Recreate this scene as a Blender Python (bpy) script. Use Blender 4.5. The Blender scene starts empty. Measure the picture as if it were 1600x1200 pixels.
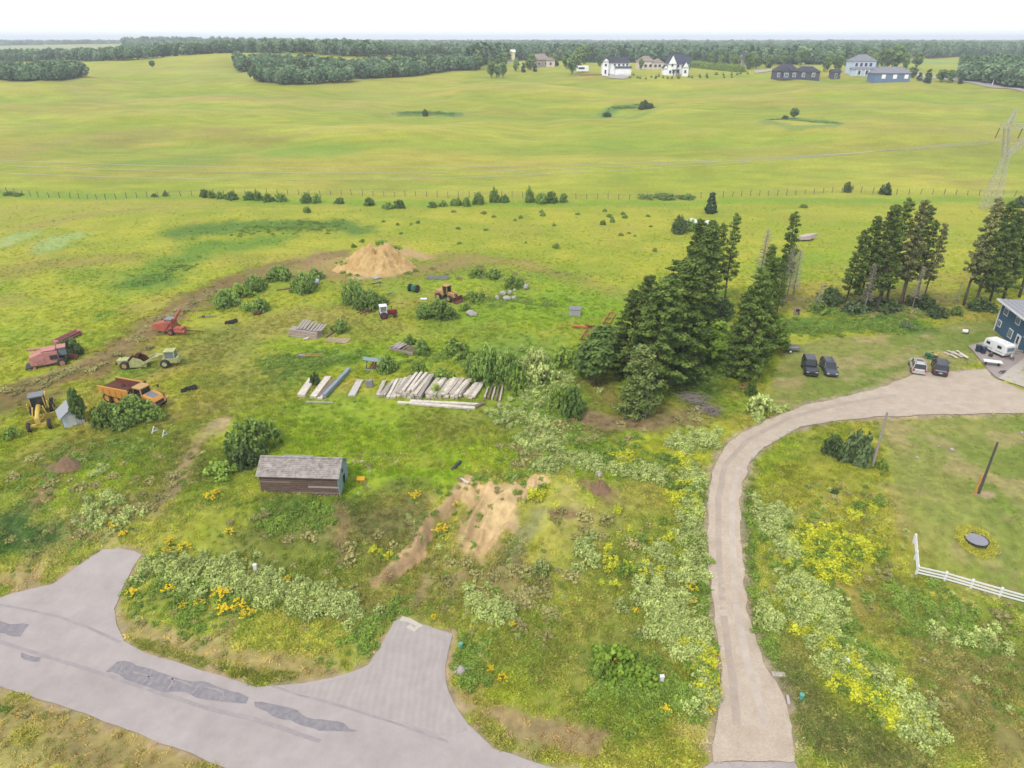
import bpy, math, random
import numpy as np
from mathutils import Vector, Matrix
from mathutils.geometry import delaunay_2d_cdt

# ------------------------------------------------------------------ camera, sky, sun
S = bpy.context.scene
COL = S.collection
H = 42.0; PITCH = math.radians(26.75); FPX = 1067.0        # drone height, tilt, focal length in px of a 1600 px picture
cam_d = bpy.data.cameras.new('camera'); cam = bpy.data.objects.new('camera', cam_d); COL.objects.link(cam)
cam.location = (0, 0, H); cam.rotation_euler = (math.radians(90)-PITCH, 0, 0)
cam_d.sensor_width = 36; cam_d.lens = 36*FPX/1600; cam_d.clip_start = 0.5; cam_d.clip_end = 12000
S.camera = cam
W = bpy.data.worlds.new('World'); S.world = W; W.use_nodes = True
nt = W.node_tree; nt.nodes.clear()
sky = nt.nodes.new('ShaderNodeTexSky'); sky.sky_type = 'NISHITA'; sky.sun_disc = False
SUN_EL, SUN_AZ = math.radians(52), math.radians(215)
sky.sun_elevation = SUN_EL; sky.sun_rotation = SUN_AZ; sky.dust_density = 3.0; sky.air_density = 1.0; sky.altitude = 700
mixn = nt.nodes.new('ShaderNodeMix'); mixn.data_type = 'RGBA'; mixn.inputs[0].default_value = 0.72
mixn.inputs[7].default_value = (11.0, 11.3, 11.9, 1)      # even cloud deck
bg = nt.nodes.new('ShaderNodeBackground'); bg.inputs[1].default_value = 0.075
out = nt.nodes.new('ShaderNodeOutputWorld')
nt.links.new(sky.outputs[0], mixn.inputs[6]); nt.links.new(mixn.outputs[2], bg.inputs[0]); nt.links.new(bg.outputs[0], out.inputs[0])
sd = bpy.data.lights.new('sun', 'SUN'); sd.energy = 1.5; sd.angle = math.radians(11); sd.color = (1, .95, .87)
sun = bpy.data.objects.new('sun', sd); COL.objects.link(sun)
# sun direction: rotation 215 deg from +Y clockwise -> behind and to the left of the camera
sx, sy = math.sin(SUN_AZ)*math.cos(SUN_EL), math.cos(SUN_AZ)*math.cos(SUN_EL)
sun.rotation_euler = Vector((sx, sy, math.sin(SUN_EL))).to_track_quat('Z', 'Y').to_euler(); sun.location = (0, 0, 200)
S.view_settings.view_transform = 'Standard'; S.view_settings.look = 'None'
S.view_settings.gamma = 1; S.view_settings.use_curve_mapping = False; S.view_settings.exposure = 1.05
S.render.resolution_x = 1024; S.render.resolution_y = 768
S.render.engine = 'CYCLES'
S.cycles.max_bounces = 5; S.cycles.diffuse_bounces = 3; S.cycles.volume_bounces = 0; S.cycles.transparent_max_bounces = 4
R = random.Random(7); NR = np.random.default_rng(11)

# ------------------------------------------------------------------ noise and terrain
def _hash(ix, iy, seed):
    n = (ix.astype(np.int64)*374761393 + iy.astype(np.int64)*668265263 + seed*2147483647) & 0xffffffff
    n = ((n ^ (n >> 13))*1274126177) & 0xffffffff
    n = ((n ^ (n >> 16))*2246822519) & 0xffffffff
    return ((n ^ (n >> 15)) & 0xffffff)/16777215.0
def vnoise(x, y, s, seed=0):
    x = np.asarray(x, float)/s; y = np.asarray(y, float)/s
    ix = np.floor(x); iy = np.floor(y); fx = x-ix; fy = y-iy
    fx = fx*fx*(3-2*fx); fy = fy*fy*(3-2*fy)
    a = _hash(ix, iy, seed); b = _hash(ix+1, iy, seed); c = _hash(ix, iy+1, seed); d = _hash(ix+1, iy+1, seed)
    return (a*(1-fx)+b*fx)*(1-fy)+(c*(1-fx)+d*fx)*fy
def fbm(x, y, s, seed=0, o=4):
    r = 0; a = .5; t = 0
    for k in range(o):
        r = r+a*vnoise(np.asarray(x)*1.0+k*17.3*s, y, s/2**k, seed+k*7); t += a; a *= .5
    return r/t
def ss(a, b, x):
    t = np.clip((np.asarray(x, float)-a)/(b-a), 0, 1); return t*t*(3-2*t)
PY = [-300, 60, 205, 240, 300, 380, 450, 510, 600, 700, 900, 1300, 2200, 4000, 9000]
PH = [0, 0, 0, 1.5, 6.5, 12.5, 18.5, 22.0, 23.5, 23.5, 24, 26, 27.5, 27, 15]
HILLS = [(-190, 640, 9.5, 150, 80), (-60, 300, 2.2, 90, 22), (-170, 340, 3.0, 70, 28), (60, 330, 1.6, 60, 20), (150, 300, 2.2, 50, 22), (-60, 400, -1.8, 60, 26),
         (30, 420, 1.8, 50, 22), (-120, 440, 2.4, 60, 18), (140, 400, 1.5, 70, 25), (-75, 178, 1.6, 40, 14), (-100, 250, 2.0, 60, 18), (20, 255, 1.6, 60, 16), (-700, 1500, 9, 400, 300)]
SCARP = None
def segdist(x, y, pts):
    """distance to polyline, signed side (+ right of travel) and position 0..1"""
    best = np.full(np.shape(x), 1e9); side = np.zeros(np.shape(x)); pos = np.zeros(np.shape(x))
    n = len(pts)-1
    for i in range(n):
        ax, ay = pts[i][:2]; bx, by = pts[i+1][:2]
        dx, dy = bx-ax, by-ay; L2 = dx*dx+dy*dy+1e-9
        t = np.clip(((x-ax)*dx+(y-ay)*dy)/L2, 0, 1)
        d = np.hypot(x-ax-t*dx, y-ay-t*dy); m = d < best
        best = np.where(m, d, best); side = np.where(m, np.sign((x-ax)*dy-(y-ay)*dx), side); pos = np.where(m, (i+t)/n, pos)
    return best, side, pos
ROADPOLYS = []
def polydist(x, y, poly):
    """signed distance, negative inside"""
    d, _, _ = segdist(x, y, list(poly)+[poly[0]])
    ins = np.zeros(np.shape(x), bool); n = len(poly)
    for i in range(n):
        x1, y1 = poly[i][:2]; x2, y2 = poly[(i+1) % n][:2]
        c = ((y1 > y) != (y2 > y)) & (x < (x2-x1)*(y-y1)/((y2-y1) if y2 != y1 else 1e-9)+x1)
        ins ^= c
    return np.where(ins, -d, d)
def hbase(x, y):
    x = np.asarray(x, float); y = np.asarray(y, float)
    z = np.interp(y, PY, PH)
    for cx, cy, a, rx, ry in HILLS:
        z = z+a*np.exp(-((x-cx)/rx)**2-((y-cy)/ry)**2)
    far = ss(225, 330, y)
    z = z+far*(1-ss(450, 540, y)*.8)*((fbm(x, y, 70, 3, 3)-.5)*7.5+(fbm(x*.7, y, 30, 13, 2)-.5)*5.2)
    mid = ss(120, 160, y)*(1-ss(225, 330, y))
    z = z+mid*(fbm(x, y, 22, 5, 3)-.5)*1.2
    # the plot falls away towards the road
    edge = 60-0.03*x+5*(fbm(x, x*0, 14, 9, 2)-.5)
    z = z-3.0*ss(0, 15, edge-y)
    return z
def hfull(x, y):
    x = np.asarray(x, float); y = np.asarray(y, float)
    z = hbase(x, y)
    if SCARP is not None:
        d, s, p = segdist(x, y, SCARP)
        w = ss(0, .2, p)*(1-ss(.85, 1, p))
        t = -s*d
        z = z-1.7*w*ss(-.12, .7, t)*np.exp(-np.clip(t, 0, 99)/5)
        if CUT is not None:
            dc, _, pc = segdist(x, y, CUT)
            rill = np.abs(np.sin((x*.9-y*.42)*1.55+4*fbm(x, y, 3, 44, 2)))
            z = z-ss(6.5, 2.5, dc)*(.2+.75*rill)*ss(0, .1, pc)*.8
    if ROADPOLYS:
        near = (y < 115)
        m = np.zeros(np.shape(x)); 
        for P, soft in ROADPOLYS:
            sd_ = np.where(near, polydist(x, y, P), 99); m = np.maximum(m, 1-ss(.2, soft, sd_))
        am = (1-m)*(1-ss(150, 200, y))
        z = z+am*((fbm(x, y, 7, 21, 3)-.5)*1.1*(1-.6*ss(58, 75, y))+(fbm(x, y, 1.6, 31, 3)-.5)*.34*(1-.6*ss(60, 110, y)))
        z = z-.06*m
    return z
CP, SP = math.cos(PITCH), math.sin(PITCH)
_T = np.exp(np.linspace(math.log(20), math.log(5500), 2600))
def gp(u, v, hf=None):
    """ground point seen at picture position (u, v) of the 1600 x 1200 photograph"""
    hf = hf or hfull
    a = (u-800)/FPX; b = (600-v)/FPX
    X = a*_T; Y = (CP+b*SP)*_T; Z = H+(-SP+b*CP)*_T
    g = hf(X, Y); k = np.nonzero(Z < g)[0]
    if len(k) == 0: k = len(_T)-1
    else: k = max(1, k[0])
    d0 = Z[k-1]-g[k-1]; d1 = Z[k]-g[k]; f = d0/(d0-d1) if d0 != d1 else 0
    x = X[k-1]+f*(X[k]-X[k-1]); y = Y[k-1]+f*(Y[k]-Y[k-1])
    return Vector((float(x), float(y), float(hf(x, y))))
def ppm(p):   # photo px per metre at a world point
    return FPX/(p.y*CP+(H-p.z)*SP)
def gpb(u, v): return gp(u, v, hbase)
def world_poly(pix): return [tuple(gpb(u, v)[:2]) for u, v in pix]

ROAD_PIX = [(-260, 985), (0, 932), (40, 922), (85, 911), (110, 893), (140, 872), (160, 858), (185, 857), (208, 861), (221, 867), (207, 888), (190, 920), (178, 950), (181, 975), (195, 1002),
            (230, 1020), (300, 1043), (370, 1064), (400, 1073), (470, 1068), (520, 1058), (555, 1047), (575, 1038), (592, 1014), (606, 990), (617, 970), (628, 965), (650, 972), (680, 981), (707, 990),
            (700, 1020), (696, 1045), (697, 1065), (705, 1088), (718, 1110), (733, 1133), (770, 1168), (850, 1195), (960, 1215), (1060, 1222), (1112, 1190), (1240, 1190), (1262, 1222), (1500, 1265), (1700, 1300),
            (1700, 1500), (900, 1400), (480, 1255), (330, 1190), (250, 1160), (180, 1133), (130, 1115), (60, 1092), (0, 1072), (-260, 1030)]
DRIVE_PIX = [(1112, 1189), (1117, 1133), (1122, 1100), (1130, 1065), (1124, 1020), (1117, 975), (1113, 930), (1109, 880), (1105, 840), (1103, 800), (1106, 768), (1112, 738), (1126, 710), (1150, 683), (1200, 656),
             (1260, 633), (1330, 618), (1380, 604), (1415, 590), (1435, 583), (1480, 581), (1515, 579), (1540, 577), (1556, 592), (1600, 612), (1700, 640), (1720, 655), (1600, 645), (1500, 647), (1440, 649), (1380, 651),
             (1300, 657), (1240, 669), (1200, 690), (1175, 716), (1161, 748), (1157, 790), (1158, 840), (1161, 890), (1169, 950), (1181, 1000), (1201, 1050), (1224, 1090), (1236, 1133), (1240, 1189)]
PATIO_PIX = [(1513, 541), (1540, 533), (1600, 540), (1690, 560), (1690, 600), (1600, 575), (1560, 592), (1545, 580), (1532, 563)]
ROADW = world_poly(ROAD_PIX); DRIVEW = world_poly(DRIVE_PIX); PATIOW = world_poly(PATIO_PIX)
LAWN1 = world_poly([(1180, 640), (1230, 545), (1290, 525), (1420, 522), (1480, 505), (1560, 500), (1620, 520), (1560, 560), (1440, 590), (1330, 622)])
LAWN2 = world_poly([(1370, 655), (1620, 648), (1800, 1000), (1600, 950), (1510, 920), (1425, 898), (1420, 830), (1385, 735)])
SCARP = [tuple(gpb(u, v)[:2]) for u, v in [(735, 742), (700, 780), (665, 808), (650, 850), (615, 880), (585, 912)]]
CUT = [tuple(gpb(u, v)[:2]) for u, v in [(790, 735), (775, 775), (750, 825)]]
ROADPOLYS = [(ROADW, 2.5), (DRIVEW, 2.5), (LAWN1, 3), (LAWN2, 3)]

# ------------------------------------------------------------------ palette and ground colour
KEXP = 2.1
def lin(c): 
    c = c/255.0
    return c/12.92 if c <= .04045 else ((c+.055)/1.055)**2.4
def A(r, g, b): return np.array([lin(r)/KEXP, lin(g)/KEXP, lin(b)/KEXP])
# strokes on the ground: picture polyline, radius in metres, colour, strength, edge softness
def wl(pix): return [tuple(gpb(u, v)[:2]) for u, v in pix]
TAN = (188, 160, 118); SAND = (226, 190, 142); BROWN = (146, 118, 84); WET = (92, 138, 52); VIV = (140, 186, 40); YEL = (196, 196, 60); DRY = (170, 156, 88); PALE = (178, 200, 120)
ST = []
def stroke(pix, r, c, a=1.0, soft=1.0): ST.append((wl(pix), r, A(*c), a, soft))
# far field
stroke([(0, 115), (300, 108), (600, 150)], 14, (190, 190, 92), .6, 14)
stroke([(180, 218), (330, 205), (420, 222)], 7, (150, 140, 70), .5, 8)
stroke([(0, 245), (120, 215), (260, 205)], 4, (182, 168, 98), .5, 5)
stroke([(20, 105), (160, 160), (420, 158), (700, 180)], 8, (186, 172, 100), .45, 10)
stroke([(200, 255), (330, 250)], 7, (136, 172, 60), .7, 8)
stroke([(430, 240), (520, 238)], 8, (140, 180, 64), .7, 6)
stroke([(700, 230), (830, 235), (1000, 215)], 9, (150, 178, 62), .5, 10)
stroke([(1150, 240), (1350, 230), (1560, 238)], 10, (160, 150, 72), .35, 10)
stroke([(1350, 200), (1560, 205)], 8, (176, 168, 84), .4, 10)
stroke([(635, 179), (675, 177), (708, 179)], 5, (96, 146, 76), .9, 2.5)
stroke([(943, 180), (960, 168), (1000, 164), (1018, 168)], 3.5, (112, 158, 80), .9, 3)
stroke([(950, 183), (985, 184), (1010, 176)], 3, (130, 168, 76), .8, 3)
stroke([(1195, 188), (1230, 185), (1280, 188), (1305, 193)], 3.0, (98, 148, 86), .9, 2)
stroke([(1195, 190), (1240, 199), (1300, 196)], 3.0, (140, 168, 84), .8, 2)
stroke([(1395, 97), (1510, 99)], 40, (150, 190, 96), .9, 10)
stroke([(905, 118), (955, 114)], 4, (190, 150, 120), .8, 3)
stroke([(0, 74), (120, 73), (210, 72)], 150, (186, 194, 146), 1, 40)
# fence line and middle field
stroke([(0, 303), (300, 309), (560, 317), (900, 318), (1200, 313), (1600, 312)], 3.5, (140, 180, 50), .8, 3)
stroke([(0, 330), (100, 322), (300, 318)], 7, (188, 186, 76), .8, 5)
stroke([(60, 352), (110, 340), (240, 325)], 3, (176, 158, 96), .6, 4)
stroke([(290, 362), (400, 352), (520, 352), (560, 360)], 4.5, WET, .85, 3)
stroke([(230, 440), (262, 415), (330, 385), (420, 378)], 5, (112, 156, 50), .8, 4)
stroke([(200, 443), (250, 438)], 3, (98, 140, 56), .75, 2.5)
stroke([(0, 385), (30, 368), (45, 366)], 2.4, PALE, .9, 1.6)
stroke([(68, 390), (92, 372), (112, 368)], 3.0, PALE, .9, 1.6)
stroke([(0, 430), (80, 415), (200, 405)], 3.5, (164, 146, 84), .55, 4)
stroke([(0, 620), (120, 585), (180, 555), (240, 510), (330, 452), (420, 420), (520, 398)], 3.4, (146, 122, 76), .95, 2.2)
stroke([(60, 590), (190, 545), (255, 495), (330, 455)], 0.9, (178, 152, 110), .6, 1.2)
stroke([(0, 640), (60, 610)], 3.0, (136, 118, 72), .7, 3)
stroke([(430, 425), (520, 428), (640, 430), (720, 410)], 4.5, (168, 144, 92), .8, 3.5)
stroke([(500, 405), (600, 425)], 5, (186, 156, 110), .7, 4)
stroke([(635, 392), (665, 402)], 2.0, (214, 178, 132), .9, 1.4)
stroke([(560, 432), (600, 432)], 1.6, (222, 196, 160), .8, 1.0)
stroke([(700, 400), (820, 412), (900, 440), (985, 470)], 2.4, (170, 156, 84), .8, 2.2)
stroke([(740, 500), (800, 480), (900, 470), (960, 480)], 7, VIV, .6, 6)
stroke([(620, 445), (860, 450), (940, 500)], 7, (148, 186, 46), .5, 6)
stroke([(500, 540), (700, 540), (900, 560)], 7, (156, 186, 44), .6, 7)
stroke([(420, 650), (600, 655), (770, 640)], 6, (158, 184, 52), .75, 6)
stroke([(430, 690), (600, 700), (700, 700)], 5, (162, 186, 48), .8, 4)
stroke([(560, 745), (700, 745)], 2.5, (150, 186, 34), .8, 2)
stroke([(440, 590), (500, 570), (530, 560)], 3.6, (104, 150, 50), .8, 3)
stroke([(300, 540), (380, 590), (330, 620)], 6, (176, 160, 90), .5, 6)
stroke([(370, 520), (470, 490), (560, 510)], 5, (174, 164, 90), .5, 5)
stroke([(610, 520), (760, 515)], 4, (170, 164, 82), .4, 4)
stroke([(700, 660), (800, 655), (900, 650)], 4, (150, 140, 76), .55, 4)
stroke([(800, 560), (870, 580), (860, 640)], 7, (126, 158, 66), .7, 5)
# foreground slope
stroke([(30, 740), (120, 700), (240, 690), (330, 740)], 4.5, (124, 140, 62), .6, 4)
stroke([(70, 770), (95, 730), (120, 712)], 1.1, (162, 134, 104), .85, .8)
stroke([(10, 830), (60, 838)], 2.2, (74, 116, 58), .85, 1.6)
stroke([(345, 655), (325, 670), (300, 705), (278, 745), (262, 775)], .75, (198, 170, 132), .85, .8)
stroke([(262, 775), (240, 800)], .6, (176, 152, 112), .5, .8)
stroke([(355, 655), (338, 675)], .55, (208, 178, 138), .8, .6)
stroke([(260, 650), (335, 640)], 1.8, (150, 130, 84), .5, 2)
stroke([(230, 780), (280, 740), (300, 690)], 2.2, (150, 136, 84), .5, 2)
stroke([(420, 800), (520, 795)], 1.8, (84, 130, 42), .85, 1.6)
stroke([(410, 860), (560, 860), (600, 850)], 4.5, (112, 126, 58), .6, 3.5)
stroke([(530, 790), (535, 840), (545, 865)], .8, (160, 128, 98), .7, .8)
stroke([(600, 800), (640, 790)], 3, (120, 116, 72), .6, 2)
stroke([(735, 742), (700, 780), (668, 806), (655, 848), (618, 880), (588, 912)], .55, (226, 190, 144), 1, .3)
stroke([(845, 752), (820, 758), (790, 775)], 1.4, (240, 208, 154), 1, .5)
stroke([(745, 765), (755, 790), (750, 830)], 1.8, (238, 206, 150), 1, .5)
stroke([(790, 765), (775, 790)], 1.9, (242, 210, 156), 1, .5)
stroke([(735, 775), (725, 815)], .9, (206, 174, 128), .85, .8)
stroke([(650, 930), (665, 890)], .5, (204, 176, 136), .8, .6)
stroke([(705, 900), (722, 888)], .5, (214, 182, 138), .8, .5)
stroke([(790, 910), (800, 895)], 1.4, (186, 158, 118), .6, 1.2)
stroke([(600, 940), (700, 910), (800, 900)], 3.6, (150, 138, 88), .55, 3)
stroke([(920, 655), (960, 660), (1010, 665), (1060, 655)], 1.8, (164, 136, 104), .9, 1.5)
stroke([(930, 600), (955, 620)], 2.0, (158, 140, 84), .7, 1.6)
stroke([(1030, 640), (1090, 650)], 2.2, (152, 140, 84), .75, 2)
stroke([(925, 760), (950, 775)], 1.0, (158, 128, 96), .9, .7)
stroke([(865, 806), (905, 806)], .45, (150, 120, 92), .9, .3)
stroke([(800, 860), (840, 800)], .9, (150, 152, 118), .6, .8)
stroke([(1000, 780), (1060, 760)], 3.5, (168, 160, 84), .55, 3)
stroke([(850, 1000), (1000, 1010), (960, 900)], 6, (132, 136, 72), .5, 4)
stroke([(960, 1060), (1020, 1080), (940, 1110)], 2.2, (100, 142, 44), .6, 2)
stroke([(1090, 760), (1098, 860), (1105, 960)], .8, (84, 128, 46), .8, .6)
stroke([(1168, 760), (1166, 880), (1185, 980), (1215, 1060)], .7, (96, 134, 52), .8, .6)
stroke([(1300, 720), (1250, 760), (1340, 800), (1400, 880)], 4.5, (170, 168, 66), .7, 3.5)
stroke([(1400, 950), (1500, 990), (1580, 1020)], 3.5, (104, 128, 54), .6, 3)
stroke([(1440, 1060), (1540, 1060)], 3.0, (134, 130, 76), .6, 2.5)
stroke([(1300, 925), (1340, 940)], 2.5, (168, 150, 84), .6, 2)
stroke([(1430, 1110), (1560, 1130)], 3, (148, 136, 88), .6, 2)
stroke([(1230, 1000), (1260, 1080), (1330, 1130)], 2.4, (140, 144, 74), .6, 2)
stroke([(1230, 1040), (1260, 1130), (1400, 1190)], 1.8, (130, 134, 78), .9, 1.5)
# mown verge: dried cuttings
stroke([(200, 985), (300, 1010), (400, 1035), (500, 1050)], 1.0, (194, 172, 116), .85, .8)
stroke([(215, 1005), (330, 1040), (400, 1058), (470, 1058)], .5, (144, 152, 66), .8, .5)
stroke([(-100, 905), (0, 905), (50, 905)], 1.1, (192, 168, 120), .8, .8)
stroke([(-100, 1110), (40, 1110), (120, 1140), (260, 1200)], 2.2, (178, 158, 106), .8, 1.6)
stroke([(735, 1100), (800, 1125), (920, 1160)], 1.0, (190, 160, 122), .85, .8)
stroke([(470, 1060), (520, 1064)], .3, (214, 180, 140), .9, .4)
# lawns, brush floor below the pines, painted shade in the grove gap
stroke([(1230, 510), (1330, 505), (1420, 505)], 3.2, (96, 140, 62), .9, 2.5)
stroke([(1240, 470), (1350, 475), (1480, 470)], 3.2, (126, 122, 74), .75, 2.5)
stroke([(1130, 520), (1110, 580), (1080, 600)], 4.5, (54, 96, 44), .85, 3)  # shadow of the grove pines, painted as dark green into the ground colour
stroke([(1140, 640), (1180, 620)], 2.5, (150, 180, 54), .8, 2)
stroke([(1240, 360), (1330, 350), (1500, 360), (1600, 350)], 7, (170, 186, 50), .5, 6)
stroke([(1220, 420), (1290, 400)], 5, (150, 186, 40), .7, 5)
stroke([(1350, 780), (1330, 860)], 2, (174, 176, 60), .6, 2)
stroke([(1530, 770), (1548, 772)], .5, (206, 176, 146), .9, .4)
stroke([(1390, 760), (1410, 830)], .6, (182, 168, 108), .6, .8)
stroke([(1525, 845), (1525, 846)], 1.4, (150, 156, 62), .9, .5)
C_FIELD, C_FIELD2, C_TANF, C_GRF = A(192, 194, 72), A(174, 184, 60), A(184, 168, 84), A(156, 180, 54)
C_YARD, C_YARD2 = A(186, 192, 62), A(164, 182, 54)
C_FG, C_FG2, C_FG3 = A(188, 188, 86), A(168, 180, 72), A(194, 180, 120)
C_LAWN, C_LAWN2, C_LAWN3 = A(160, 166, 84), A(142, 158, 70), A(188, 174, 116)
def mixc(a, b, t): return a+(b-a)*t[..., None]
def gcolor(x, y):
    x = np.asarray(x, float); y = np.asarray(y, float)
    n1 = fbm(x, y, 60, 101, 4); n2 = fbm(x*.35+y*.1, y, 16, 102, 4); n3 = fbm(x, y, 9, 103, 4); n4 = fbm(x, y, 2.2, 104, 3); n5 = fbm(x*.5, y*1.3, 34, 105, 4)
    z = np.zeros(x.shape)
    c = mixc(np.broadcast_to(C_FIELD, x.shape+(3,)), C_FIELD2, ss(.40, .62, n1))
    c = mixc(c, C_TANF, ss(.52, .74, n5)*.45); c = mixc(c, C_GRF, ss(.54, .74, n2)*.4)
    fm = (y > 190) & (y < 620); cr = np.zeros(x.shape)
    if fm.any():
        xf, yf = x[fm], y[fm]; cr[fm] = hbase(xf, yf)-.5*(hbase(xf, yf+16)+hbase(xf, yf-16))
    n6 = fbm(x*.22, y*1.1, 7, 106, 4)
    c = mixc(c, A(198, 186, 96), ss(.2, 1.1, cr+(n6-.5)*.4)*.4); c = mixc(c, A(150, 178, 62), ss(.15, .8, -cr+(n6-.5)*.5)*.45)
    c = c*(1+(n6-.5)*.22*ss(190, 240, y)*(1-ss(600, 800, y)))[..., None]
    c = c*(1+(fbm(x*.35, y, 3.2, 116, 3)-.5)*.42*ss(190, 215, y)*(1-ss(480, 700, y)))[..., None]
    my = 1-ss(196, 216, y)
    d = mixc(np.broadcast_to(C_YARD, x.shape+(3,)), C_YARD2, ss(.42, .6, n3)); d = mixc(d, A(186, 168, 88), ss(.52, .7, fbm(x, y, 13, 107, 4))*.6)
    d = mixc(d, A(120, 160, 48), ss(.60, .74, fbm(x, y, 11, 117, 4))*.6)
    d = mixc(d, mixc(np.broadcast_to(A(194, 194, 66), x.shape+(3,)), A(180, 186, 60), ss(.4, .6, n3)), ss(115, 165, y)*.65)
    c = mixc(c, d, my)
    fy = 1-ss(56, 64, y-.02*x+6*(n3-.5))
    d = mixc(np.broadcast_to(C_FG, x.shape+(3,)), C_FG2, ss(.42, .6, n3)); d = mixc(d, C_FG3, ss(.52, .68, fbm(x, y, 5, 108, 4))*.7)
    d = mixc(d, A(170, 176, 54), ss(.55, .7, fbm(x, y, 6, 109, 4))*.6)
    c = mixc(c, d, fy)
    lawn = np.zeros(x.shape); nm = (y < 125)
    xs, ys = x[nm], y[nm]
    l = np.zeros(xs.shape)
    for P in (LAWN1, LAWN2): l = np.maximum(l, 1-ss(-.6, .8, polydist(xs, ys, P)+(n4[nm]-.5)*2.5))
    lawn[nm] = l
    d = mixc(np.broadcast_to(C_LAWN, x.shape+(3,)), C_LAWN2, ss(.4, .6, n3)); d = mixc(d, C_LAWN3, ss(.5, .66, fbm(x*.6+y*.5, y*.8-x*.5, 3.2, 110, 4))*.75)
    c = mixc(c, d, lawn)
    wob = (fbm(x, y, 2.5, 111, 4)-.5); wob2 = (fbm(x, y, .7, 112, 3)-.5); wobf = (fbm(x, y, 14, 113, 3)-.5)
    for pts, r, col, a, soft in ST:
        P = np.array(pts); pad = r+soft*2.5+4
        m = (x > P[:, 0].min()-pad) & (x < P[:, 0].max()+pad) & (y > P[:, 1].min()-pad) & (y < P[:, 1].max()+pad)
        if not m.any(): continue
        dd, _, _ = segdist(x[m], y[m], pts)
        dd = dd+wob[m]*min(r*1.6, 5)*1.2+wob2[m]*min(r, .9)*1.2+wobf[m]*min(max(r-3, 0), 8)
        t = a*(1-ss(r-soft, r+soft, dd))
        c[m] = mixc(c[m], col, t)
    # gravel shoulder
    for P, wdt, col in ((DRIVEW, 1.1, A(196, 178, 150)), (ROADW, .7, A(196, 172, 136))):
        dd = polydist(xs, ys, P)+(fbm(xs, ys, 1.1, 120, 3)-.5)*1.6
        t = np.zeros(x.shape); t[nm] = 1-ss(wdt*.1, wdt, dd); c = mixc(c, col, t*.85)
    fine = .72+.56*fbm(x, y, .8, 130, 3); k = (1-ss(70, 200, y))
    c = c*(1+(fine-1)*k)[..., None]
    return c

# ------------------------------------------------------------------ materials
MATS = {}
def M(name, col, rough=.7, col2=None, amt=.5, scale=4.0, bump=0.0, metal=0.0, stretch=None, spec=.3, alpha=None):
    """procedural material: two colours mixed by noise in object space; colours given as photo sRGB / KEXP unless col is an array"""
    if name in MATS: return MATS[name]
    c1 = A(*col) if isinstance(col, tuple) else col
    c2 = (A(*col2) if isinstance(col2, tuple) else col2) if col2 is not None else c1*.72
    m = bpy.data.materials.new(name); m.use_nodes = True; n = m.node_tree.nodes; l = m.node_tree.links
    b = n['Principled BSDF']; b.inputs['Roughness'].default_value = rough; b.inputs['Metallic'].default_value = metal
    b.inputs['Specular IOR Level'].default_value = spec
    tc = n.new('ShaderNodeTexCoord'); nz = n.new('ShaderNodeTexNoise'); nz.inputs['Scale'].default_value = scale; nz.inputs['Detail'].default_value = 6
    nz.inputs['Roughness'].default_value = .65
    if stretch:
        mp = n.new('ShaderNodeMapping'); mp.inputs['Scale'].default_value = stretch; l.new(tc.outputs['Object'], mp.inputs[0]); l.new(mp.outputs[0], nz.inputs['Vector'])
    else: l.new(tc.outputs['Object'], nz.inputs['Vector'])
    r = n.new('ShaderNodeValToRGB'); r.color_ramp.elements[0].position = .5-.22; r.color_ramp.elements[1].position = .5+.22
    r.color_ramp.elements[0].color = (*(c1+(c2-c1)*min(1, amt*1.0)), 1); r.color_ramp.elements[1].color = (*c1, 1)
    l.new(nz.outputs['Fac'], r.inputs[0]); l.new(r.outputs[0], b.inputs['Base Color'])
    if bump:
        bp = n.new('ShaderNodeBump'); bp.inputs['Strength'].default_value = bump; bp.inputs['Distance'].default_value = .03
        l.new(nz.outputs['Fac'], bp.inputs['Height']); l.new(bp.outputs[0], b.inputs['Normal'])
    MATS[name] = m; return m
def attr_mat(name, aname, atype='GEOMETRY', nscale=6.0, namt=.35, bump=.5, bdist=.05, rough=.9, trans=0):
    m = bpy.data.materials.new(name); m.use_nodes = True; n = m.node_tree.nodes; l = m.node_tree.links
    b = n['Principled BSDF']; b.inputs['Roughness'].default_value = rough; b.inputs['Specular IOR Level'].default_value = .12
    at = n.new('ShaderNodeAttribute'); at.attribute_name = aname; at.attribute_type = atype
    tc = n.new('ShaderNodeTexCoord'); nz = n.new('ShaderNodeTexNoise'); nz.inputs['Scale'].default_value = nscale; nz.inputs['Detail'].default_value = 5; nz.inputs['Roughness'].default_value = .7
    l.new(tc.outputs['Object'], nz.inputs['Vector'])
    mr = n.new('ShaderNodeMapRange'); mr.inputs[1].default_value = .25; mr.inputs[2].default_value = .75; mr.inputs[3].default_value = 1-namt; mr.inputs[4].default_value = 1+namt
    l.new(nz.outputs['Fac'], mr.inputs[0])
    vm = n.new('ShaderNodeVectorMath'); vm.operation = 'SCALE'; l.new(at.outputs['Color'], vm.inputs[0]); l.new(mr.outputs[0], vm.inputs['Scale'])
    l.new(vm.outputs[0], b.inputs['Base Color'])
    if bump:
        bp = n.new('ShaderNodeBump'); bp.inputs['Strength'].default_value = bump; bp.inputs['Distance'].default_value = bdist
        l.new(nz.outputs['Fac'], bp.inputs['Height']); l.new(bp.outputs[0], b.inputs['Normal'])
    if trans:
        tr = n.new('ShaderNodeBsdfTranslucent'); l.new(vm.outputs[0], tr.inputs['Color']); mx = n.new('ShaderNodeMixShader'); mx.inputs[0].default_value = trans
        l.new(b.outputs[0], mx.inputs[1]); l.new(tr.outputs[0], mx.inputs[2]); l.new(mx.outputs[0], n['Material Output'].inputs[0])
    MATS[name] = m; return m
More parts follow.
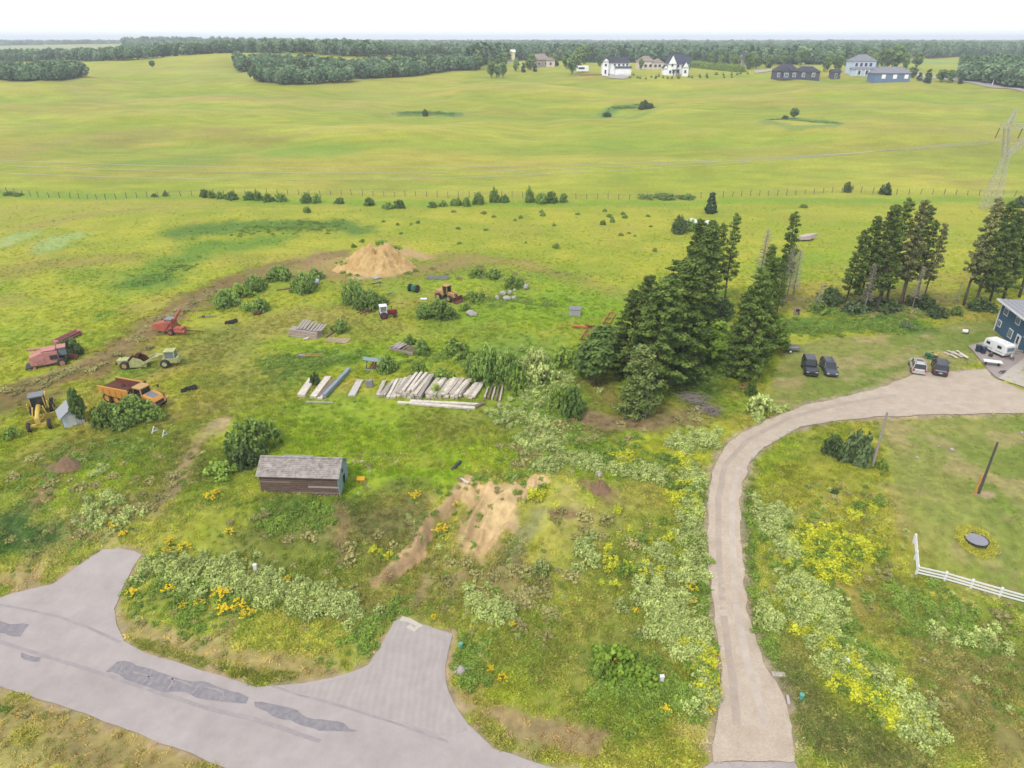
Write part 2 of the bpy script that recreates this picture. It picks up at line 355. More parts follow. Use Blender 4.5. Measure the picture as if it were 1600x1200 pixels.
def leaf_mat(name, c_lo, c_hi, tint_obj=True, trans=.3, gain=1.85):
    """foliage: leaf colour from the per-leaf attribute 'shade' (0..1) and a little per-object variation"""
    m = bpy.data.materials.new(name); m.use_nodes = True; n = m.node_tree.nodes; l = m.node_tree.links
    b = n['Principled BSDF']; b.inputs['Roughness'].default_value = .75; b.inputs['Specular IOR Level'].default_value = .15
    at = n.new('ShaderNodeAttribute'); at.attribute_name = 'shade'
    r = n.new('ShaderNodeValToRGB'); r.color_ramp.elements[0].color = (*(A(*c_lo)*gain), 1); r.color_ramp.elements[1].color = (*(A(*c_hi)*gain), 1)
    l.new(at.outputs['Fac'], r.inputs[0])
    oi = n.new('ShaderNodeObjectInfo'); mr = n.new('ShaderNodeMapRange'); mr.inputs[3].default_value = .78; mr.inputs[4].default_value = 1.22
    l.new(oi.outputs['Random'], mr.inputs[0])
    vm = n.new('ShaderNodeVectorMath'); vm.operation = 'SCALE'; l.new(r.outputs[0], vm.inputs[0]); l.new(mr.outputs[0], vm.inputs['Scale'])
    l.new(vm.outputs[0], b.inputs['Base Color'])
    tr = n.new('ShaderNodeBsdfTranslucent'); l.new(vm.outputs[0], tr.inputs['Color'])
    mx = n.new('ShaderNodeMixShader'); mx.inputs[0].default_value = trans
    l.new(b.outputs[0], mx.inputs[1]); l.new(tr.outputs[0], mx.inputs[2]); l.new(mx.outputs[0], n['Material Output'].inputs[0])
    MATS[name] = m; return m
# ------------------------------------------------------------------ mesh helpers
class MB:
    def __init__(s): s.v = []; s.f = []
    def add(s, vs, fs):
        o = len(s.v); s.v += [tuple(v) for v in vs]; s.f += [tuple(i+o for i in f) for f in fs]; return s
    def box(s, c, d, rz=0, taper=(1, 1), ry=0, rx=0, shift=(0, 0)):
        x, y, z = d[0]/2, d[1]/2, d[2]/2; vs = []
        for sz in (-1, 1):
            tx, ty = taper if sz > 0 else (1, 1); hx, hy = (shift if sz > 0 else (0, 0))
            for a, b in ((-1, -1), (1, -1), (1, 1), (-1, 1)): vs.append(Vector((a*x*tx+hx, b*y*ty+hy, sz*z)))
        if rz or ry or rx:
            mt = Matrix.Rotation(rz, 3, 'Z') @ Matrix.Rotation(ry, 3, 'Y') @ Matrix.Rotation(rx, 3, 'X'); vs = [mt @ v for v in vs]
        c = Vector(c)
        return s.add([v+c for v in vs], [(3, 2, 1, 0), (4, 5, 6, 7), (0, 1, 5, 4), (1, 2, 6, 5), (2, 3, 7, 6), (3, 0, 4, 7)])
    def bar(s, p, q, w, h=None, up=(0, 0, 1)):
        p, q = Vector(p), Vector(q); h = h or w; d = (q-p); L = d.length
        if L < 1e-6: return s
        d.normalize(); u = Vector(up)
        if abs(d.dot(u)) > .98: u = Vector((1, 0, 0))
        sx_ = d.cross(u).normalized(); uz = sx_.cross(d)
        vs = [p+sx_*a*w/2+uz*b*h/2 for a, b in ((-1, -1), (1, -1), (1, 1), (-1, 1))]+[q+sx_*a*w/2+uz*b*h/2 for a, b in ((-1, -1), (1, -1), (1, 1), (-1, 1))]
        return s.add(vs, [(0, 1, 2, 3), (7, 6, 5, 4), (0, 4, 5, 1), (1, 5, 6, 2), (2, 6, 7, 3), (3, 7, 4, 0)])
    def tube(s, pts, rs, n=8, cap=True):
        if not hasattr(rs, '__len__'): rs = [rs]*len(pts)
        pts = [Vector(p) for p in pts]; vs = []; k = len(pts)
        for i, p in enumerate(pts):
            d = (pts[min(i+1, k-1)]-pts[max(i-1, 0)]).normalized(); u = Vector((0, 0, 1)) if abs(d.z) < .9 else Vector((1, 0, 0))
            a = d.cross(u).normalized(); b = d.cross(a)
            for j in range(n): t = 2*math.pi*j/n; vs.append(p+(a*math.cos(t)+b*math.sin(t))*rs[i])
        fs = [(i*n+j, i*n+(j+1) % n, (i+1)*n+(j+1) % n, (i+1)*n+j) for i in range(k-1) for j in range(n)]
        if cap: fs += [tuple(range(n-1, -1, -1)), tuple((k-1)*n+j for j in range(n))]
        return s.add(vs, fs)
    def cyl(s, c, r, w, axis='y', n=14, r2=None):
        a = {'x': Vector((1, 0, 0)), 'y': Vector((0, 1, 0)), 'z': Vector((0, 0, 1))}[axis]; c = Vector(c)
        return s.tube([c-a*w/2, c+a*w/2], [r, r if r2 is None else r2], n)
    def wheel(s, c, r, w, n=18):
        a = Vector((0, 1, 0)); c = Vector(c)
        return s.tube([c-a*w/2, c-a*w*.36, c+a*w*.36, c+a*w/2], [r*.86, r, r, r*.86], n)
    def prism(s, prof, y0, y1, sc=1.0, c=(0, 0, 0)):
        """profile in x-z extruded along y; the y1 end can be scaled about c"""
        n = len(prof); vs = [(x, y0, z) for x, z in prof]+[(c[0]+(x-c[0])*sc, y1, c[2]+(z-c[2])*sc) for x, z in prof]
        fs = [tuple(range(n)), tuple(range(2*n-1, n-1, -1))]+[(i, n+i, n+(i+1) % n, (i+1) % n) for i in range(n)]
        return s.add(vs, fs)
    def loft(s, secs):
        """closed cross sections with equal counts"""
        n = len(secs[0]); vs = [p for sec in secs for p in sec]; k = len(secs)
        fs = [(i*n+j, i*n+(j+1) % n, (i+1)*n+(j+1) % n, (i+1)*n+j) for i in range(k-1) for j in range(n)]
        fs += [tuple(range(n-1, -1, -1)), tuple((k-1)*n+j for j in range(n))]
        return s.add(vs, fs)
    def quad(s, a, b, c, d): return s.add([a, b, c, d], [(0, 1, 2, 3)])
    def mesh(s, name, mat, smooth=False):
        me = bpy.data.meshes.new(name); me.from_pydata(s.v, [], s.f); me.materials.append(mat)
        if smooth: me.polygons.foreach_set('use_smooth', [True]*len(me.polygons))
        me.update(); return me
def obj(name, data, parent=None, loc=(0, 0, 0), rot=(0, 0, 0), scale=(1, 1, 1)):
    o = bpy.data.objects.new(name, data); COL.objects.link(o); o.parent = parent
    o.location = loc; o.rotation_euler = rot; o.scale = scale; return o
def part(name, mb, mat, parent, smooth=False, label=None, bevel=0):
    o = obj(name, mb.mesh(name, mat, smooth), parent)
    if label: o['label'] = label
    if bevel:
        b = o.modifiers.new('bevel', 'BEVEL'); b.width = bevel; b.segments = 2; b.limit_method = 'ANGLE'
    return o
def tag(o, label=None, cat=None, group=None, kind=None):
    if label: o['label'] = label
    if cat: o['category'] = cat
    if group: o['group'] = group
    if kind: o['kind'] = kind
    return o
def thing(name, label, cat, loc=(0, 0, 0), rz=0, group=None, scale=1.0):
    o = obj(name, None, None, loc, (0, 0, rz), (scale,)*3); o.empty_display_size = .2
    return tag(o, label, cat, group)
def dup(root, loc, rz=0, label=None, group=None, scale=None, tilt=(0, 0)):
    r = root.copy(); COL.objects.link(r); r.location = loc; r.rotation_euler = (tilt[0], tilt[1], rz)
    if scale is not None: r.scale = scale if hasattr(scale, '__len__') else (scale,)*3
    if label: r['label'] = label
    if group: r['group'] = group
    for ch in root.children:
        c = ch.copy(); COL.objects.link(c); c.parent = r
        for g in ch.children: d = g.copy(); COL.objects.link(d); d.parent = c
    return r
def yaw(p, q): return math.atan2(q.y-p.y, q.x-p.x)

# ------------------------------------------------------------------ the ground
def build_ground():
    rows = np.concatenate([[-260, -120, -40, 0, 10, 16], np.exp(np.linspace(math.log(20), math.log(130), 560)), np.exp(np.linspace(math.log(130.6), math.log(560), 330)), np.exp(np.linspace(math.log(566), math.log(2500), 110)), [3200, 4200, 6000, 8500]])
    s = np.concatenate([[-8, -4, -2.2, -1.5, -1.15], np.linspace(-1.0, 1.0, 800), [1.15, 1.5, 2.2, 4, 8]])
    Yg = np.repeat(rows[:, None], len(s), 1); Xg = s[None, :]*(.76*np.maximum(Yg, 0)+17+np.clip(-Yg, 0, 300)*.3)
    z = hfull(Xg, Yg); c = gcolor(Xg.ravel(), Yg.ravel())
    nr, nc = Yg.shape
    me = bpy.data.meshes.new('ground'); me.vertices.add(nr*nc)
    me.vertices.foreach_set('co', np.stack([Xg, Yg, z], -1).ravel().astype(np.float32))
    i = np.arange(nr-1)[:, None]*nc+np.arange(nc-1)[None, :]
    q = np.stack([i, i+1, i+1+nc, i+nc], -1).reshape(-1, 4); nq = len(q)
    me.loops.add(nq*4); me.loops.foreach_set('vertex_index', q.ravel().astype(np.int32))
    me.polygons.add(nq); me.polygons.foreach_set('loop_start', np.arange(0, nq*4, 4, dtype=np.int32)); me.polygons.foreach_set('loop_total', np.full(nq, 4, np.int32))
    me.polygons.foreach_set('use_smooth', np.ones(nq, bool)); me.update()
    at = me.attributes.new('ground_colour', 'FLOAT_COLOR', 'POINT'); at.data.foreach_set('color', np.concatenate([c, np.ones((len(c), 1))], 1).ravel().astype(np.float32))
    m = attr_mat('meadow', 'ground_colour', nscale=1.3, namt=.30, bump=.55, bdist=.25)
    # a second, coarser mottling for the far fields
    n = m.node_tree.nodes; l = m.node_tree.links
    nz = [k for k in n if k.type == 'TEX_NOISE'][0]; nz.inputs['Detail'].default_value = 9
    n2 = n.new('ShaderNodeTexNoise'); n2.inputs['Scale'].default_value = .11; n2.inputs['Detail'].default_value = 7; n2.inputs['Roughness'].default_value = .75
    mp = n.new('ShaderNodeMapping'); mp.inputs['Scale'].default_value = (.6, 1.6, 1); tc = [k for k in n if k.type == 'TEX_COORD'][0]
    l.new(tc.outputs['Object'], mp.inputs[0]); l.new(mp.outputs[0], n2.inputs[0])
    r = n.new('ShaderNodeValToRGB'); r.color_ramp.elements[0].position = .35; r.color_ramp.elements[1].position = .66
    r.color_ramp.elements[0].color = (.84, .92, .82, 1); r.color_ramp.elements[1].color = (1.13, 1.04, 1.12, 1)
    l.new(n2.outputs[0], r.inputs[0])
    vm = [k for k in n if k.type == 'VECT_MATH'][0]; v2 = n.new('ShaderNodeVectorMath'); v2.operation = 'MULTIPLY'
    l.new(vm.outputs[0], v2.inputs[0]); l.new(r.outputs[0], v2.inputs[1]); l.new(v2.outputs[0], n['Principled BSDF'].inputs['Base Color'])
    me.materials.append(m)
    o = obj('ground', me); tag(o, kind='structure'); return o
build_ground()

def sheet(name, poly, mat, dz, step=1.2, jit=0.0, hf=hfull, parent=None, smooth=True, res=.5):
    """surface sheet that follows the ground inside a world polygon"""
    pts = []
    n = len(poly)
    for i in range(n):
        a = Vector(poly[i][:2]); b = Vector(poly[(i+1) % n][:2]); k = max(1, int((b-a).length/res))
        for j in range(k):
            p = a.lerp(b, j/k); pts.append(p)
    if jit:
        X = np.array([p.x for p in pts]); Y = np.array([p.y for p in pts])
        jx = (fbm(X, Y, 1.5, 201, 3)-.5)*jit*2.4; jy = (fbm(X, Y, 1.5, 202, 3)-.5)*jit*2.4
        pts = [Vector((p.x+jx[i], p.y+jy[i])) for i, p in enumerate(pts)]
    ne = len(pts); edges = [(i, (i+1) % ne) for i in range(ne)]
    xs = [p.x for p in pts]; ys = [p.y for p in pts]
    gx, gy = np.meshgrid(np.arange(min(xs)+.37, max(xs), step), np.arange(min(ys)+.41, max(ys), step)); gx = gx.ravel(); gy = gy.ravel()
    d = polydist(gx, gy, [(p.x, p.y) for p in pts]); k = d < -.35*step
    allp = pts+[Vector((float(a), float(b))) for a, b in zip(gx[k], gy[k])]
    vo, eo, fo, *_ = delaunay_2d_cdt(allp, edges, [list(range(ne))], 1, 1e-4)
    V = np.array([(v.x, v.y) for v in vo]); z = hf(V[:, 0], V[:, 1])+dz
    me = bpy.data.meshes.new(name); me.from_pydata([(V[i, 0], V[i, 1], z[i]) for i in range(len(V))], [], [tuple(f) for f in fo]); me.materials.append(mat)
    if smooth: me.polygons.foreach_set('use_smooth', [True]*len(me.polygons))
    me.update()
    if me.polygons and me.polygons[0].normal.z < 0: me.flip_normals()
    return obj(name, me, parent)
def P(pix): return world_poly(pix)
asph = M('asphalt', (208, 198, 194), .95, (184, 173, 169), .9, .5, .4)
n = asph.node_tree.nodes; l = asph.node_tree.links
f2 = n.new('ShaderNodeTexNoise'); f2.inputs['Scale'].default_value = 14; f2.inputs['Detail'].default_value = 4
l.new([k for k in n if k.type == 'TEX_COORD'][0].outputs['Object'], f2.inputs[0])
mr = n.new('ShaderNodeMapRange'); mr.inputs[3].default_value = .86; mr.inputs[4].default_value = 1.14; l.new(f2.outputs[0], mr.inputs[0])
vm = n.new('ShaderNodeVectorMath'); vm.operation = 'SCALE'; l.new([k for k in n if k.type == 'VALTORGB'][0].outputs[0], vm.inputs[0]); l.new(mr.outputs[0], vm.inputs['Scale']); l.new(vm.outputs[0], n['Principled BSDF'].inputs['Base Color'])
grav = M('gravel_fines', (228, 211, 190), .95, (200, 180, 158), .9, .6, .5)
n = grav.node_tree.nodes; l = grav.node_tree.links; f3 = n.new('ShaderNodeTexNoise'); f3.inputs['Scale'].default_value = 7; f3.inputs['Detail'].default_value = 5; f3.inputs['Roughness'].default_value = .8
l.new([k for k in n if k.type == 'TEX_COORD'][0].outputs['Object'], f3.inputs[0]); mr = n.new('ShaderNodeMapRange'); mr.inputs[1].default_value = .3; mr.inputs[2].default_value = .7; mr.inputs[3].default_value = .8; mr.inputs[4].default_value = 1.2; l.new(f3.outputs[0], mr.inputs[0])
vm = n.new('ShaderNodeVectorMath'); vm.operation = 'SCALE'; l.new([k for k in n if k.type == 'VALTORGB'][0].outputs[0], vm.inputs[0]); l.new(mr.outputs[0], vm.inputs['Scale']); l.new(vm.outputs[0], n['Principled BSDF'].inputs['Base Color'])
tag(sheet('main_road', ROADW, asph, .05, 1.0, .10), kind='structure')
tag(sheet('driveway', DRIVEW, grav, .09, 1.0, .28), kind='structure')
tag(sheet('patio', PATIOW, M('patio_paving', (196, 182, 178), .9, (176, 160, 152), .7, 1.5, .2), .12, 1.5, .05), kind='structure')
slab = sheet('concrete_pad', P([(1560, 592), (1600, 560), (1700, 560), (1750, 640), (1690, 636), (1600, 606)]), M('concrete', (224, 214, 200), .85, (206, 196, 184), .6, 1.2, .15), .16, 2.0, 0); tag(slab, kind='structure')
# road patches, seams and wheel tracks: thin sheets above the asphalt
patchm = M('patch_asphalt', (140, 137, 144), .95, (180, 173, 174), 1.0, 2.6, .5); seam = M('seam_sealant', (172, 163, 164), .9, (196, 186, 184), 1.0, 1.2)
for k, pp in enumerate([[(165, 1048), (182, 1034), (205, 1038), (255, 1052), (300, 1062), (345, 1074), (390, 1087), (385, 1098), (360, 1096), (300, 1084), (250, 1084), (200, 1064)],
           [(-40, 962), (0, 970), (42, 978), (30, 996), (12, 994), (-40, 986)], [(32, 1022), (62, 1026), (60, 1034), (30, 1030)],
           [(400, 1093), (440, 1104), (480, 1118), (540, 1130), (560, 1142), (500, 1140), (440, 1126), (400, 1106)]]):
    tag(sheet('asphalt_patch', P(pp), patchm, .062, .8, .30), ['long cracked grey repair patch along the road centre between the two aprons', 'square grey repair patch at the left edge of the photo on the road', 'smallest grey repair patch on the road below the left apron', 'grey repair patch on the road in front of the ridged apron'][k], 'road patch')
def ribbon(pix, w, name='seam', mat=seam, dz=.066, jit=.04):
    w_ = P(pix); L = []; Rr = []
    for i, p in enumerate(w_):
        a = Vector(w_[max(i-1, 0)]); b = Vector(w_[min(i+1, len(w_)-1)]); d = (b-a).normalized(); nn = Vector((-d.y, d.x))
        L.append(Vector(p)+nn*w/2); Rr.append(Vector(p)-nn*w/2)
    return sheet(name, [tuple(p) for p in L+Rr[::-1]], mat, dz, 3, jit)
tag(ribbon([(-60, 930), (0, 945), (45, 953), (90, 963), (135, 979), (187, 1003)], .22, 'road_seam'), 'dark seam where the left apron meets the road', 'road seam')
tag(ribbon([(-60, 990), (0, 1003), (80, 1028), (165, 1054), (250, 1083), (330, 1108), (400, 1124), (500, 1158)], .30, 'road_seam'), 'long dark seam along the middle of the asphalt road', 'road seam')
tag(ribbon([(426, 1072), (470, 1086), (530, 1102), (620, 1130), (700, 1158)], .16, 'road_seam'), 'dark seam where the ridged apron meets the road', 'road seam')
rid = M('ridged_asphalt', (206, 196, 191), .95, (186, 175, 171), .9, .9, .3)
n = rid.node_tree.nodes; l = rid.node_tree.links; wv = n.new('ShaderNodeTexWave'); wv.inputs['Scale'].default_value = .55; wv.inputs['Distortion'].default_value = 5; wv.inputs['Detail'].default_value = 3; wv.inputs['Detail Scale'].default_value = .6; wv.bands_direction = 'X'
l.new([k for k in n if k.type == 'TEX_COORD'][0].outputs['Object'], wv.inputs[0]); mr = n.new('ShaderNodeMapRange'); mr.inputs[3].default_value = .965; mr.inputs[4].default_value = 1.03; l.new(wv.outputs['Fac'], mr.inputs[0])
vm = n.new('ShaderNodeVectorMath'); vm.operation = 'SCALE'; l.new([k for k in n if k.type == 'VALTORGB'][0].outputs[0], vm.inputs[0]); l.new(mr.outputs[0], vm.inputs['Scale']); l.new(vm.outputs[0], n['Principled BSDF'].inputs['Base Color'])
tag(sheet('apron', P([(604, 1000), (620, 975), (629, 967), (650, 974), (680, 983), (702, 991), (696, 1018), (690, 1045), (691, 1068), (700, 1092), (714, 1114), (730, 1140), (700, 1150), (620, 1126), (530, 1099), (470, 1082), (440, 1075), (480, 1070), (530, 1060), (560, 1052), (582, 1038), (596, 1018)]), rid, .056, .9, .06), kind='structure')
trk = M('wheel_track', (228, 214, 198), .95, (200, 184, 168), .9, .8, .3); trd = M('damp_track', (212, 196, 180), .95, (186, 168, 152), .9, .8, .3)
tag(ribbon([(1196, 1133), (1178, 1070), (1160, 1000), (1148, 920), (1144, 840), (1143, 780), (1154, 733), (1190, 698), (1250, 664), (1330, 645), (1420, 635), (1500, 628)], .6, 'wheel_track', trk, .094, .10), kind='structure')
tag(ribbon([(1150, 1133), (1146, 1070), (1136, 1000), (1127, 920), (1122, 840), (1122, 780), (1132, 728), (1168, 688), (1230, 654), (1320, 630), (1400, 618)], .6, 'wheel_track', trd, .094, .10), kind='structure')
for a_, b_ in (((208, 1050), (238, 1060)), ((238, 1045), (225, 1066)), ((270, 1058), (262, 1078)), ((262, 1058), (300, 1072)), ((310, 1070), (300, 1084)), ((320, 1073), (350, 1082)), ((350, 1082), (344, 1094)), ((190, 1040), (182, 1054))):
    tag(ribbon([a_, ((a_[0]+b_[0])/2+3, (a_[1]+b_[1])/2-1), b_], .12, 'crack_fill', seam, .070, .08), kind='structure')
tag(ribbon([(628, 966), (642, 969), (654, 977), (648, 985), (640, 978)], .5, 'sand_wash', M('sand_wash', (232, 222, 204), .95), .064, .25), kind='structure')
# far road with verge
sheet('far_road', [tuple(gpb(u, v)[:2]) for u, v in [(1395, 108), (1425, 110), (1440, 116), (1480, 121), (1520, 126), (1600, 139), (1700, 157), (1700, 164), (1600, 144), (1520, 131), (1470, 124), (1425, 118)]], M('far_asphalt', (206, 196, 190), .9), .25, 12, .3, hf=hbase)['kind'] = 'structure'
# culvert end slabs and edge stones
cs = M('culvert_concrete', (222, 210, 202), .85, (196, 184, 176), .6, 3)
p = gp(1216, 1055); t = thing('culvert_slab', 'flat pale concrete slab across the driveway edge beside the pale weeds', 'concrete slab', p, -.08); mb = MB(); mb.box((0, 0, .06), (1.0, .45, .16)); part('slab', mb, cs, t)
p = gp(1231, 1096); t = thing('kerb_block', 'short upright concrete block at the lower right corner of the gravel driveway', 'concrete block', p, 1.35); mb = MB(); mb.box((0, 0, .1), (.8, .2, .24)); part('block', mb, cs, t)

# ------------------------------------------------------------------ foliage builders
def leaf_mesh(name, cen, nor, size, shade, mat, aspect=1.0):
    """many small leaf quads: centres, normals, sizes, shade values"""
    N = len(cen); nor = nor/np.linalg.norm(nor, axis=1, keepdims=True)
    a = np.cross(nor, NR.normal(size=(N, 3))); a /= np.linalg.norm(a, axis=1, keepdims=True)+1e-9; b = np.cross(nor, a)
    s = size[:, None]; v = np.stack([cen-a*s-b*s*aspect, cen+a*s-b*s*aspect*.7, cen+a*s*.8+b*s*aspect, cen-a*s*.7+b*s*aspect*.8], 1).reshape(-1, 3)
    me = bpy.data.meshes.new(name); me.vertices.add(N*4); me.vertices.foreach_set('co', v.ravel().astype(np.float32))
    me.loops.add(N*4); me.loops.foreach_set('vertex_index', np.arange(N*4, dtype=np.int32))
    me.polygons.add(N); me.polygons.foreach_set('loop_start', np.arange(0, N*4, 4, dtype=np.int32)); me.polygons.foreach_set('loop_total', np.full(N, 4, np.int32)); me.update()
    at = me.attributes.new('shade', 'FLOAT', 'POINT'); at.data.foreach_set('value', np.repeat(np.clip(shade, 0, 1), 4).astype(np.float32))
    me.materials.append(mat); return me
def sphere_pts(n):
    d = NR.normal(size=(n, 3)); return d/np.linalg.norm(d, axis=1, keepdims=True)
def clumps(n_cl, per, env, leaf, cl_r, flat=.8):
    """leaf clumps whose centres come from env(n) -> (n,3)"""
    c = env(n_cl); k = np.repeat(np.arange(n_cl), per); d = sphere_pts(len(k))
    rr = (NR.random(len(k))**.45)*np.repeat(cl_r*(.6+.8*NR.random(n_cl)), per)
    p = c[k]+d*rr[:, None]*np.array([1, 1, flat]); nr = d*.9+NR.normal(size=d.shape)*.45+np.array([0, 0, .55])
    sh = np.repeat(NR.random(n_cl), per)*.65+NR.random(len(k))*.35
    return p, nr, leaf*(.6+.8*NR.random(len(k))), sh
def env_dome(w=1., h=1., low=.05):
    def f(n):
        d = sphere_pts(n); r = NR.random(n)**.38; d = d*r[:, None]; d[:, 2] = np.abs(d[:, 2]) if low > 0 else d[:, 2]
        lob = 1+.22*np.sin(np.arctan2(d[:, 1], d[:, 0])*3+1)+.14*np.sin(np.arctan2(d[:, 1], d[:, 0])*5)
        return np.stack([d[:, 0]*w*lob, d[:, 1]*w*lob, low*h+d[:, 2]*h*.92], 1)
    return f
GL = 1.0
L_WILLOW = leaf_mat('willow_leaf', (76, 104, 46), (146, 170, 84), gain=2.2); L_PINE = leaf_mat('pine_needles', (60, 84, 36), (120, 138, 62), trans=.25, gain=2.0); L_SPRUCE = leaf_mat('spruce_needles', (70, 94, 44), (140, 152, 84), trans=.2, gain=2.0)
L_ASPEN = leaf_mat('aspen_leaf', (80, 112, 52), (132, 156, 80), gain=1.7); L_ASPEN2 = leaf_mat('poplar_leaf', (92, 120, 66), (144, 162, 100), gain=1.7); L_DARK = leaf_mat('dark_bush_leaf', (58, 76, 44), (104, 124, 70))
L_FSPR = leaf_mat('far_spruce_needles', (52, 76, 52), (90, 116, 76), trans=.1); L_BRIGHT = leaf_mat('bright_leaf', (104, 144, 46), (166, 192, 76), gain=1.5); L_PALE = leaf_mat('clover_leaf', (118, 142, 64), (206, 214, 138), gain=2.05)
L_YEL = leaf_mat('yellow_blossom', (178, 186, 48), (230, 230, 76), gain=1.8); L_ORG = leaf_mat('tansy_blossom', (214, 176, 20), (246, 220, 50), gain=1.9); L_WEED = leaf_mat('weed_leaf', (96, 130, 50), (160, 182, 80), gain=1.8); L_GREY = leaf_mat('grey_needles', (140, 132, 122), (186, 176, 164), trans=0)
L_BLUE = leaf_mat('bluish_leaf', (84, 110, 70), (140, 160, 104), gain=1.6); L_DULL = leaf_mat('sparse_needles', (82, 92, 54), (146, 146, 90), trans=.15)
BARK = M('bark', (122, 108, 94), .95, (92, 76, 62), .8, 3, .4); PBARK = M('pale_bark', (176, 166, 150), .9, (130, 118, 104), .8, 3, .3); DEADW = M('dead_wood', (182, 172, 160), .9, (140, 130, 120), .8, 3, .3)

def bush_mesh(i, mat, n=90, per=16, w=1., h=.9, leaf=.075, clr=.24):
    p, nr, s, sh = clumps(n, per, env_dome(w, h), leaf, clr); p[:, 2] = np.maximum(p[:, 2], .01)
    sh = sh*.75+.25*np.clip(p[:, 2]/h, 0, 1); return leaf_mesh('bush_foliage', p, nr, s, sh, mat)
def bush_stem_mesh(h=.7):
    mb = MB()
    for k in range(6):
        a = k*1.05+R.random(); mb.tube([(0, 0, -.15), (math.cos(a)*.18, math.sin(a)*.18, h*.5), (math.cos(a)*.42, math.sin(a)*.42, h*.95)], [.045, .03, .01], 5, False)
    return mb.mesh('stems', BARK)
BUSHM = {}
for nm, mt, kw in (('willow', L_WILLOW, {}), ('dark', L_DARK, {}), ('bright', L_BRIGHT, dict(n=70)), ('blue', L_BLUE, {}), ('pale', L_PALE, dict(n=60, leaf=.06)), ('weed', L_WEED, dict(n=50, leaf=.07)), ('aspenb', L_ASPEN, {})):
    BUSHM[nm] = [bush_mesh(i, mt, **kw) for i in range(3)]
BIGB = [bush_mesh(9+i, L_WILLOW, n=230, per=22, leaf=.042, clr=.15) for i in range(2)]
STEMM = bush_stem_mesh()
def bush(u, v, wpx, hpx, kind, label, cat='bush', group=None, name='bush', dp=1.0):
    p = gp(u, v); k = ppm(p); w = wpx/k/2; h = hpx/k*.98
    t = thing(name, label, cat, (p.x, p.y+w*dp*.6, float(hfull(p.x, p.y+w*dp*.6))-.05), R.uniform(0, 6), group)
    t.scale = (w/1.12, w*dp/1.12, h)
    big = wpx > 36
    m = R.choice(BIGB) if (big and kind == 'willow') else R.choice(BUSHM[kind])
    obj('foliage', m, t); obj('stem', STEMM, t); return t

def round_tree_meshes(mat, n=60, per=22, hh=1., leaf=.06, trunk=.24, wr=.34, clr=.13, bark=None):
    """unit-height broadleaf tree: crown and trunk"""
    def env(m):
        d = sphere_pts(m); r = NR.random(m)**.36; return np.stack([d[:, 0]*r*wr, d[:, 1]*r*wr, trunk+(1-trunk)*.5+d[:, 2]*r*(1-trunk)*.46], 1)
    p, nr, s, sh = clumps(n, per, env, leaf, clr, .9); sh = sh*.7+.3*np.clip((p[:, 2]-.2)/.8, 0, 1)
    mb = MB(); mb.tube([(0, 0, -.04), (.005, 0, .4), (0, .01, .85)], [.017, .012, .004], 6)
    for k in range(6):
        a = k*1.1; z = .3+k*.07; mb.tube([(0, 0, z), (math.cos(a)*wr*.6, math.sin(a)*wr*.6, z+.16)], [.008, .002], 5, False)
    return leaf_mesh('crown', p, nr, s, sh, mat), mb.mesh('trunk', bark or BARK)
def cone_tree_meshes(mat, n=70, per=20, leaf=.045, wr=.22, base=.06, tip=0.0):
    def env(m):
        z = base+(1-base-tip)*(1-np.sqrt(NR.random(m)))*1.0; r = wr*(1-(z-base)/(1-base))**.85*(.55+.45*NR.random(m)**.5)+.01; a = NR.random(m)*6.283
        return np.stack([np.cos(a)*r, np.sin(a)*r, z], 1)
    p, nr, s, sh = clumps(n, per, env, leaf, .05, .6)
    mb = MB(); mb.tube([(0, 0, -.04), (0, 0, .96)], [.016, .002], 6)
    return leaf_mesh('crown', p, nr, s, sh, mat), mb.mesh('trunk', BARK)
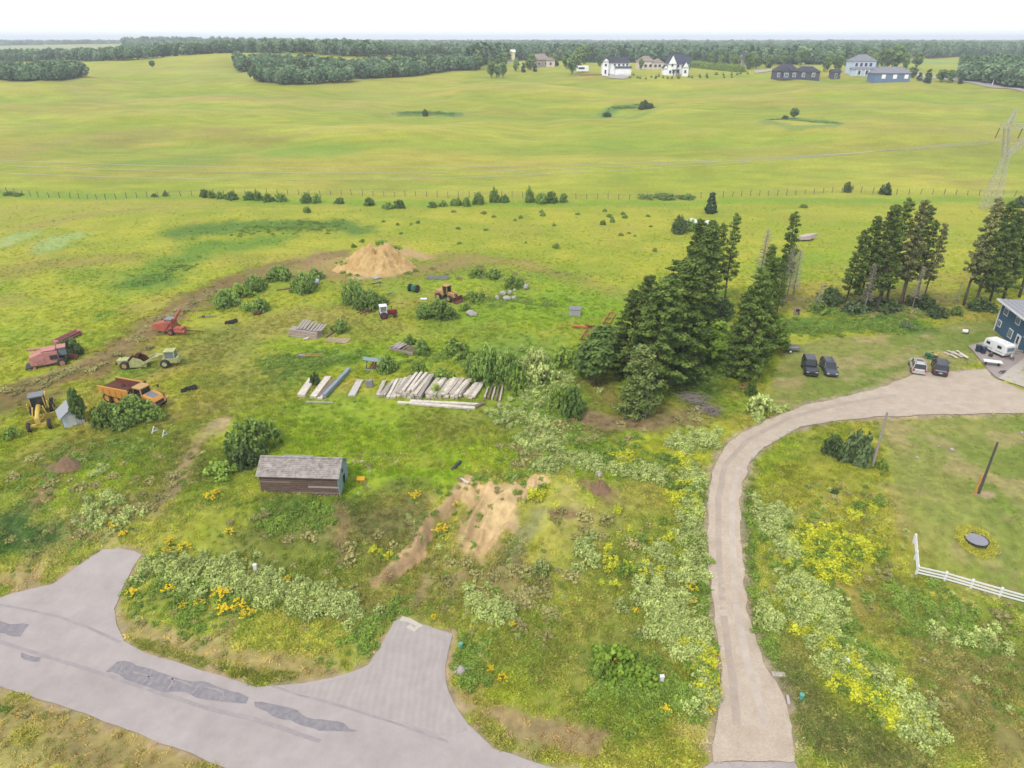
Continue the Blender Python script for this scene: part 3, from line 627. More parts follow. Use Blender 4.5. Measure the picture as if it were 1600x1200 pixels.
def pine_meshes(seed, hh=16., base=.3, wid=3.0, leaf=.15, mat=None, dens=1.0, lean=0., topw=.35, dead=True, nb=None):
    """lodgepole-like conifer in metres: limbs on a tapered trunk carry needle clumps"""
    rr = random.Random(seed); nrg = np.random.default_rng(seed); tr = MB(); bend = rr.uniform(-.4, .4)
    def ax(z): return Vector((bend*math.sin(z/hh*3)+lean*z/hh, .3*math.sin(z/hh*4+seed), z))
    tr.tube([ax(hh*k/8)-Vector((0, 0, .4 if k == 0 else 0)) for k in range(9)], [.21*(1-k/8.6)+.015 for k in range(9)], 7)
    lm = MB(); C = []; RAD = []
    nb = nb or int(hh*5.2*(1-base)*dens); z = hh*base; 
    for k in range(nb):
        f = (k+rr.random())/nb; z = hh*(base+(1-base)*f*.985); a = k*2.4+rr.uniform(-.5, .5)
        prof = (1-f)**.6*(1-topw)+topw*(1-f)**.25
        prof *= .62+.38*math.sin(min(1, f*3.2)*math.pi/2)
        L = wid*prof*rr.uniform(.62, 1.12); c0 = ax(z); dr = Vector((math.cos(a), math.sin(a), rr.uniform(-.05, .35)))
        tip = c0+dr*L; mid = c0+dr*L*.5-Vector((0, 0, .08*L)); lm.tube([c0, mid, tip], [.035, .025, .008], 4, False)
        m = max(2, int(L*2.1)); 
        for j in range(m):
            g = .35+.65*(j+rr.random()*.6)/m; q = c0.lerp(tip, g); C.append((q.x+rr.uniform(-.22, .22), q.y+rr.uniform(-.22, .22), q.z+rr.uniform(-.1, .18))); RAD.append(.30+.22*rr.random())
    if dead:
        for k in range(int(14*base+4)):
            z = hh*base*rr.uniform(.3, 1); a = rr.uniform(0, 6.28); L = rr.uniform(.5, 1.6); c0 = ax(z); lm.tube([c0, c0+Vector((math.cos(a)*L, math.sin(a)*L, rr.uniform(-.2, .2)))], [.02, .006], 3, False)
    C = np.array(C); RAD = np.array(RAD); per = 44; k = np.repeat(np.arange(len(C)), per); d = nrg.normal(size=(len(k), 3)); d /= np.linalg.norm(d, axis=1, keepdims=True)
    p = C[k]+d*(nrg.random(len(k))**.5*RAD[k])[:, None]*np.array([1.15, 1.15, .7]); sh = np.repeat(nrg.random(len(C)), per)*.7+nrg.random(len(k))*.3
    cr = leaf_mesh('crown', p, d*.8+nrg.normal(size=d.shape)*.5+np.array([0, 0, .5]), leaf*.62*(.5+.9*nrg.random(len(k))), sh, mat or L_PINE, 1.0)
    return cr, tr.mesh('trunk', BARK, True), lm.mesh('limbs', BARK)
def tree_obj(ms, p, rz, sc, label, cat='tree', name='pine_tree', group=None):
    t = thing(name, label, cat, p, rz, group); t.scale = sc if hasattr(sc, '__len__') else (sc,)*3
    for m, nme in zip(ms, ('crown', 'trunk', 'limbs')):
        o = obj(nme, m, t)
        if nme != 'trunk': o['kind'] = 'stuff'
    return t
def scale_for(u, v, hpx, hf=hfull):
    """ground point plus the height in metres of something that rises hpx photo pixels there"""
    p = gp(u, v, hf); b = (600-(v-hpx))/FPX; t = p.y/(CP+b*SP); return p, H+(-SP+b*CP)*t-p.z
# ---- the dark pines and spruces by the driveway
PV = [pine_meshes(1, 16, .22, 2.6, dens=1.15), pine_meshes(2, 16, .28, 2.3, dens=1.0), pine_meshes(3, 16, .14, 2.9, dens=1.15), pine_meshes(4, 16, .3, 2.2, dens=1.0, mat=L_DULL)]
PD = [pine_meshes(11, 16, .03, 3.6, dens=1.25, topw=.42, dead=False, leaf=.16), pine_meshes(12, 16, .03, 3.1, dens=1.25, topw=.3, dead=False, leaf=.16), pine_meshes(13, 16, .05, 4.2, dens=1.35, topw=.5, dead=False, leaf=.17)]
PSP = pine_meshes(21, 9, .02, 2.5, dens=2.0, topw=.03, dead=False, leaf=.13, mat=L_SPRUCE)
def pine(u, v, hpx, ms, label, wsc=1.0, ref=16., name='pine_tree', group=None, cat='tree'):
    p, h = scale_for(u, v, hpx); s = h/ref; p.z -= .1
    return tree_obj(ms, p, R.uniform(0, 6.28), (s*wsc, s*wsc, s), label, cat, name, group)
for u, v, hp, k, w, lb in [
    (1024, 612, 180, 2, 1.3, 'broadest dark pine at the front of the grove, behind the grey-topped spruce'),
    (980, 592, 140, 0, 1.25, 'bushy dark pine on the left front of the grove beside the orange frames'),
    (1060, 592, 190, 1, 1.4, 'tall dense pine in the middle of the left group of the grove'),
    (1044, 572, 165, 2, 1.2, 'dense pine filling the heart of the left group of the grove'),
    (1092, 515, 165, 1, 1.3, 'full pine just in front of the tallest back pines of the grove'),
    (1006, 560, 130, 0, 1.2, 'dense pine at the left rear edge of the grove'),
    (1164, 594, 175, 2, .9, 'dense dark pine at the right front of the grove above the orange mower'),
    (1146, 588, 135, 1, 1.0, 'lower dark pine left of the right front pine of the grove'),
    (1184, 568, 165, 0, .85, 'dense pine on the right edge of the grove above the utility trailer'),
    (1072, 545, 165, 1, 1.3, 'dense pine at the rear of the left group of the grove')]:
    pine(u, v, hp, PD[k], lb, w, name='pine_tree', group='pines of the grove beside the driveway')
for u, v, hp, k, w, lb in [
    (1075, 500, 160, 2, 1.0, 'tall pine with dark crown at the back left of the grove'),
    (1098, 480, 138, 0, 1.0, 'tall pine standing left of the bare gap at the back of the grove'),
    (1115, 478, 130, 1, 1.0, 'slender tall pine second from the gap at the back of the grove'),
    (1132, 478, 145, 1, .8, 'thin see-through pine right beside the gap at the back of the grove'),
    (1216, 470, 140, 1, .9, 'narrow pine between the bare dead trees at the right rear of the grove'),
    (1188, 500, 120, 2, .9, 'pine with rounded top behind the right front pines of the grove'),
    (1212, 498, 105, 0, .8, 'shorter pine next to the tall dead tree at the grove edge')]:
    pine(u, v, hp, PV[k], lb, w, group='pines of the grove beside the driveway')
for i, (u, v, hp, k, w, lb) in enumerate([
    (1322, 478, 120, 0, .9, 'leftmost bushy pine of the row behind the lawn'),
    (1338, 486, 150, 2, .9, 'second pine from the left in the row behind the lawn'),
    (1356, 484, 165, 3, .9, 'third pine from the left in the row behind the lawn, with thin crown'),
    (1366, 488, 170, 0, .9, 'leaning tall pine left of the middle of the row behind the lawn'),
    (1385, 480, 170, 1, .9, 'pine right of the leaning pine in the row behind the lawn'),
    (1402, 484, 172, 3, .9, 'tallest pine of the row behind the lawn'),
    (1412, 470, 150, 0, .9, 'pine in the right half of the row behind the lawn'),
    (1432, 472, 128, 1, .8, 'last but one pine at the right end of the row behind the lawn'),
    (1442, 478, 130, 3, .8, 'lone slender pine at the right end of the row behind the lawn'),
    (1376, 470, 120, 2, .8, 'short pine hidden behind the middle of the row behind the lawn')]):
    t = pine(u, v, hp, PV[k], lb, w, group='row of pines behind the lawn'); t.rotation_euler.y = math.radians(R.uniform(0, 3))
for u, v, hp, k, w, lb in [
    (1508, 478, 170, 3, .9, 'bare-stemmed leaning pine left of the blue house'),
    (1525, 478, 165, 0, 1.0, 'dense dark pine close behind the leaning bare-stemmed pine'),
    (1545, 476, 150, 2, 1.0, 'dark pine behind the camper trailer, third of the right-hand group'),
    (1566, 470, 160, 2, 1.1, 'darkest full pine of the group left of the blue house'),
    (1592, 466, 150, 0, 1.1, 'pine touching the roof line of the blue house'),
    (1620, 465, 150, 1, 1.1, 'pine at the right edge of the photo behind the blue house')]:
    pine(u, v, hp, PV[k], lb, w, group='pines beside the blue house')
t = pine(992, 648, 108, PSP, 'short dense spruce with grey dead top at the front of the grove', 1.35, 9., name='spruce_tree')
# grey dead crown tip of that spruce
sp = t; mb = MB(); C = []
for k in range(46):
    z = 9*(.80+.19*k/46); a = k*2.4; L = 1.15*(1-(z/9-.78)/.24)+.12; mb.tube([(0, 0, z), (math.cos(a)*L, math.sin(a)*L, z+.12)], [.02, .008], 3, False)
    C += [(math.cos(a)*L*g, math.sin(a)*L*g, z+.1) for g in (.5, .8, 1)]
C = np.array(C); k = np.repeat(np.arange(len(C)), 8); d = sphere_pts(len(k))
mb.tube([(0, 0, 7), (0, 0, 9.1)], [.05, .015], 5)
obj('dead_top', mb.mesh('dead_top', DEADW), sp)['label'] = 'grey bare top twigs'
obj('dry_needles', leaf_mesh('dry_needles', C[k]+d*.16, d, np.full(len(k), .035), NR.random(len(k)), L_DULL), sp)
# ---- dead trees
def dead_mesh(seed, hh=14., wid=1.6, n=95, lo=.25):
    rr = random.Random(seed); tr = MB(); tr.tube([(0, 0, -.3), (.1, 0, hh*.5), (0, .1, hh)], [.2, .12, .03], 6); lm = MB()
    for k in range(n):
        f = k/n; z = hh*(lo+(1-lo)*f*.97); a = k*2.4; L = wid*(1-f*.75)*rr.uniform(.5, 1.1); dr = Vector((math.cos(a), math.sin(a), rr.uniform(-.3, .3))); c0 = Vector((0, 0, z)); tip = c0+dr*L
        lm.tube([c0, tip], [.05, .02], 3, False)
        for j in range(3):
            g = .35+.2*j; q = c0.lerp(tip, g); a2 = a+rr.choice((-.8, .8)); lm.tube([q, q+Vector((math.cos(a2), math.sin(a2), rr.uniform(-.3, .4)))*L*.4], [.03, .014], 3, False)
    m_ = 1500; zz = hh*(lo+(1-lo)*NR.random(m_)**.9); rr_ = wid*(1.05-zz/hh*.75)*NR.random(m_)**.6; aa = NR.random(m_)*6.283
    tw = leaf_mesh('twigs', np.stack([np.cos(aa)*rr_, np.sin(aa)*rr_, zz], 1), NR.normal(size=(m_, 3)), .018*(.6+.8*NR.random(m_)), NR.random(m_), L_GREY, 6.0)
    return lm.mesh('limbs', DEADW), tr.mesh('trunk', DEADW), tw
DM = [dead_mesh(1, wid=2.6), dead_mesh(2, wid=2.2), dead_mesh(3, hh=14, wid=2.0, n=50, lo=.3)]
def dead(u, v, hp, k, label):
    p, h = scale_for(u, v, hp); t = thing('dead_tree', label, 'dead tree', p, R.uniform(0, 6), 'bare dead trees'); t.scale = (h/14,)*3
    obj('limbs', DM[k][0], t)['kind'] = 'stuff'; obj('trunk', DM[k][1], t); obj('twigs', DM[k][2], t)['kind'] = 'stuff'; return t
dead(1228, 472, 90, 0, 'grey bare dead tree right of the grove, nearest the white boat'); dead(1237, 470, 80, 1, 'thin grey dead tree just right of the tallest bare one'); dead(1182, 470, 112, 1, 'grey dead tree poking up between the two halves of the grove')
dead(1222, 476, 85, 2, 'short bare dead tree against the right side of the grove'); dead(1275, 490, 48, 2, 'short snapped dead stem in the weeds left of the pine row'); dead(1492, 478, 38, 2, 'bare reddish dead sapling between the two pine groups')
dead(1348, 492, 80, 2, 'bare grey stem in front of the pine row'); dead(1424, 486, 70, 2, 'bare grey stem near the right end of the pine row')
# ---- broadleaf trees near the grove
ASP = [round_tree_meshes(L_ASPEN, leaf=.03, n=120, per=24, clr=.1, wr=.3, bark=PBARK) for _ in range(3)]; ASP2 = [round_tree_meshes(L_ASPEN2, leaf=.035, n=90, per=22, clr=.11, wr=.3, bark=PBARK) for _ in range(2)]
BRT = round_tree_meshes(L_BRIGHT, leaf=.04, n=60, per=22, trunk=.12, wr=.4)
def broad(u, v, hp, ms, w, label, name='broadleaf_tree', cat='tree', group=None):
    p, h = scale_for(u, v, hp); return tree_obj(ms, p, R.uniform(0, 6), (h*w, h*w, h), label, cat, name, group)
broad(928, 600, 68, ASP[0], 1.2, 'leafy green poplar at the left foot of the grove beside the white buckets')
broad(942, 570, 62, ASP[1], 1.1, 'leafy green poplar just behind the orange pipe frames')
broad(915, 590, 42, ASP[2], 1.2, 'low leafy poplar sapling outermost on the left of the grove')
broad(1110, 565, 60, BRT, 1.0, 'small green understorey tree in the shady gap of the grove')
broad(1212, 548, 40, BRT, 1.1, 'small lime green tree behind the utility trailer')
broad(131, 668, 62, ASP[2], .42, 'thin young poplar rising beside the little grey-roofed hut')
broad(1110, 333, 34, (lambda m: m)(cone_tree_meshes(L_FSPR, wr=.26)), 1., 'small lone spruce in front of the wire fence', 'spruce_tree')
# ---- bushes: (u, v of the foot, width, height in photo px, kind, label)
BL = [(388, 716, 84, 64, 'willow', 'large round willow bush behind the old wooden shed'),
 (378, 735, 44, 40, 'dark', 'dark bush against the left end of the old wooden shed'),
 (200, 666, 74, 46, 'willow', 'big willow bush in front of the orange dump truck'), (160, 668, 52, 40, 'willow', 'willow bush between the grey-roofed hut and the dump truck'), (240, 660, 34, 24, 'weed', 'low green bush below the cab of the dump truck'),
 (102, 562, 42, 32, 'dark', 'dark bush growing against the front of the red combine'), (14, 688, 30, 22, 'weed', 'low bush at the left edge below the yellow grader'),
 (350, 482, 44, 32, 'willow', 'lowest left bush in the row running up to the sand pile'), (372, 468, 40, 26, 'weed', 'second bush from the left in the row up to the sand pile'), (395, 458, 38, 30, 'willow', 'middle bush of the row up to the sand pile'),
 (434, 440, 44, 25, 'willow', 'flat-topped bush at the upper left of the row below the sand pile'), (472, 460, 44, 38, 'willow', 'tallest bush of the row beside the pale barrel below the sand pile'), (492, 438, 26, 20, 'willow', 'small bush right of the tallest bush below the sand pile'),
 (404, 489, 34, 26, 'willow', 'bush standing apart below the row up to the sand pile'), (383, 486, 26, 14, 'weed', 'small low bush beneath the row up to the sand pile'), 
 (552, 478, 38, 46, 'willow', 'tall bush left of the white and red tractor'), (572, 486, 46, 34, 'willow', 'wide bush just behind the white and red tractor'), (590, 480, 30, 22, 'willow', 'low right shoulder bush behind the tractor'),
 (664, 498, 38, 26, 'willow', 'left half of the bushes in front of the yellow loader'), (688, 501, 48, 34, 'willow', 'right half of the bushes in front of the yellow loader'), (530, 521, 28, 24, 'willow', 'small round bush between the plank pile and the floor panel'),
 (728, 486, 14, 14, 'willow', 'tiny bush beside the heap of grey tarpaulin'), (640, 540, 20, 18, 'willow', 'small bush behind the collapsed wooden pen'), (660, 556, 28, 28, 'willow', 'narrow bush right of the collapsed wooden pen'), (604, 584, 36, 30, 'willow', 'bush beside the rusty scrap heap'),
 (655, 588, 30, 26, 'weed', 'pale green bush behind the left log stacks'), (712, 562, 60, 34, 'weed', 'spreading low bush above the flat slab stacks'), (690, 596, 40, 20, 'weed', 'low bush just behind the big log stack'),
 (765, 606, 56, 74, 'willow', 'tallest willow at the right end of the log stacks'), (792, 600, 50, 60, 'willow', 'willow right of the tallest one beside the log stacks'), (745, 596, 40, 46, 'willow', 'willow left of the tallest one beside the log stacks'), (808, 616, 40, 40, 'weed', 'weedy bush below the willows at the right end of the log stacks'),
 (800, 452, 38, 22, 'weed', 'low spreading bush beyond the rubble'), (770, 436, 30, 16, 'willow', 'flat bush behind the rubble heap'), (808, 450, 24, 20, 'willow', 'round bush beside the white boulders'), (745, 434, 36, 14, 'weed', 'flattest bush right of the metal racks'), (742, 474, 40, 16, 'weed', 'low bush right of the yellow loader'),
 (895, 655, 38, 56, 'aspenb', 'tall green sapling thicket left of the bare ground under the spruce'), (870, 640, 34, 40, 'weed', 'green thicket second to the left of the spruce'), (850, 605, 50, 40, 'pale', 'pale weedy thicket below the grey shed'), (832, 580, 44, 36, 'pale', 'pale thicket right of the log stack willows'), (880, 580, 50, 40, 'weed', 'green thicket left of the grove poplars'),
 (1340, 728, 50, 62, 'blue', 'tall bluish willow beside the bare wooden pole'), (1304, 714, 34, 38, 'dark', 'darker bush left of the bluish willow by the pole'), (1322, 722, 30, 36, 'blue', 'bluish bush between the dark bush and the tall one by the pole'), (1378, 736, 24, 22, 'weed', 'low bush right of the foot of the bare wooden pole'),
 (1192, 652, 46, 40, 'pale', 'pale green bush where the driveway bends'), (1175, 620, 20, 26, 'aspenb', 'narrow bush right of the small orange mower'), (1467, 498, 30, 22, 'dark', 'round dark bush behind the lawn between the pine groups'), (1496, 494, 20, 18, 'willow', 'smaller round bush right of the dark one behind the lawn'), (1418, 516, 24, 14, 'blue', 'low bluish brush at the top of the lawn'),
 (1300, 478, 40, 30, 'dark', 'dark thicket left of the row of pines'), (1285, 492, 44, 28, 'weed', 'weedy thicket right of the small wooden stand'), (1445, 484, 44, 22, 'dark', 'dark undergrowth at the right end of the pine row'), (1388, 490, 60, 20, 'dark', 'dark undergrowth at the foot of the middle pines'), (1340, 494, 44, 24, 'blue', 'grey-green undergrowth at the left foot of the pine row'),
 (1540, 488, 46, 20, 'dark', 'undergrowth at the foot of the pines left of the blue house'), (1130, 500, 40, 34, 'dark', 'dark shrub in the shaded gap of the grove'), (1100, 520, 34, 24, 'dark', 'second dark shrub in the shaded gap of the grove'), (1062, 366, 26, 30, 'dark', 'bush left of the white tarpaulin behind the grove'),
 (1080, 362, 26, 22, 'willow', 'bush in front of the white tarpaulin behind the grove'), (1108, 365, 22, 20, 'willow', 'bush right of the white tarpaulin behind the grove'), (962, 1060, 74, 40, 'bright', 'bright green mound of weeds near the lower edge, left of the driveway'), (1010, 1080, 60, 30, 'bright', 'bright green weed clump beside the white pedestal'), (945, 1065, 40, 36, 'weed', 'green weed clump left of the brightest mound'),
 (846, 905, 32, 36, 'pale', 'pale round weed bush alone on the slope below the sandy cut'), (1195, 985, 26, 30, 'pale', 'pale weed bush close to the right side of the driveway'), (1305, 773, 14, 10, 'dark', 'tiny dark green tuft on the yellow grass right of the driveway'),
 (345, 750, 60, 22, 'weed', 'low weeds left of the old wooden shed'), (1325, 301, 14, 17, 'dark', 'left one of the two dark shrubs on the wire fence'), (1386, 305, 20, 19, 'dark', 'right one of the two dark shrubs on the wire fence'), (1597, 325, 26, 18, 'dark', 'dark shrub at the right edge beside the pylon'),
 (664, 182, 10, 11, 'dark', 'dark shrub in the left reedy hollow of the far field'), (1010, 171, 26, 14, 'dark', 'larger dark shrub of the middle hollow in the far field'), (949, 183, 15, 8, 'dark', 'smaller dark shrub of the middle hollow in the far field'), (1228, 186, 12, 6, 'blue', 'low grey shrub beside the lone tree of the right hollow'),
 (480, 333, 14, 12, 'willow', 'small bush below the fence, left of the scattered saplings'), (943, 352, 10, 10, 'willow', 'tiny bush in the middle meadow left of its twin'), (957, 348, 8, 10, 'willow', 'tiny bush in the middle meadow right of its twin'), (848, 338, 10, 7, 'willow', 'tiny bush below the fence clump'), (870, 389, 14, 9, 'weed', 'tiny bush on the meadow above the grey shed'), (1024, 394, 10, 8, 'weed', 'tiny bush on the meadow left of the grove'), (1258, 325, 14, 6, 'willow', 'low tuft below the fence right of the lone spruce')]
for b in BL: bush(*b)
# hedge-like clumps along the wire fence
ORD = ['first', 'second', 'third', 'fourth', 'fifth', 'sixth', 'seventh', 'eighth', 'ninth', 'tenth', 'eleventh', 'twelfth', 'thirteenth', 'fourteenth', 'fifteenth', 'sixteenth', 'seventeenth', 'eighteenth', 'nineteenth', 'twentieth']
ORD += ['twenty-'+w_ for w_ in ORD[:9]]+['thirtieth', 'thirty-first', 'thirty-second']
_us = [318, 330, 343, 360, 388, 402, 418, 438, 478, 493, 530, 576, 606, 624, 676, 692, 714, 730, 748, 772, 788, 828, 846, 862, 880, 10, 25, 258, 240, 1040, 1010, 1075]; FR = [sorted(_us).index(u_) for u_ in _us]
for i, (u, v, w, h) in enumerate([(318, 309, 14, 14), (330, 310, 16, 14), (343, 311, 16, 12), (360, 313, 20, 15), (388, 313, 18, 14), (402, 314, 16, 18), (418, 316, 18, 14), (438, 316, 20, 16), (478, 318, 18, 18), (493, 318, 18, 17), (530, 319, 16, 11), (576, 322, 18, 14), (606, 327, 20, 12), (624, 326, 20, 15), (676, 325, 16, 11), (692, 323, 14, 11), (714, 322, 20, 15), (730, 323, 14, 18), (748, 320, 20, 20), (772, 317, 18, 26), (788, 317, 16, 14), (828, 317, 17, 26), (846, 319, 20, 18), (862, 318, 20, 20), (880, 317, 14, 16), (10, 306, 20, 7), (25, 307, 16, 6), (258, 307, 8, 10), (240, 308, 10, 6), (1040, 312, 40, 8), (1010, 312, 30, 9), (1075, 312, 30, 7)]):
    bush(u, v, w, h, R.choice(['willow', 'aspenb']), ('tall' if h > 17 else 'mid-sized' if h > 12 else 'low')+' green bush along the wire fence, '+ORD[FR[i]]+' from the left', group='bushes along the wire fence', name='fence_bush')
# scattered small tufts on the middle meadow and slopes
for i in range(28):
    u, v = R.uniform(560, 1020), R.uniform(330, 392)
    bush(u, v, R.uniform(5, 11), R.uniform(3, 6), R.choice(['weed', 'willow']), 'tiny green shrub scattered on the meadow below the wire fence', 'shrub', 'scattered meadow shrubs', 'meadow_shrub')
broad(239, 107, 13, ASP[0], 1.1, 'lone round tree on the hilltop in the far field'); broad(1240, 186, 18, ASP2[0], 1.3, 'lone tree at the edge of the right reedy hollow')
# ---- tansy plants with orange yellow heads
def tansy_meshes():
    p, nr, s, sh = clumps(16, 14, env_dome(.85, .6), .075, .22); p[:, 2] = np.maximum(p[:, 2], .02); g = leaf_mesh('leaves', p, nr, s, sh, L_WEED)
    n = 34; c = env_dome(.85, .8)(n); c[:, 2] = .62+.42*NR.random(n)*(1-(c[:, 0]**2+c[:, 1]**2)*.5); k = np.repeat(np.arange(n), 7); d = NR.normal(size=(len(k), 3))*np.array([.06, .06, .03])
    f = leaf_mesh('blossom', c[k]+d, np.tile([0, 0, 1.], (len(k), 1))+NR.normal(size=(len(k), 3))*.35, .045*(.7+.6*NR.random(len(k))), NR.random(len(k)), L_ORG); return g, f
TM = [tansy_meshes() for _ in range(3)]
for i, (u, v, w, lb) in enumerate([(180, 826, 24, 'two-headed tansy above the left apron, its upper plant'), (192, 838, 16, 'small tansy above the left apron, its lower plant'), (266, 850, 24, 'tansy at the top of the cluster right of the left apron'), (262, 864, 22, 'tansy directly beneath the top plant of the cluster right of the left apron'),
    (290, 858, 24, 'tansy on the right of the cluster beyond the left apron'), (276, 885, 20, 'tansy below the cluster right of the left apron'), (325, 887, 14, 'small tansy halfway between the left apron and the white marker'), (210, 930, 24, 'tansy next to the right edge of the left apron'), (265, 924, 24, 'round tansy above the mown verge'),
    (286, 950, 18, 'yellow green tansy nearest the mown verge'), (350, 935, 36, 'large tansy left of the brightest pair'), (352, 958, 28, 'tansy below the large one near the mown verge'), (374, 952, 30, 'brightest tansy clump above the verge'), (389, 965, 32, 'tansy at the lower right of the brightest clumps'),
    (449, 910, 22, 'tansy among pale weeds between the aprons'), (442, 928, 12, 'small tansy in the pale weeds between the aprons'), (330, 780, 26, 'tansy left of the old wooden shed'), (338, 772, 16, 'small tansy right behind the one left of the wooden shed'), (360, 834, 20, 'tansy on the slope below the wooden shed'),
    (690, 832, 26, 'tansy between the two eroded strips'), (711, 790, 14, 'tansy at the left edge of the sandy cut'), (648, 780, 24, 'dull tansy on the mound right of the shed'), (768, 1050, 16, 'left tansy of the pair right of the ridged apron'), (786, 1062, 20, 'right tansy of the pair right of the ridged apron'),
    (965, 1045, 30, 'tansy on top of the bright green weed mound'), (944, 1040, 16, 'tansy on the left of the bright green weed mound'), (1040, 1112, 22, 'tansy at the lower edge left of the driveway'), (1108, 1112, 22, 'tansy at the lower edge touching the driveway'), (1080, 922, 22, 'tansy in the pale weeds left of the driveway'),
    (1080, 942, 20, 'tansy below another in the pale weeds left of the driveway'), (992, 958, 14, 'single small tansy in the middle of the lower meadow'), (678, 968, 12, 'small tansy above the ridged apron'), (802, 980, 14, 'tansy at the foot of the pale bush right of the ridged apron'), (862, 668, 10, 'small yellow plant in the brown weeds near the grove'), (312, 944, 20, 'yellow green plant right of the round tansy above the verge'), (370, 900, 14, 'small yellow plant below the white marker')]):
    p = gp(u, v); w = w/ppm(p)/2; t = thing('tansy_plant', lb, 'flowering plant', p-Vector((0, 0, .04)), R.uniform(0, 6), 'tansy plants'); t.scale = (w*1.05, w*1.05, max(.55, w*.95)); g, f = R.choice(TM); obj('leaves', g, t); obj('blossom', f, t)

# ------------------------------------------------------------------ scattered ground cover and woods (uncountable: one object each)
def scatter(name, pts, scale, sources, tint=None, label=None, cat=None, zs=None):
    """instances of unlinked source meshes on points; per-point scale, turn and tint"""
    me = bpy.data.meshes.new(name); me.vertices.add(len(pts)); me.vertices.foreach_set('co', pts.astype(np.float32).ravel()); me.update()
    sc = np.stack([scale, scale, scale if zs is None else zs], 1)
    a = me.attributes.new('sc', 'FLOAT_VECTOR', 'POINT'); a.data.foreach_set('vector', sc.astype(np.float32).ravel())
    a = me.attributes.new('turn', 'FLOAT_VECTOR', 'POINT'); rt = np.zeros((len(pts), 3), np.float32); rt[:, 2] = NR.random(len(pts))*6.283; rt[:, :2] = NR.normal(size=(len(pts), 2))*.06; a.data.foreach_set('vector', rt.ravel())
    a = me.attributes.new('pick', 'INT', 'POINT'); a.data.foreach_set('value', NR.integers(0, len(sources), len(pts)).astype(np.int32))
    if tint is not None:
        a = me.attributes.new('tint', 'FLOAT_COLOR', 'POINT'); a.data.foreach_set('color', np.concatenate([tint, np.ones((len(tint), 1))], 1).astype(np.float32).ravel())
    g = bpy.data.node_groups.new(name+'_nodes', 'GeometryNodeTree'); g.interface.new_socket('Geometry', in_out='INPUT', socket_type='NodeSocketGeometry'); g.interface.new_socket('Geometry', in_out='OUTPUT', socket_type='NodeSocketGeometry')
    n = g.nodes; l = g.links; gi = n.new('NodeGroupInput'); go = n.new('NodeGroupOutput'); jn = n.new('GeometryNodeJoinGeometry')
    for k, m in reversed(list(enumerate(sources))):
        so = bpy.data.objects.new(name+'_source', m); oi = n.new('GeometryNodeObjectInfo'); oi.inputs['Object'].default_value = so
        gt = n.new('GeometryNodeGeometryToInstance'); l.new(oi.outputs['Geometry'], gt.inputs[0]); l.new(gt.outputs[0], jn.inputs[0])
    ip = n.new('GeometryNodeInstanceOnPoints'); ip.inputs['Pick Instance'].default_value = True
    def na(nm, ty):
        q = n.new('GeometryNodeInputNamedAttribute'); q.data_type = ty; q.inputs['Name'].default_value = nm; return q.outputs['Attribute']
    l.new(gi.outputs[0], ip.inputs['Points']); l.new(jn.outputs[0], ip.inputs['Instance']); l.new(na('pick', 'INT'), ip.inputs['Instance Index'])
    l.new(na('sc', 'FLOAT_VECTOR'), ip.inputs['Scale']); l.new(na('turn', 'FLOAT_VECTOR'), ip.inputs['Rotation']); l.new(ip.outputs[0], go.inputs[0])
    o = obj(name, me); md = o.modifiers.new('scatter', 'NODES'); md.node_group = g; tag(o, label, cat, kind='stuff'); return o
GRASSM = attr_mat('grass_blades', 'tint', 'INSTANCER', nscale=3, namt=.2, bump=0, trans=.45)
def tuft_mesh(n=18, h=.26, r=.34, w=.035, lean=1.1):
    mb = MB()
    for k in range(n):
        a = R.uniform(0, 6.28); q = r*math.sqrt(R.random()); x, y = math.cos(a)*q, math.sin(a)*q; b = R.uniform(0, 6.28); hh = h*R.uniform(.5, 1.1); dx, dy = math.cos(b)*w, math.sin(b)*w
        c = R.uniform(0, 6.28); lx, ly = math.cos(c)*lean*hh, math.sin(c)*lean*hh
        mb.add([(x-dx, y-dy, -.03), (x+dx, y+dy, -.03), (x+dx*.6+lx*.5, y+dy*.6+ly*.5, hh*.75), (x+lx, y+ly, hh*.95)], [(0, 1, 2, 3)])
    return mb.mesh('tuft', GRASSM)
TUFT = [tuft_mesh() for _ in range(4)]
def ground_z(x, y): return hfull(x, y)
N = 330000
yy = np.exp(NR.uniform(math.log(27), math.log(200), N)); xx = NR.uniform(-1, 1, N)*(.8*yy+20)
keep = np.ones(N, bool)
for Pp in (ROADW, DRIVEW, PATIOW): keep &= np.where(yy < 125, polydist(xx, yy, Pp) > .25, True)
keep &= np.where(yy < 60, polydist(xx, yy, P([(1552, 580), (1600, 556), (1700, 556), (1760, 650), (1690, 640), (1600, 610)])) > .2, True)
lw = np.zeros(N, bool)
for Pp in (LAWN1, LAWN2): lw |= (polydist(xx, yy, Pp) < 0) & (yy < 125)
keep &= ~(lw & (NR.random(N) < .8))
dens = fbm(xx, yy, 5, 301, 3); keep &= NR.random(N) < (ss(.28, .6, dens)*.85+.15)*(1-.9*ss(100, 190, yy))*.75
xx, yy, lw = xx[keep], yy[keep], lw[keep]
c = gcolor(xx, yy); 
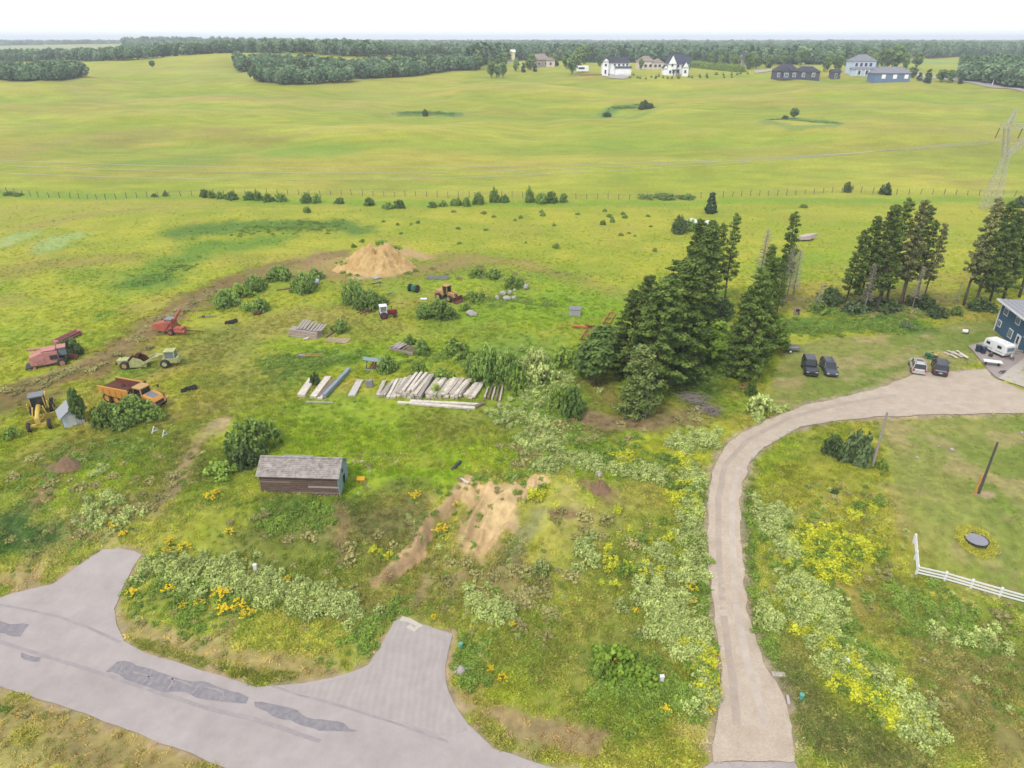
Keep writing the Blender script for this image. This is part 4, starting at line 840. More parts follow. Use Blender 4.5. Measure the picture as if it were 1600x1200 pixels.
# sandy and bare spots carry few tufts
sandy = c[:, 0] > c[:, 1]*1.10; kk = ~sandy | (NR.random(len(xx)) < .12); kk &= ~((c[:, 0] > .30) & (c[:, 0] > c[:, 1]*1.2)); xx, yy, lw, c = xx[kk], yy[kk], lw[kk], c[kk]
v = NR.random(len(xx)); c = c*(.72+.62*v)[:, None]; dryk = NR.random(len(xx)) < .10; c[dryk] = c[dryk]*.45+A(206, 190, 120)*.6
grk = NR.random(len(xx)) < .16; c[grk] = c[grk]*.55+A(104, 150, 54)*.45; c = c*(1.9+.45*(1-ss(50, 75, yy)))[:, None]
sc = (.45+.75*NR.random(len(xx)))*(.65+.5*fbm(xx, yy, 6, 302, 3))*1.0; sc[lw] *= .45; sc *= 1-.2*ss(60, 150, yy)
scatter('meadow_grass', np.stack([xx, yy, ground_z(xx, yy)], 1), sc, TUFT, c, 'rough unmown grass covering the plot and the meadow', None, zs=sc*(.7+.6*NR.random(len(xx))))
# weed drifts: pale clover, yellow blossom, green weeds
def drift(strokes):
    X = []; Y = []; Sx = []
    for pix, r, n in strokes:
        w = wl(pix); seg = [math.dist(w[i], w[i+1])+.5 for i in range(len(w)-1)]; tot = sum(seg)
        for i in range(len(w)-1):
            m = int(n*seg[i]/tot); t = NR.random(m); X.append(w[i][0]+(w[i+1][0]-w[i][0])*t+NR.normal(size=m)*r*.55); Y.append(w[i][1]+(w[i+1][1]-w[i][1])*t+NR.normal(size=m)*r*.55)
    X = np.concatenate(X); Y = np.concatenate(Y); k = (polydist(X, Y, DRIVEW) > .5) & (polydist(X, Y, ROADW) > .5); gc = gcolor(X, Y); k &= ~((gc[:, 0] > .27) & (gc[:, 0] > gc[:, 1]*1.18)); X, Y = X[k], Y[k]
    return X, Y
def clump_mesh(mat, n=24, per=18, leaf=.046, h=.8, w=.62):
    p, nr, s, sh = clumps(n, per, env_dome(w, h), leaf, .22); p[:, 2] = np.maximum(p[:, 2], 0); return leaf_mesh('clump', p, nr, s, sh, mat)
PALEM = [clump_mesh(L_PALE) for _ in range(3)]; YELM = [clump_mesh(L_YEL, leaf=.042, n=22) for _ in range(3)]+[clump_mesh(L_WEED, leaf=.04)]; WEEDM = [clump_mesh(L_WEED, h=.5, leaf=.045) for _ in range(3)]
L_BROWN = leaf_mat('dry_weed', (150, 146, 86), (190, 182, 122), gain=1.75); BROWNM = [clump_mesh(L_BROWN, h=.5, leaf=.06) for _ in range(2)]
PAL = [([(1085, 735), (1078, 800), (1085, 860), (1088, 910)], 1.2, 170), ([(1020, 905), (1045, 960), (1060, 990), (1085, 1020)], 2.0, 210), ([(1085, 980), (1100, 1060), (1105, 1110)], 1.0, 60), ([(1060, 700), (1090, 690), (1115, 690)], 2.0, 80), ([(840, 735), (900, 725), (960, 735), (1040, 745)], 1.5, 110), ([(880, 700), (830, 690)], 1.6, 40),
       ([(1210, 795), (1225, 840), (1240, 885)], 1.2, 90), ([(1245, 910), (1275, 960), (1290, 990)], 1.9, 190), ([(1290, 1000), (1330, 1050)], 1.3, 60), ([(1370, 1075), (1420, 1110), (1440, 1150)], 1.5, 90), ([(1200, 940), (1210, 990)], .8, 20),
       ([(240, 895), (330, 895), (380, 900)], 1.8, 120), ([(380, 905), (440, 925), (500, 940), (560, 955)], 1.7, 190), ([(740, 930), (780, 965), (800, 960)], 1.4, 60), ([(1030, 860), (1040, 880)], 1.5, 24), ([(900, 850), (930, 880)], 1.5, 26), ([(820, 560), (860, 600), (840, 640)], 4, 130), ([(780, 640), (860, 690)], 3, 60), ([(1220, 640), (1190, 660)], 1, 14), ([(130, 800), (200, 815)], 2.5, 40), ([(150, 735), (170, 745)], 1, 10), ([(1180, 780), (1190, 830)], .6, 14), ([(1460, 985), (1560, 1000)], 2, 20)]
YEW = [([(1240, 850), (1300, 845), (1300, 885), (1240, 880)], 1.9, 260), ([(1330, 850), (1350, 860)], 1.1, 40), ([(1055, 720), (1075, 745), (1085, 780), (1080, 810)], 1.2, 110), ([(955, 718), (975, 722)], 1.2, 40), ([(830, 765), (850, 768)], .8, 26), ([(1085, 1010), (1105, 1060), (1115, 1085)], 1.1, 80), ([(1250, 975), (1300, 985)], 1.4, 40), ([(1305, 1000), (1330, 1050), (1340, 1085)], 1.2, 150), ([(1350, 1075), (1390, 1100), (1410, 1130)], 1.3, 120), ([(1240, 930), (1255, 945)], .7, 14), ([(965, 870), (990, 920)], 2.0, 24), ([(1055, 770), (1060, 800)], 1.5, 20), ([(1340, 805), (1350, 780)], 1.2, 14), ([(600, 870), (590, 860)], .8, 8), ([(960, 830), (1050, 840)], 3, 14)]
WEE = [([(840, 640), (900, 700), (960, 720), (1040, 720)], 2.5, 200), ([(700, 760), (840, 740)], 1.5, 40), ([(1160, 760), (1170, 900), (1215, 1040)], .7, 60), ([(1095, 760), (1100, 900), (1110, 1020)], .7, 70), ([(1260, 900), (1310, 980), (1350, 1060)], 2.2, 150), ([(200, 900), (300, 930), (400, 950)], 2.2, 120), ([(950, 1050), (1020, 1075), (1080, 1100)], 2.4, 160), ([(420, 820), (520, 800)], 1.5, 60), ([(560, 1010), (620, 950)], 1.2, 50), ([(720, 1010), (740, 1060)], 1.6, 50), ([(1400, 930), (1520, 990)], 2.4, 120), ([(820, 560), (860, 640)], 4, 150), ([(640, 560), (740, 560)], 3, 60), ([(1230, 515), (1340, 510), (1430, 510)], 2.4, 260), ([(1110, 600), (1130, 520)], 3.5, 140), ([(1290, 490), (1460, 486)], 2.2, 160), ([(40, 760), (200, 700)], 4, 80), ([(420, 570), (540, 560)], 3, 120), ([(380, 360), (520, 352)], 4, 120), ([(220, 440), (300, 410)], 4, 70), ([(740, 470), (860, 470)], 5, 90), ([(620, 176), (705, 179)], 4, 80), ([(950, 170), (1000, 166)], 3, 50), ([(1200, 187), (1300, 192)], 3, 90)]
BRO = [(p_, r_*1.35, int(n_*.55)) for p_, r_, n_ in [([(920, 690), (850, 670), (1000, 700)], 2.6, 70), ([(780, 700), (860, 720)], 3.2, 46), ([(880, 840), (960, 820)], 3.0, 26), ([(60, 740), (240, 770)], 5.5, 50), ([(250, 740), (230, 800)], 2.4, 20), ([(1450, 960), (1560, 980)], 3.2, 50), ([(560, 840), (480, 860)], 4, 30), ([(1060, 655), (1100, 650)], 1.5, 30), ([(760, 900), (880, 960)], 3.0, 80), ([(1340, 490), (1470, 486)], 2.2, 120), ([(190, 560), (330, 455)], 2.2, 90), ([(20, 610), (150, 575)], 2.2, 70), ([(700, 430), (840, 430)], 4, 40)]]
for nm, D, src, lb, zs_ in (('sweet_clover', PAL, PALEM, 'drifts of pale green flowering weeds beside the driveway and between the aprons', 1.15), ('yellow_clover', YEW, YELM, 'drifts of bright yellow blossom along the driveway', 1.0), ('green_weeds', WEE, WEEDM, 'low green weeds across the slopes', .8), ('dry_weeds', BRO, BROWNM, 'brown dry weeds on the slopes and tracks', .8)):
    X, Y = drift(D); s_ = .45+.85*NR.random(len(X))**1.2; far_ = 1+ss(200, 300, Y)*1.2
    scatter(nm, np.stack([X, Y, ground_z(X, Y)-.03], 1), s_*far_, src, None, lb, None, zs=s_*zs_)
# stray clover through the foreground
X = NR.uniform(-60, 45, 2600); Y = NR.uniform(33, 66, 2600); k = (polydist(X, Y, DRIVEW) > .6) & (polydist(X, Y, ROADW) > 1.2) & (polydist(X, Y, LAWN2) > 0) & (fbm(X, Y, 7, 330, 3) > .47)
X, Y = X[k], Y[k]; s_ = .28+.4*NR.random(len(X)); scatter('stray_weeds', np.stack([X, Y, ground_z(X, Y)-.02], 1), s_, PALEM[:1]+WEEDM+BROWNM, None, 'scattered small weeds over the foreground slope')
# stones on the gravel edge
stm = MB(); stm.tube([(0, 0, -.3), (.1, 0, .1), (0, 0, .5)], [.5, .6, .15], 6); SM = stm.mesh('stone', M('edge_stone', (214, 196, 178), .9, (170, 152, 136), .8, 5))
X = []; Y = []
for i in range(len(DRIVEW)):
    a, b = DRIVEW[i], DRIVEW[(i+1) % len(DRIVEW)]; L = math.dist(a, b); m = int(L*9); t = NR.random(m); X.append(a[0]+(b[0]-a[0])*t+NR.normal(size=m)*.32); Y.append(a[1]+(b[1]-a[1])*t+NR.normal(size=m)*.32)
X = np.concatenate(X); Y = np.concatenate(Y); scatter('gravel_edge', np.stack([X, Y, ground_z(X, Y)+.05], 1), .04+.09*NR.random(len(X)), [SM], None, 'loose gravel stones along the driveway edges')

# ---- woods
def far_round(mat, leaf=.055, n=34, per=14, wr=.32, trunk=.1): return round_tree_meshes(mat, n=n, per=per, leaf=leaf, wr=wr, trunk=trunk, clr=.15)[0]
LW1 = leaf_mat('wood_leaf', (74, 106, 70), (124, 152, 108), gain=2.0); LW2 = leaf_mat('wood_leaf_pale', (90, 118, 82), (142, 164, 122), gain=2.0)
WOODM = [far_round(LW1), far_round(LW1, wr=.24), far_round(LW2), far_round(LW2, wr=.36), far_round(L_DARK), far_round(LW1, wr=.2, trunk=.2)]
SPRM = [cone_tree_meshes(L_FSPR, n=36, per=14, leaf=.06)[0] for _ in range(2)]
trm = MB(); trm.tube([(0, 0, -.05), (0, 0, .7)], [.014, .006], 5)
def wood(name, label, front, depth, n, h, src=None, back=0, hv=.25):
    w = [gpb(u, v) for u, v in front]; seg = [(w[i+1]-w[i]).length for i in range(len(w)-1)]; tot = sum(seg); pts = []; sc = []
    for i in range(len(w)-1):
        for k in range(int(n*seg[i]/tot)+1):
            q = w[i].lerp(w[i+1], R.random()); d = R.random()**1.5*depth; dirv = Vector((q.x, q.y)).normalized(); x = q.x+dirv.x*d+R.gauss(0, 1.2); y = q.y+dirv.y*d+R.gauss(0, 1.2)
            pts.append((x, y, float(hbase(x, y))-.3)); sc.append(h*R.uniform(1-hv, 1+hv))
    return scatter(name, np.array(pts), np.array(sc), src or WOODM, None, label, None)
wood('aspen_wood', 'dense aspen wood on the left edge of the far field', [(-80, 125), (0, 124), (95, 126), (130, 121)], 45, 300, 8.2)
wood('aspen_wood', 'long aspen wood in the middle distance left of the houses', [(372, 112), (420, 112), (560, 124), (640, 120), (742, 110)], 50, 640, 8.0)
wood('aspen_wood', 'front spur of the middle wood with pale trunks', [(398, 128), (440, 132), (500, 132), (552, 129)], 22, 100, 8)
wood('aspen_wood', 'aspen wood at the upper right beside the far road', [(1502, 126), (1560, 132), (1640, 146)], 80, 360, 10)
wood('distant_wood', 'strip of wood behind the left hill', [(-60, 96), (100, 96), (200, 95), (330, 84), (420, 82)], 60, 600, 9)
wood('distant_wood', 'wood behind the middle field', [(400, 84), (560, 90), (700, 92), (800, 92)], 90, 600, 9)
wood('distant_wood', 'mixed wood behind the far houses', [(735, 106), (775, 98), (830, 93), (900, 97), (1000, 98), (1100, 99), (1190, 101), (1290, 101), (1380, 98), (1410, 95)], 150, 1900, 11.5, WOODM+SPRM)
wood('distant_wood', 'wood beyond the pale green field at the upper right', [(1380, 88), (1450, 92), (1520, 88), (1700, 84)], 140, 600, 13)
def ring_wood(y0, y1, n, h, x0=-1.0, x1=1.0):
    Y = NR.uniform(y0, y1, n); X = NR.uniform(x0, x1, n)*Y*.85; return np.stack([X, Y, hbase(X, Y)-.4], 1), h*(.75+.5*NR.random(n))
a, s_ = ring_wood(950, 2400, 5200, 11.5, -.60, 1.0); b, s2 = ring_wood(1800, 4200, 4200, 13)
scatter('horizon_forest', np.concatenate([a, b]), np.concatenate([s_*1.25, s2*1.8]), WOODM+SPRM[:1], None, 'forest running to the horizon', None, zs=np.concatenate([s_, s2]))
# individual trees one can tell apart near the houses
FT = [round_tree_meshes(L_ASPEN, n=44, per=14, leaf=.05, wr=.3, trunk=.12), round_tree_meshes(L_ASPEN2, n=44, per=14, leaf=.05, wr=.27, trunk=.1)]; FS = cone_tree_meshes(L_FSPR, n=40, per=14, leaf=.055)
for i, (u, v, hp, k, w, lb) in enumerate([(768, 122, 24, 0, .9, 'left tree of the small group before the cream building'), (778, 122, 20, 0, .8, 'middle tree of the small group before the cream building'), (786, 121, 22, 0, .8, 'right tree of the small group before the cream building'), (806, 112, 20, 1, .8, 'round tree left of the brown-roofed far house'),
   (818, 113, 16, 2, 1, 'small spruce in front of the brown-roofed far house'), (836, 112, 14, 2, 1, 'spruce at the foot of the brown-roofed far house'), (862, 104, 22, 1, .8, 'tree right of the brown-roofed far house'), (893, 117, 32, 1, .8, 'tall pale poplar left of the small white trailer'), (905, 108, 36, 1, .8, 'tallest pale poplar behind the small white trailer'), (915, 100, 26, 0, .9, 'poplar behind the white trailer on its right'), (885, 108, 24, 0, .9, 'dark tree left of the tall pale poplar'),
   (1185, 104, 26, 2, .8, 'spruce right of the slate-roofed house'), (1200, 106, 24, 2, .8, 'second spruce right of the slate-roofed house'), (1178, 102, 26, 2, .8, 'spruce just beside the slate-roofed house'), (1250, 104, 26, 0, .8, 'tree behind the dark bungalow'), (1228, 100, 22, 1, .8, 'tree behind the left end of the dark bungalow'), (1290, 112, 22, 0, .9, 'tree right of the dark bungalow'), (1308, 112, 24, 0, .9, 'tree beside the little dark shed'), (1300, 100, 28, 1, .8, 'tall tree behind the little dark shed'),
   (1382, 108, 30, 0, 1.1, 'large tree behind the long blue bungalow'), (1398, 108, 34, 0, 1, 'tallest tree behind the long blue bungalow'), (1375, 100, 22, 1, 1, 'tree between the two blue houses'), (1431, 108, 24, 0, .9, 'tree before the pale green field'), (1448, 130, 24, 2, 1.0, 'broad spruce right of the long blue bungalow'), (1436, 126, 14, 2, 1.3, 'low spruce beside the long blue bungalow'), (1470, 128, 18, 0, 1.4, 'rounded tree near the far road'), (1484, 129, 18, 0, 1.2, 'second rounded tree near the far road'), (1500, 131, 14, 2, 1.1, 'small dark spruce beside the far road'), (1425, 122, 16, 0, 1.2, 'tree between the bungalow and the spruces'),
   (1570, 112, 14, 1, 1.0, 'tree at the upper right field edge'), (1010, 92, 20, 2, .8, 'spruce behind the beige house'), (1090, 94, 24, 2, .8, 'tall spruce behind the white farmhouse'), (1120, 94, 22, 1, .9, 'tree behind the green hedge'), (1135, 94, 24, 1, .9, 'pale tree behind the right part of the hedge'), (935, 92, 20, 0, .9, 'tree behind the white shop building'), (960, 92, 22, 0, .9, 'second tree behind the white shop building'), (845, 84, 18, 2, .8, 'spruce above the brown-roofed house'), (1210, 96, 24, 1, .9, 'poplar left of the white houses in the wood'), (1275, 96, 20, 1, .9, 'poplar right of the white houses in the wood')]):
    p, h = scale_for(u, v, hp*1.1, hbase); h = min(h, 18); m = (FT[0], FT[1], FS)[k]; tree_obj(m, p, R.uniform(0, 6), (h*w, h*w, h), lb, 'tree', 'spruce_tree' if k == 2 else 'broadleaf_tree', 'trees around the far houses')
for i in range(46):   # loose trees between and behind the houses
    u = R.choice([R.uniform(740, 900), R.uniform(1070, 1230), R.uniform(1280, 1420), R.uniform(900, 1400)]); v = R.uniform(102, 110)
    p, h = scale_for(u, v, R.uniform(16, 26), hbase); k = R.choice((0, 0, 1, 2)); m = (FT[0], FT[1], FS)[k]; w = R.uniform(.7, 1.1); h = min(h, 17)
    tree_obj(m, p, R.uniform(0, 6), (h*w, h*w, h), 'one of the loose trees scattered behind and between the far houses', 'tree', 'spruce_tree' if k == 2 else 'broadleaf_tree', 'loose trees behind the far houses')
# hedge
p = gpb(1070, 104); q = gpb(1160, 113); pp = []
for k in range(70): t = k/69; pp.append((p.x+(q.x-p.x)*t, p.y+(q.y-p.y)*t+R.uniform(-1, 1.5), 0))
pp = np.array(pp); pp[:, 2] = hbase(pp[:, 0], pp[:, 1]); t = thing('hedge', 'long clipped-looking green hedge right of the white farmhouse', 'hedge', (0, 0, 0)); hm = scatter('foliage', pp, np.full(70, 2.6), [BUSHM['weed'][0], BUSHM['weed'][1]], zs=np.full(70, 5.0)); hm.parent = t
# planted seedlings
rs = cone_tree_meshes(L_DARK, n=14, per=10, leaf=.11, wr=.4)
for k, (u, v) in enumerate([(982, 117), (990, 118), (984, 122), (996, 122), (1000, 123), (1009, 124), (1018, 121), (1025, 121), (1029, 120), (1024, 123), (1036, 122), (1043, 123), (1050, 123), (1059, 122), (1061, 123), (1076, 121), (1081, 122), (1093, 120), (1094, 122), (1104, 118), (1104, 121), (1105, 122), (1118, 117), (1120, 117), (1130, 118), (1131, 122), (1143, 117), (1143, 122), (1152, 117), (1157, 116), (1168, 116)]):
    p, h = scale_for(u, v, 5, hbase); tree_obj(rs, p, R.uniform(0, 6), (h*.9, h*.9, h), 'small round dark shrub planted on the lawn edge below the white farmhouse', 'shrub', 'planted_shrub', 'planted shrubs below the white farmhouse')

# ------------------------------------------------------------------ materials for the made things
RUBBER = M('tyre_rubber', (74, 72, 72), .9, (54, 52, 52), .6, 6); GLASSD = M('dark_glass', (52, 60, 68), .15, (36, 42, 50), .6, 2, spec=.6); GLASSL = M('pale_glass', (150, 168, 176), .2, (110, 128, 138), .7, 3, spec=.6)
STEEL = M('grey_steel', (170, 172, 174), .5, (120, 120, 122), .7, 4); DSTEEL = M('dark_steel', (84, 82, 80), .7, (60, 54, 50), .7, 4); RUST = M('rust', (138, 86, 66), .95, (98, 62, 52), .9, 3, .3); RUSTR = M('rust_red', (150, 84, 74), .95, (112, 70, 62), .9, 2, .3)
ORA = M('orange_paint', (250, 184, 84), .55, (226, 150, 70), .7, 2); YELP = M('yellow_paint', (255, 226, 110), .55, (220, 180, 88), .7, 2); OCH = M('faded_yellow_paint', (232, 190, 118), .6, (190, 142, 84), .8, 2.5); LIME = M('faded_lime_paint', (228, 236, 160), .7, (176, 172, 112), .9, 1.8)
FRED = M('faded_red_paint', (234, 170, 160), .7, (200, 120, 112), .8, 1.6); DRED = M('red_orange_paint', (220, 118, 92), .7, (176, 96, 78), .9, 2); TRED = M('tractor_red', (170, 62, 54), .6, (120, 50, 46), .8, 3); WHITE = M('white_paint', A(250, 250, 250)*1.35, .5, A(226, 226, 222)*1.3, .6, 2)
GREYP = M('grey_paint', (150, 154, 160), .5, (120, 124, 130), .6, 2); BLACKP = M('black_car_paint', (46, 50, 58), .3, (38, 42, 48), .5, 2, spec=.6); NAVY = M('dark_blue_grey_paint', (70, 78, 90), .3, (60, 66, 78), .5, 2, spec=.6); SILV = M('pearl_white_paint', (226, 222, 214), .35, (206, 202, 196), .5, 2, spec=.5)
CHAR = M('charcoal_car_paint', (74, 76, 84), .3, (60, 62, 70), .5, 2, spec=.6); LAMPR = M('tail_lamp_red', (206, 60, 56), .4); LAMPW = M('head_lamp_clear', (236, 238, 240), .2); WOODG = M('grey_weathered_wood', (212, 202, 192), .95, (160, 148, 138), .9, 3, .4, stretch=(1, 6, 6)); WOODB = M('brown_weathered_wood', (172, 148, 134), .95, (126, 104, 94), .9, 2.5, .4, stretch=(.6, 6, 8))
WOODT = M('tan_plywood', (206, 178, 150), .95, (172, 148, 124), .8, 2); CONC = M('old_concrete', A(255, 246, 230)*1.15, .95, (204, 190, 172), .9, 2.2, .5); CONC2 = M('stained_concrete', (252, 240, 222), .95, (160, 144, 128), .9, 3.0, .5); TURQ = M('turquoise_paint', (150, 196, 196), .8, (176, 190, 184), .8, 4); BLUES = M('blue_siding', (84, 122, 150), .7, (74, 110, 138), .6, 1.0)
SHG = M('grey_shingles', (192, 194, 200), .95, (168, 170, 178), .7, 5); SHD = M('dark_shingles', (104, 108, 124), .95, (86, 90, 104), .7, 3); BLUEM = M('blue_grey_metal', (166, 186, 196), .6, (140, 158, 170), .8, 3); GREEN = M('green_machine_paint', (56, 136, 88), .5, (44, 104, 70), .7, 3); SHAKE = M('weathered_shakes', (222, 214, 206), .98, (138, 126, 118), 1.0, 2.0, .6)
BINM = M('dark_blue_plastic', (62, 78, 96), .5); TARP = M('white_tarpaulin', A(246, 246, 244)*1.5, .6, A(210, 206, 204)*1.5, .7, 3); SOIL = M('sand_soil', (252, 218, 152), .98, (206, 164, 104), 1., .7, 1.0)

def wheel_part(parent, c, r, w, rimcol=STEEL, name='wheel'):
    mb = MB(); mb.wheel(c, r, w); o = part(name, mb, RUBBER, parent, True); m2 = MB(); m2.cyl(c, r*.52, w*1.04); part('rim', m2, rimcol, o); return o

# ---- passenger cars ------------------------------------------------
def car(u, v, ends, L, Wd, Ht, kind, paint, label, cat, facing_lamps=True, name='parked_car'):
    p = gp(u, v); rz = yaw(gp(*ends[0]), gp(*ends[1])); t = thing(name, label, cat, p+Vector((0, 0, .02)), rz)
    w = Wd/2; gc = .24 if kind != 'jeep' else .42; belt = Ht*.56; hood = Ht*(.52 if kind != 'jeep' else .56)
    def sec(x, zt, ww): return [(x, -ww*.94, gc), (x, ww*.94, gc), (x, ww, gc+.18), (x, ww*.985, zt-.16), (x, ww*.86, zt), (x, -ww*.86, zt), (x, -ww*.985, zt-.16), (x, -ww, gc+.18)]
    mb = MB(); hl = L/2; rear = hood if kind == 'sedan' else belt
    mb.loft([sec(-hl, rear*.86, w*.86), sec(-hl+.12, rear, w*.95), sec(-hl+.6, belt, w), sec(hl*.28, belt, w), sec(hl*.42, hood+.02, w), sec(hl-.35, hood*.9, w*.95), sec(hl-.05, hood*.78, w*.84), sec(hl, hood*.62, w*.8)])
    part('body', mb, paint, t, False, bevel=.04)
    # greenhouse (glass) with roof panel and pillars
    x0, x1 = {'sedan': (-hl+.75, hl*.40), 'suv': (-hl+.12, hl*.38), 'van': (-hl+.1, hl*.55), 'jeep': (-hl+.1, hl*.16)}[kind]; rx0, rx1 = {'sedan': (x0+.55, x1-.75), 'suv': (x0+.22, x1-.62), 'van': (x0+.2, x1-.95), 'jeep': (x0+.06, x1-.2)}[kind]
    lo = [(x0, -w*.9, belt-.05), (x1, -w*.88, belt-.05), (x1, w*.88, belt-.05), (x0, w*.9, belt-.05)]; hi = [(rx0, -w*.76, Ht-.07), (rx1, -w*.74, Ht-.07), (rx1, w*.74, Ht-.07), (rx0, w*.76, Ht-.07)]
    g = MB(); g.loft([lo, hi]); part('windows', g, GLASSD, t)
    r = MB(); r.loft([[(rx0-.04, -w*.77, Ht-.07), (rx1+.04, -w*.75, Ht-.07), (rx1+.04, w*.75, Ht-.07), (rx0-.04, w*.77, Ht-.07)], [(rx0+.08, -w*.68, Ht), (rx1-.1, -w*.66, Ht), (rx1-.1, w*.66, Ht), (rx0+.08, w*.68, Ht)]]); roof = part('roof', r, paint, t)
    for k, (a, b) in enumerate([(lo[0], hi[0]), (lo[1], hi[1]), (lo[2], hi[2]), (lo[3], hi[3])]): q = MB(); q.bar(a, b, .09, .09); part('pillar', q, paint, t)
    for sgn in (-1, 1):
        mx = (lo[0][0]+lo[1][0])/2; q = MB(); q.bar((mx, sgn*w*.9, belt-.04), ((rx0+rx1)/2, sgn*w*.755, Ht-.06), .1, .05); part('pillar', q, paint, t)
        q = MB(); q.box((x1-.35, sgn*(w+.09), belt+.06), (.12, .2, .14)); part('mirror', q, paint, t)
        q = MB(); q.box((hl-.08, sgn*w*.62, hood*.70), (.16, .34, .16)); part('headlight', q, LAMPW, t)
        q = MB(); q.box((-hl+.05, sgn*w*.78, rear*.82), (.12, .22, .30)); part('tail_light', q, LAMPR, t)
        for xw in (-hl*.60, hl*.62): wheel_part(t, (xw, sgn*(w-.1), .34 if kind != 'jeep' else .4), .34 if kind != 'jeep' else .4, .24)
    q = MB(); q.box((hl-.01, 0, hood*.48), (.06, Wd*.5, .16)); part('grille', q, DSTEEL, t)
    q = MB(); q.box((hl+.03, 0, .42), (.12, Wd*.86, .16)); part('bumper', q, paint if kind != 'jeep' else DSTEEL, t)
    q = MB(); q.box((-hl-.03, 0, .42), (.12, Wd*.86, .16)); part('bumper', q, paint if kind != 'jeep' else DSTEEL, t)
    q = MB(); q.box((-hl-.01 if kind != 'sedan' else -hl-.02, 0, rear*.62), (.07, .42, .14)); part('licence_plate', q, LAMPW, t)
    if kind == 'jeep': q = MB(); q.cyl((-hl-.16, 0, .95), .36, .24, 'x'); part('spare_wheel', q, RUBBER, t)
    if kind == 'suv':
        q = MB(); q.box(((rx0+rx1)/2+.25, 0, Ht+.01), (.8, .85, .03)); part('sunroof', q, GLASSD, t)
        for s_ in (-1, 1): q = MB(); q.bar((rx0+.1, s_*w*.6, Ht+.05), (rx1-.1, s_*w*.6, Ht+.05), .05); part('roof_rail', q, STEEL, t)
    return t
car(1264, 580, ((1259, 566), (1268, 590)), 4.2, 1.85, 1.85, 'jeep', BLACKP, 'black boxy off-road car parked on the grass, left of the dark hatchback', 'car')
car(1294, 580, ((1287, 566), (1300, 590)), 4.4, 1.8, 1.5, 'suv', NAVY, 'dark grey hatchback parked on the grass, right of the black off-road car', 'car')
car(1432, 577, ((1435, 585), (1429, 563)), 4.5, 1.85, 1.65, 'suv', SILV, 'pearl white estate car at the edge of the gravel yard, left of the dark minivan', 'car')
car(1467, 579, ((1468, 590), (1466, 566)), 4.9, 1.95, 1.75, 'van', CHAR, 'dark minivan with red tail lights at the edge of the gravel yard', 'car')

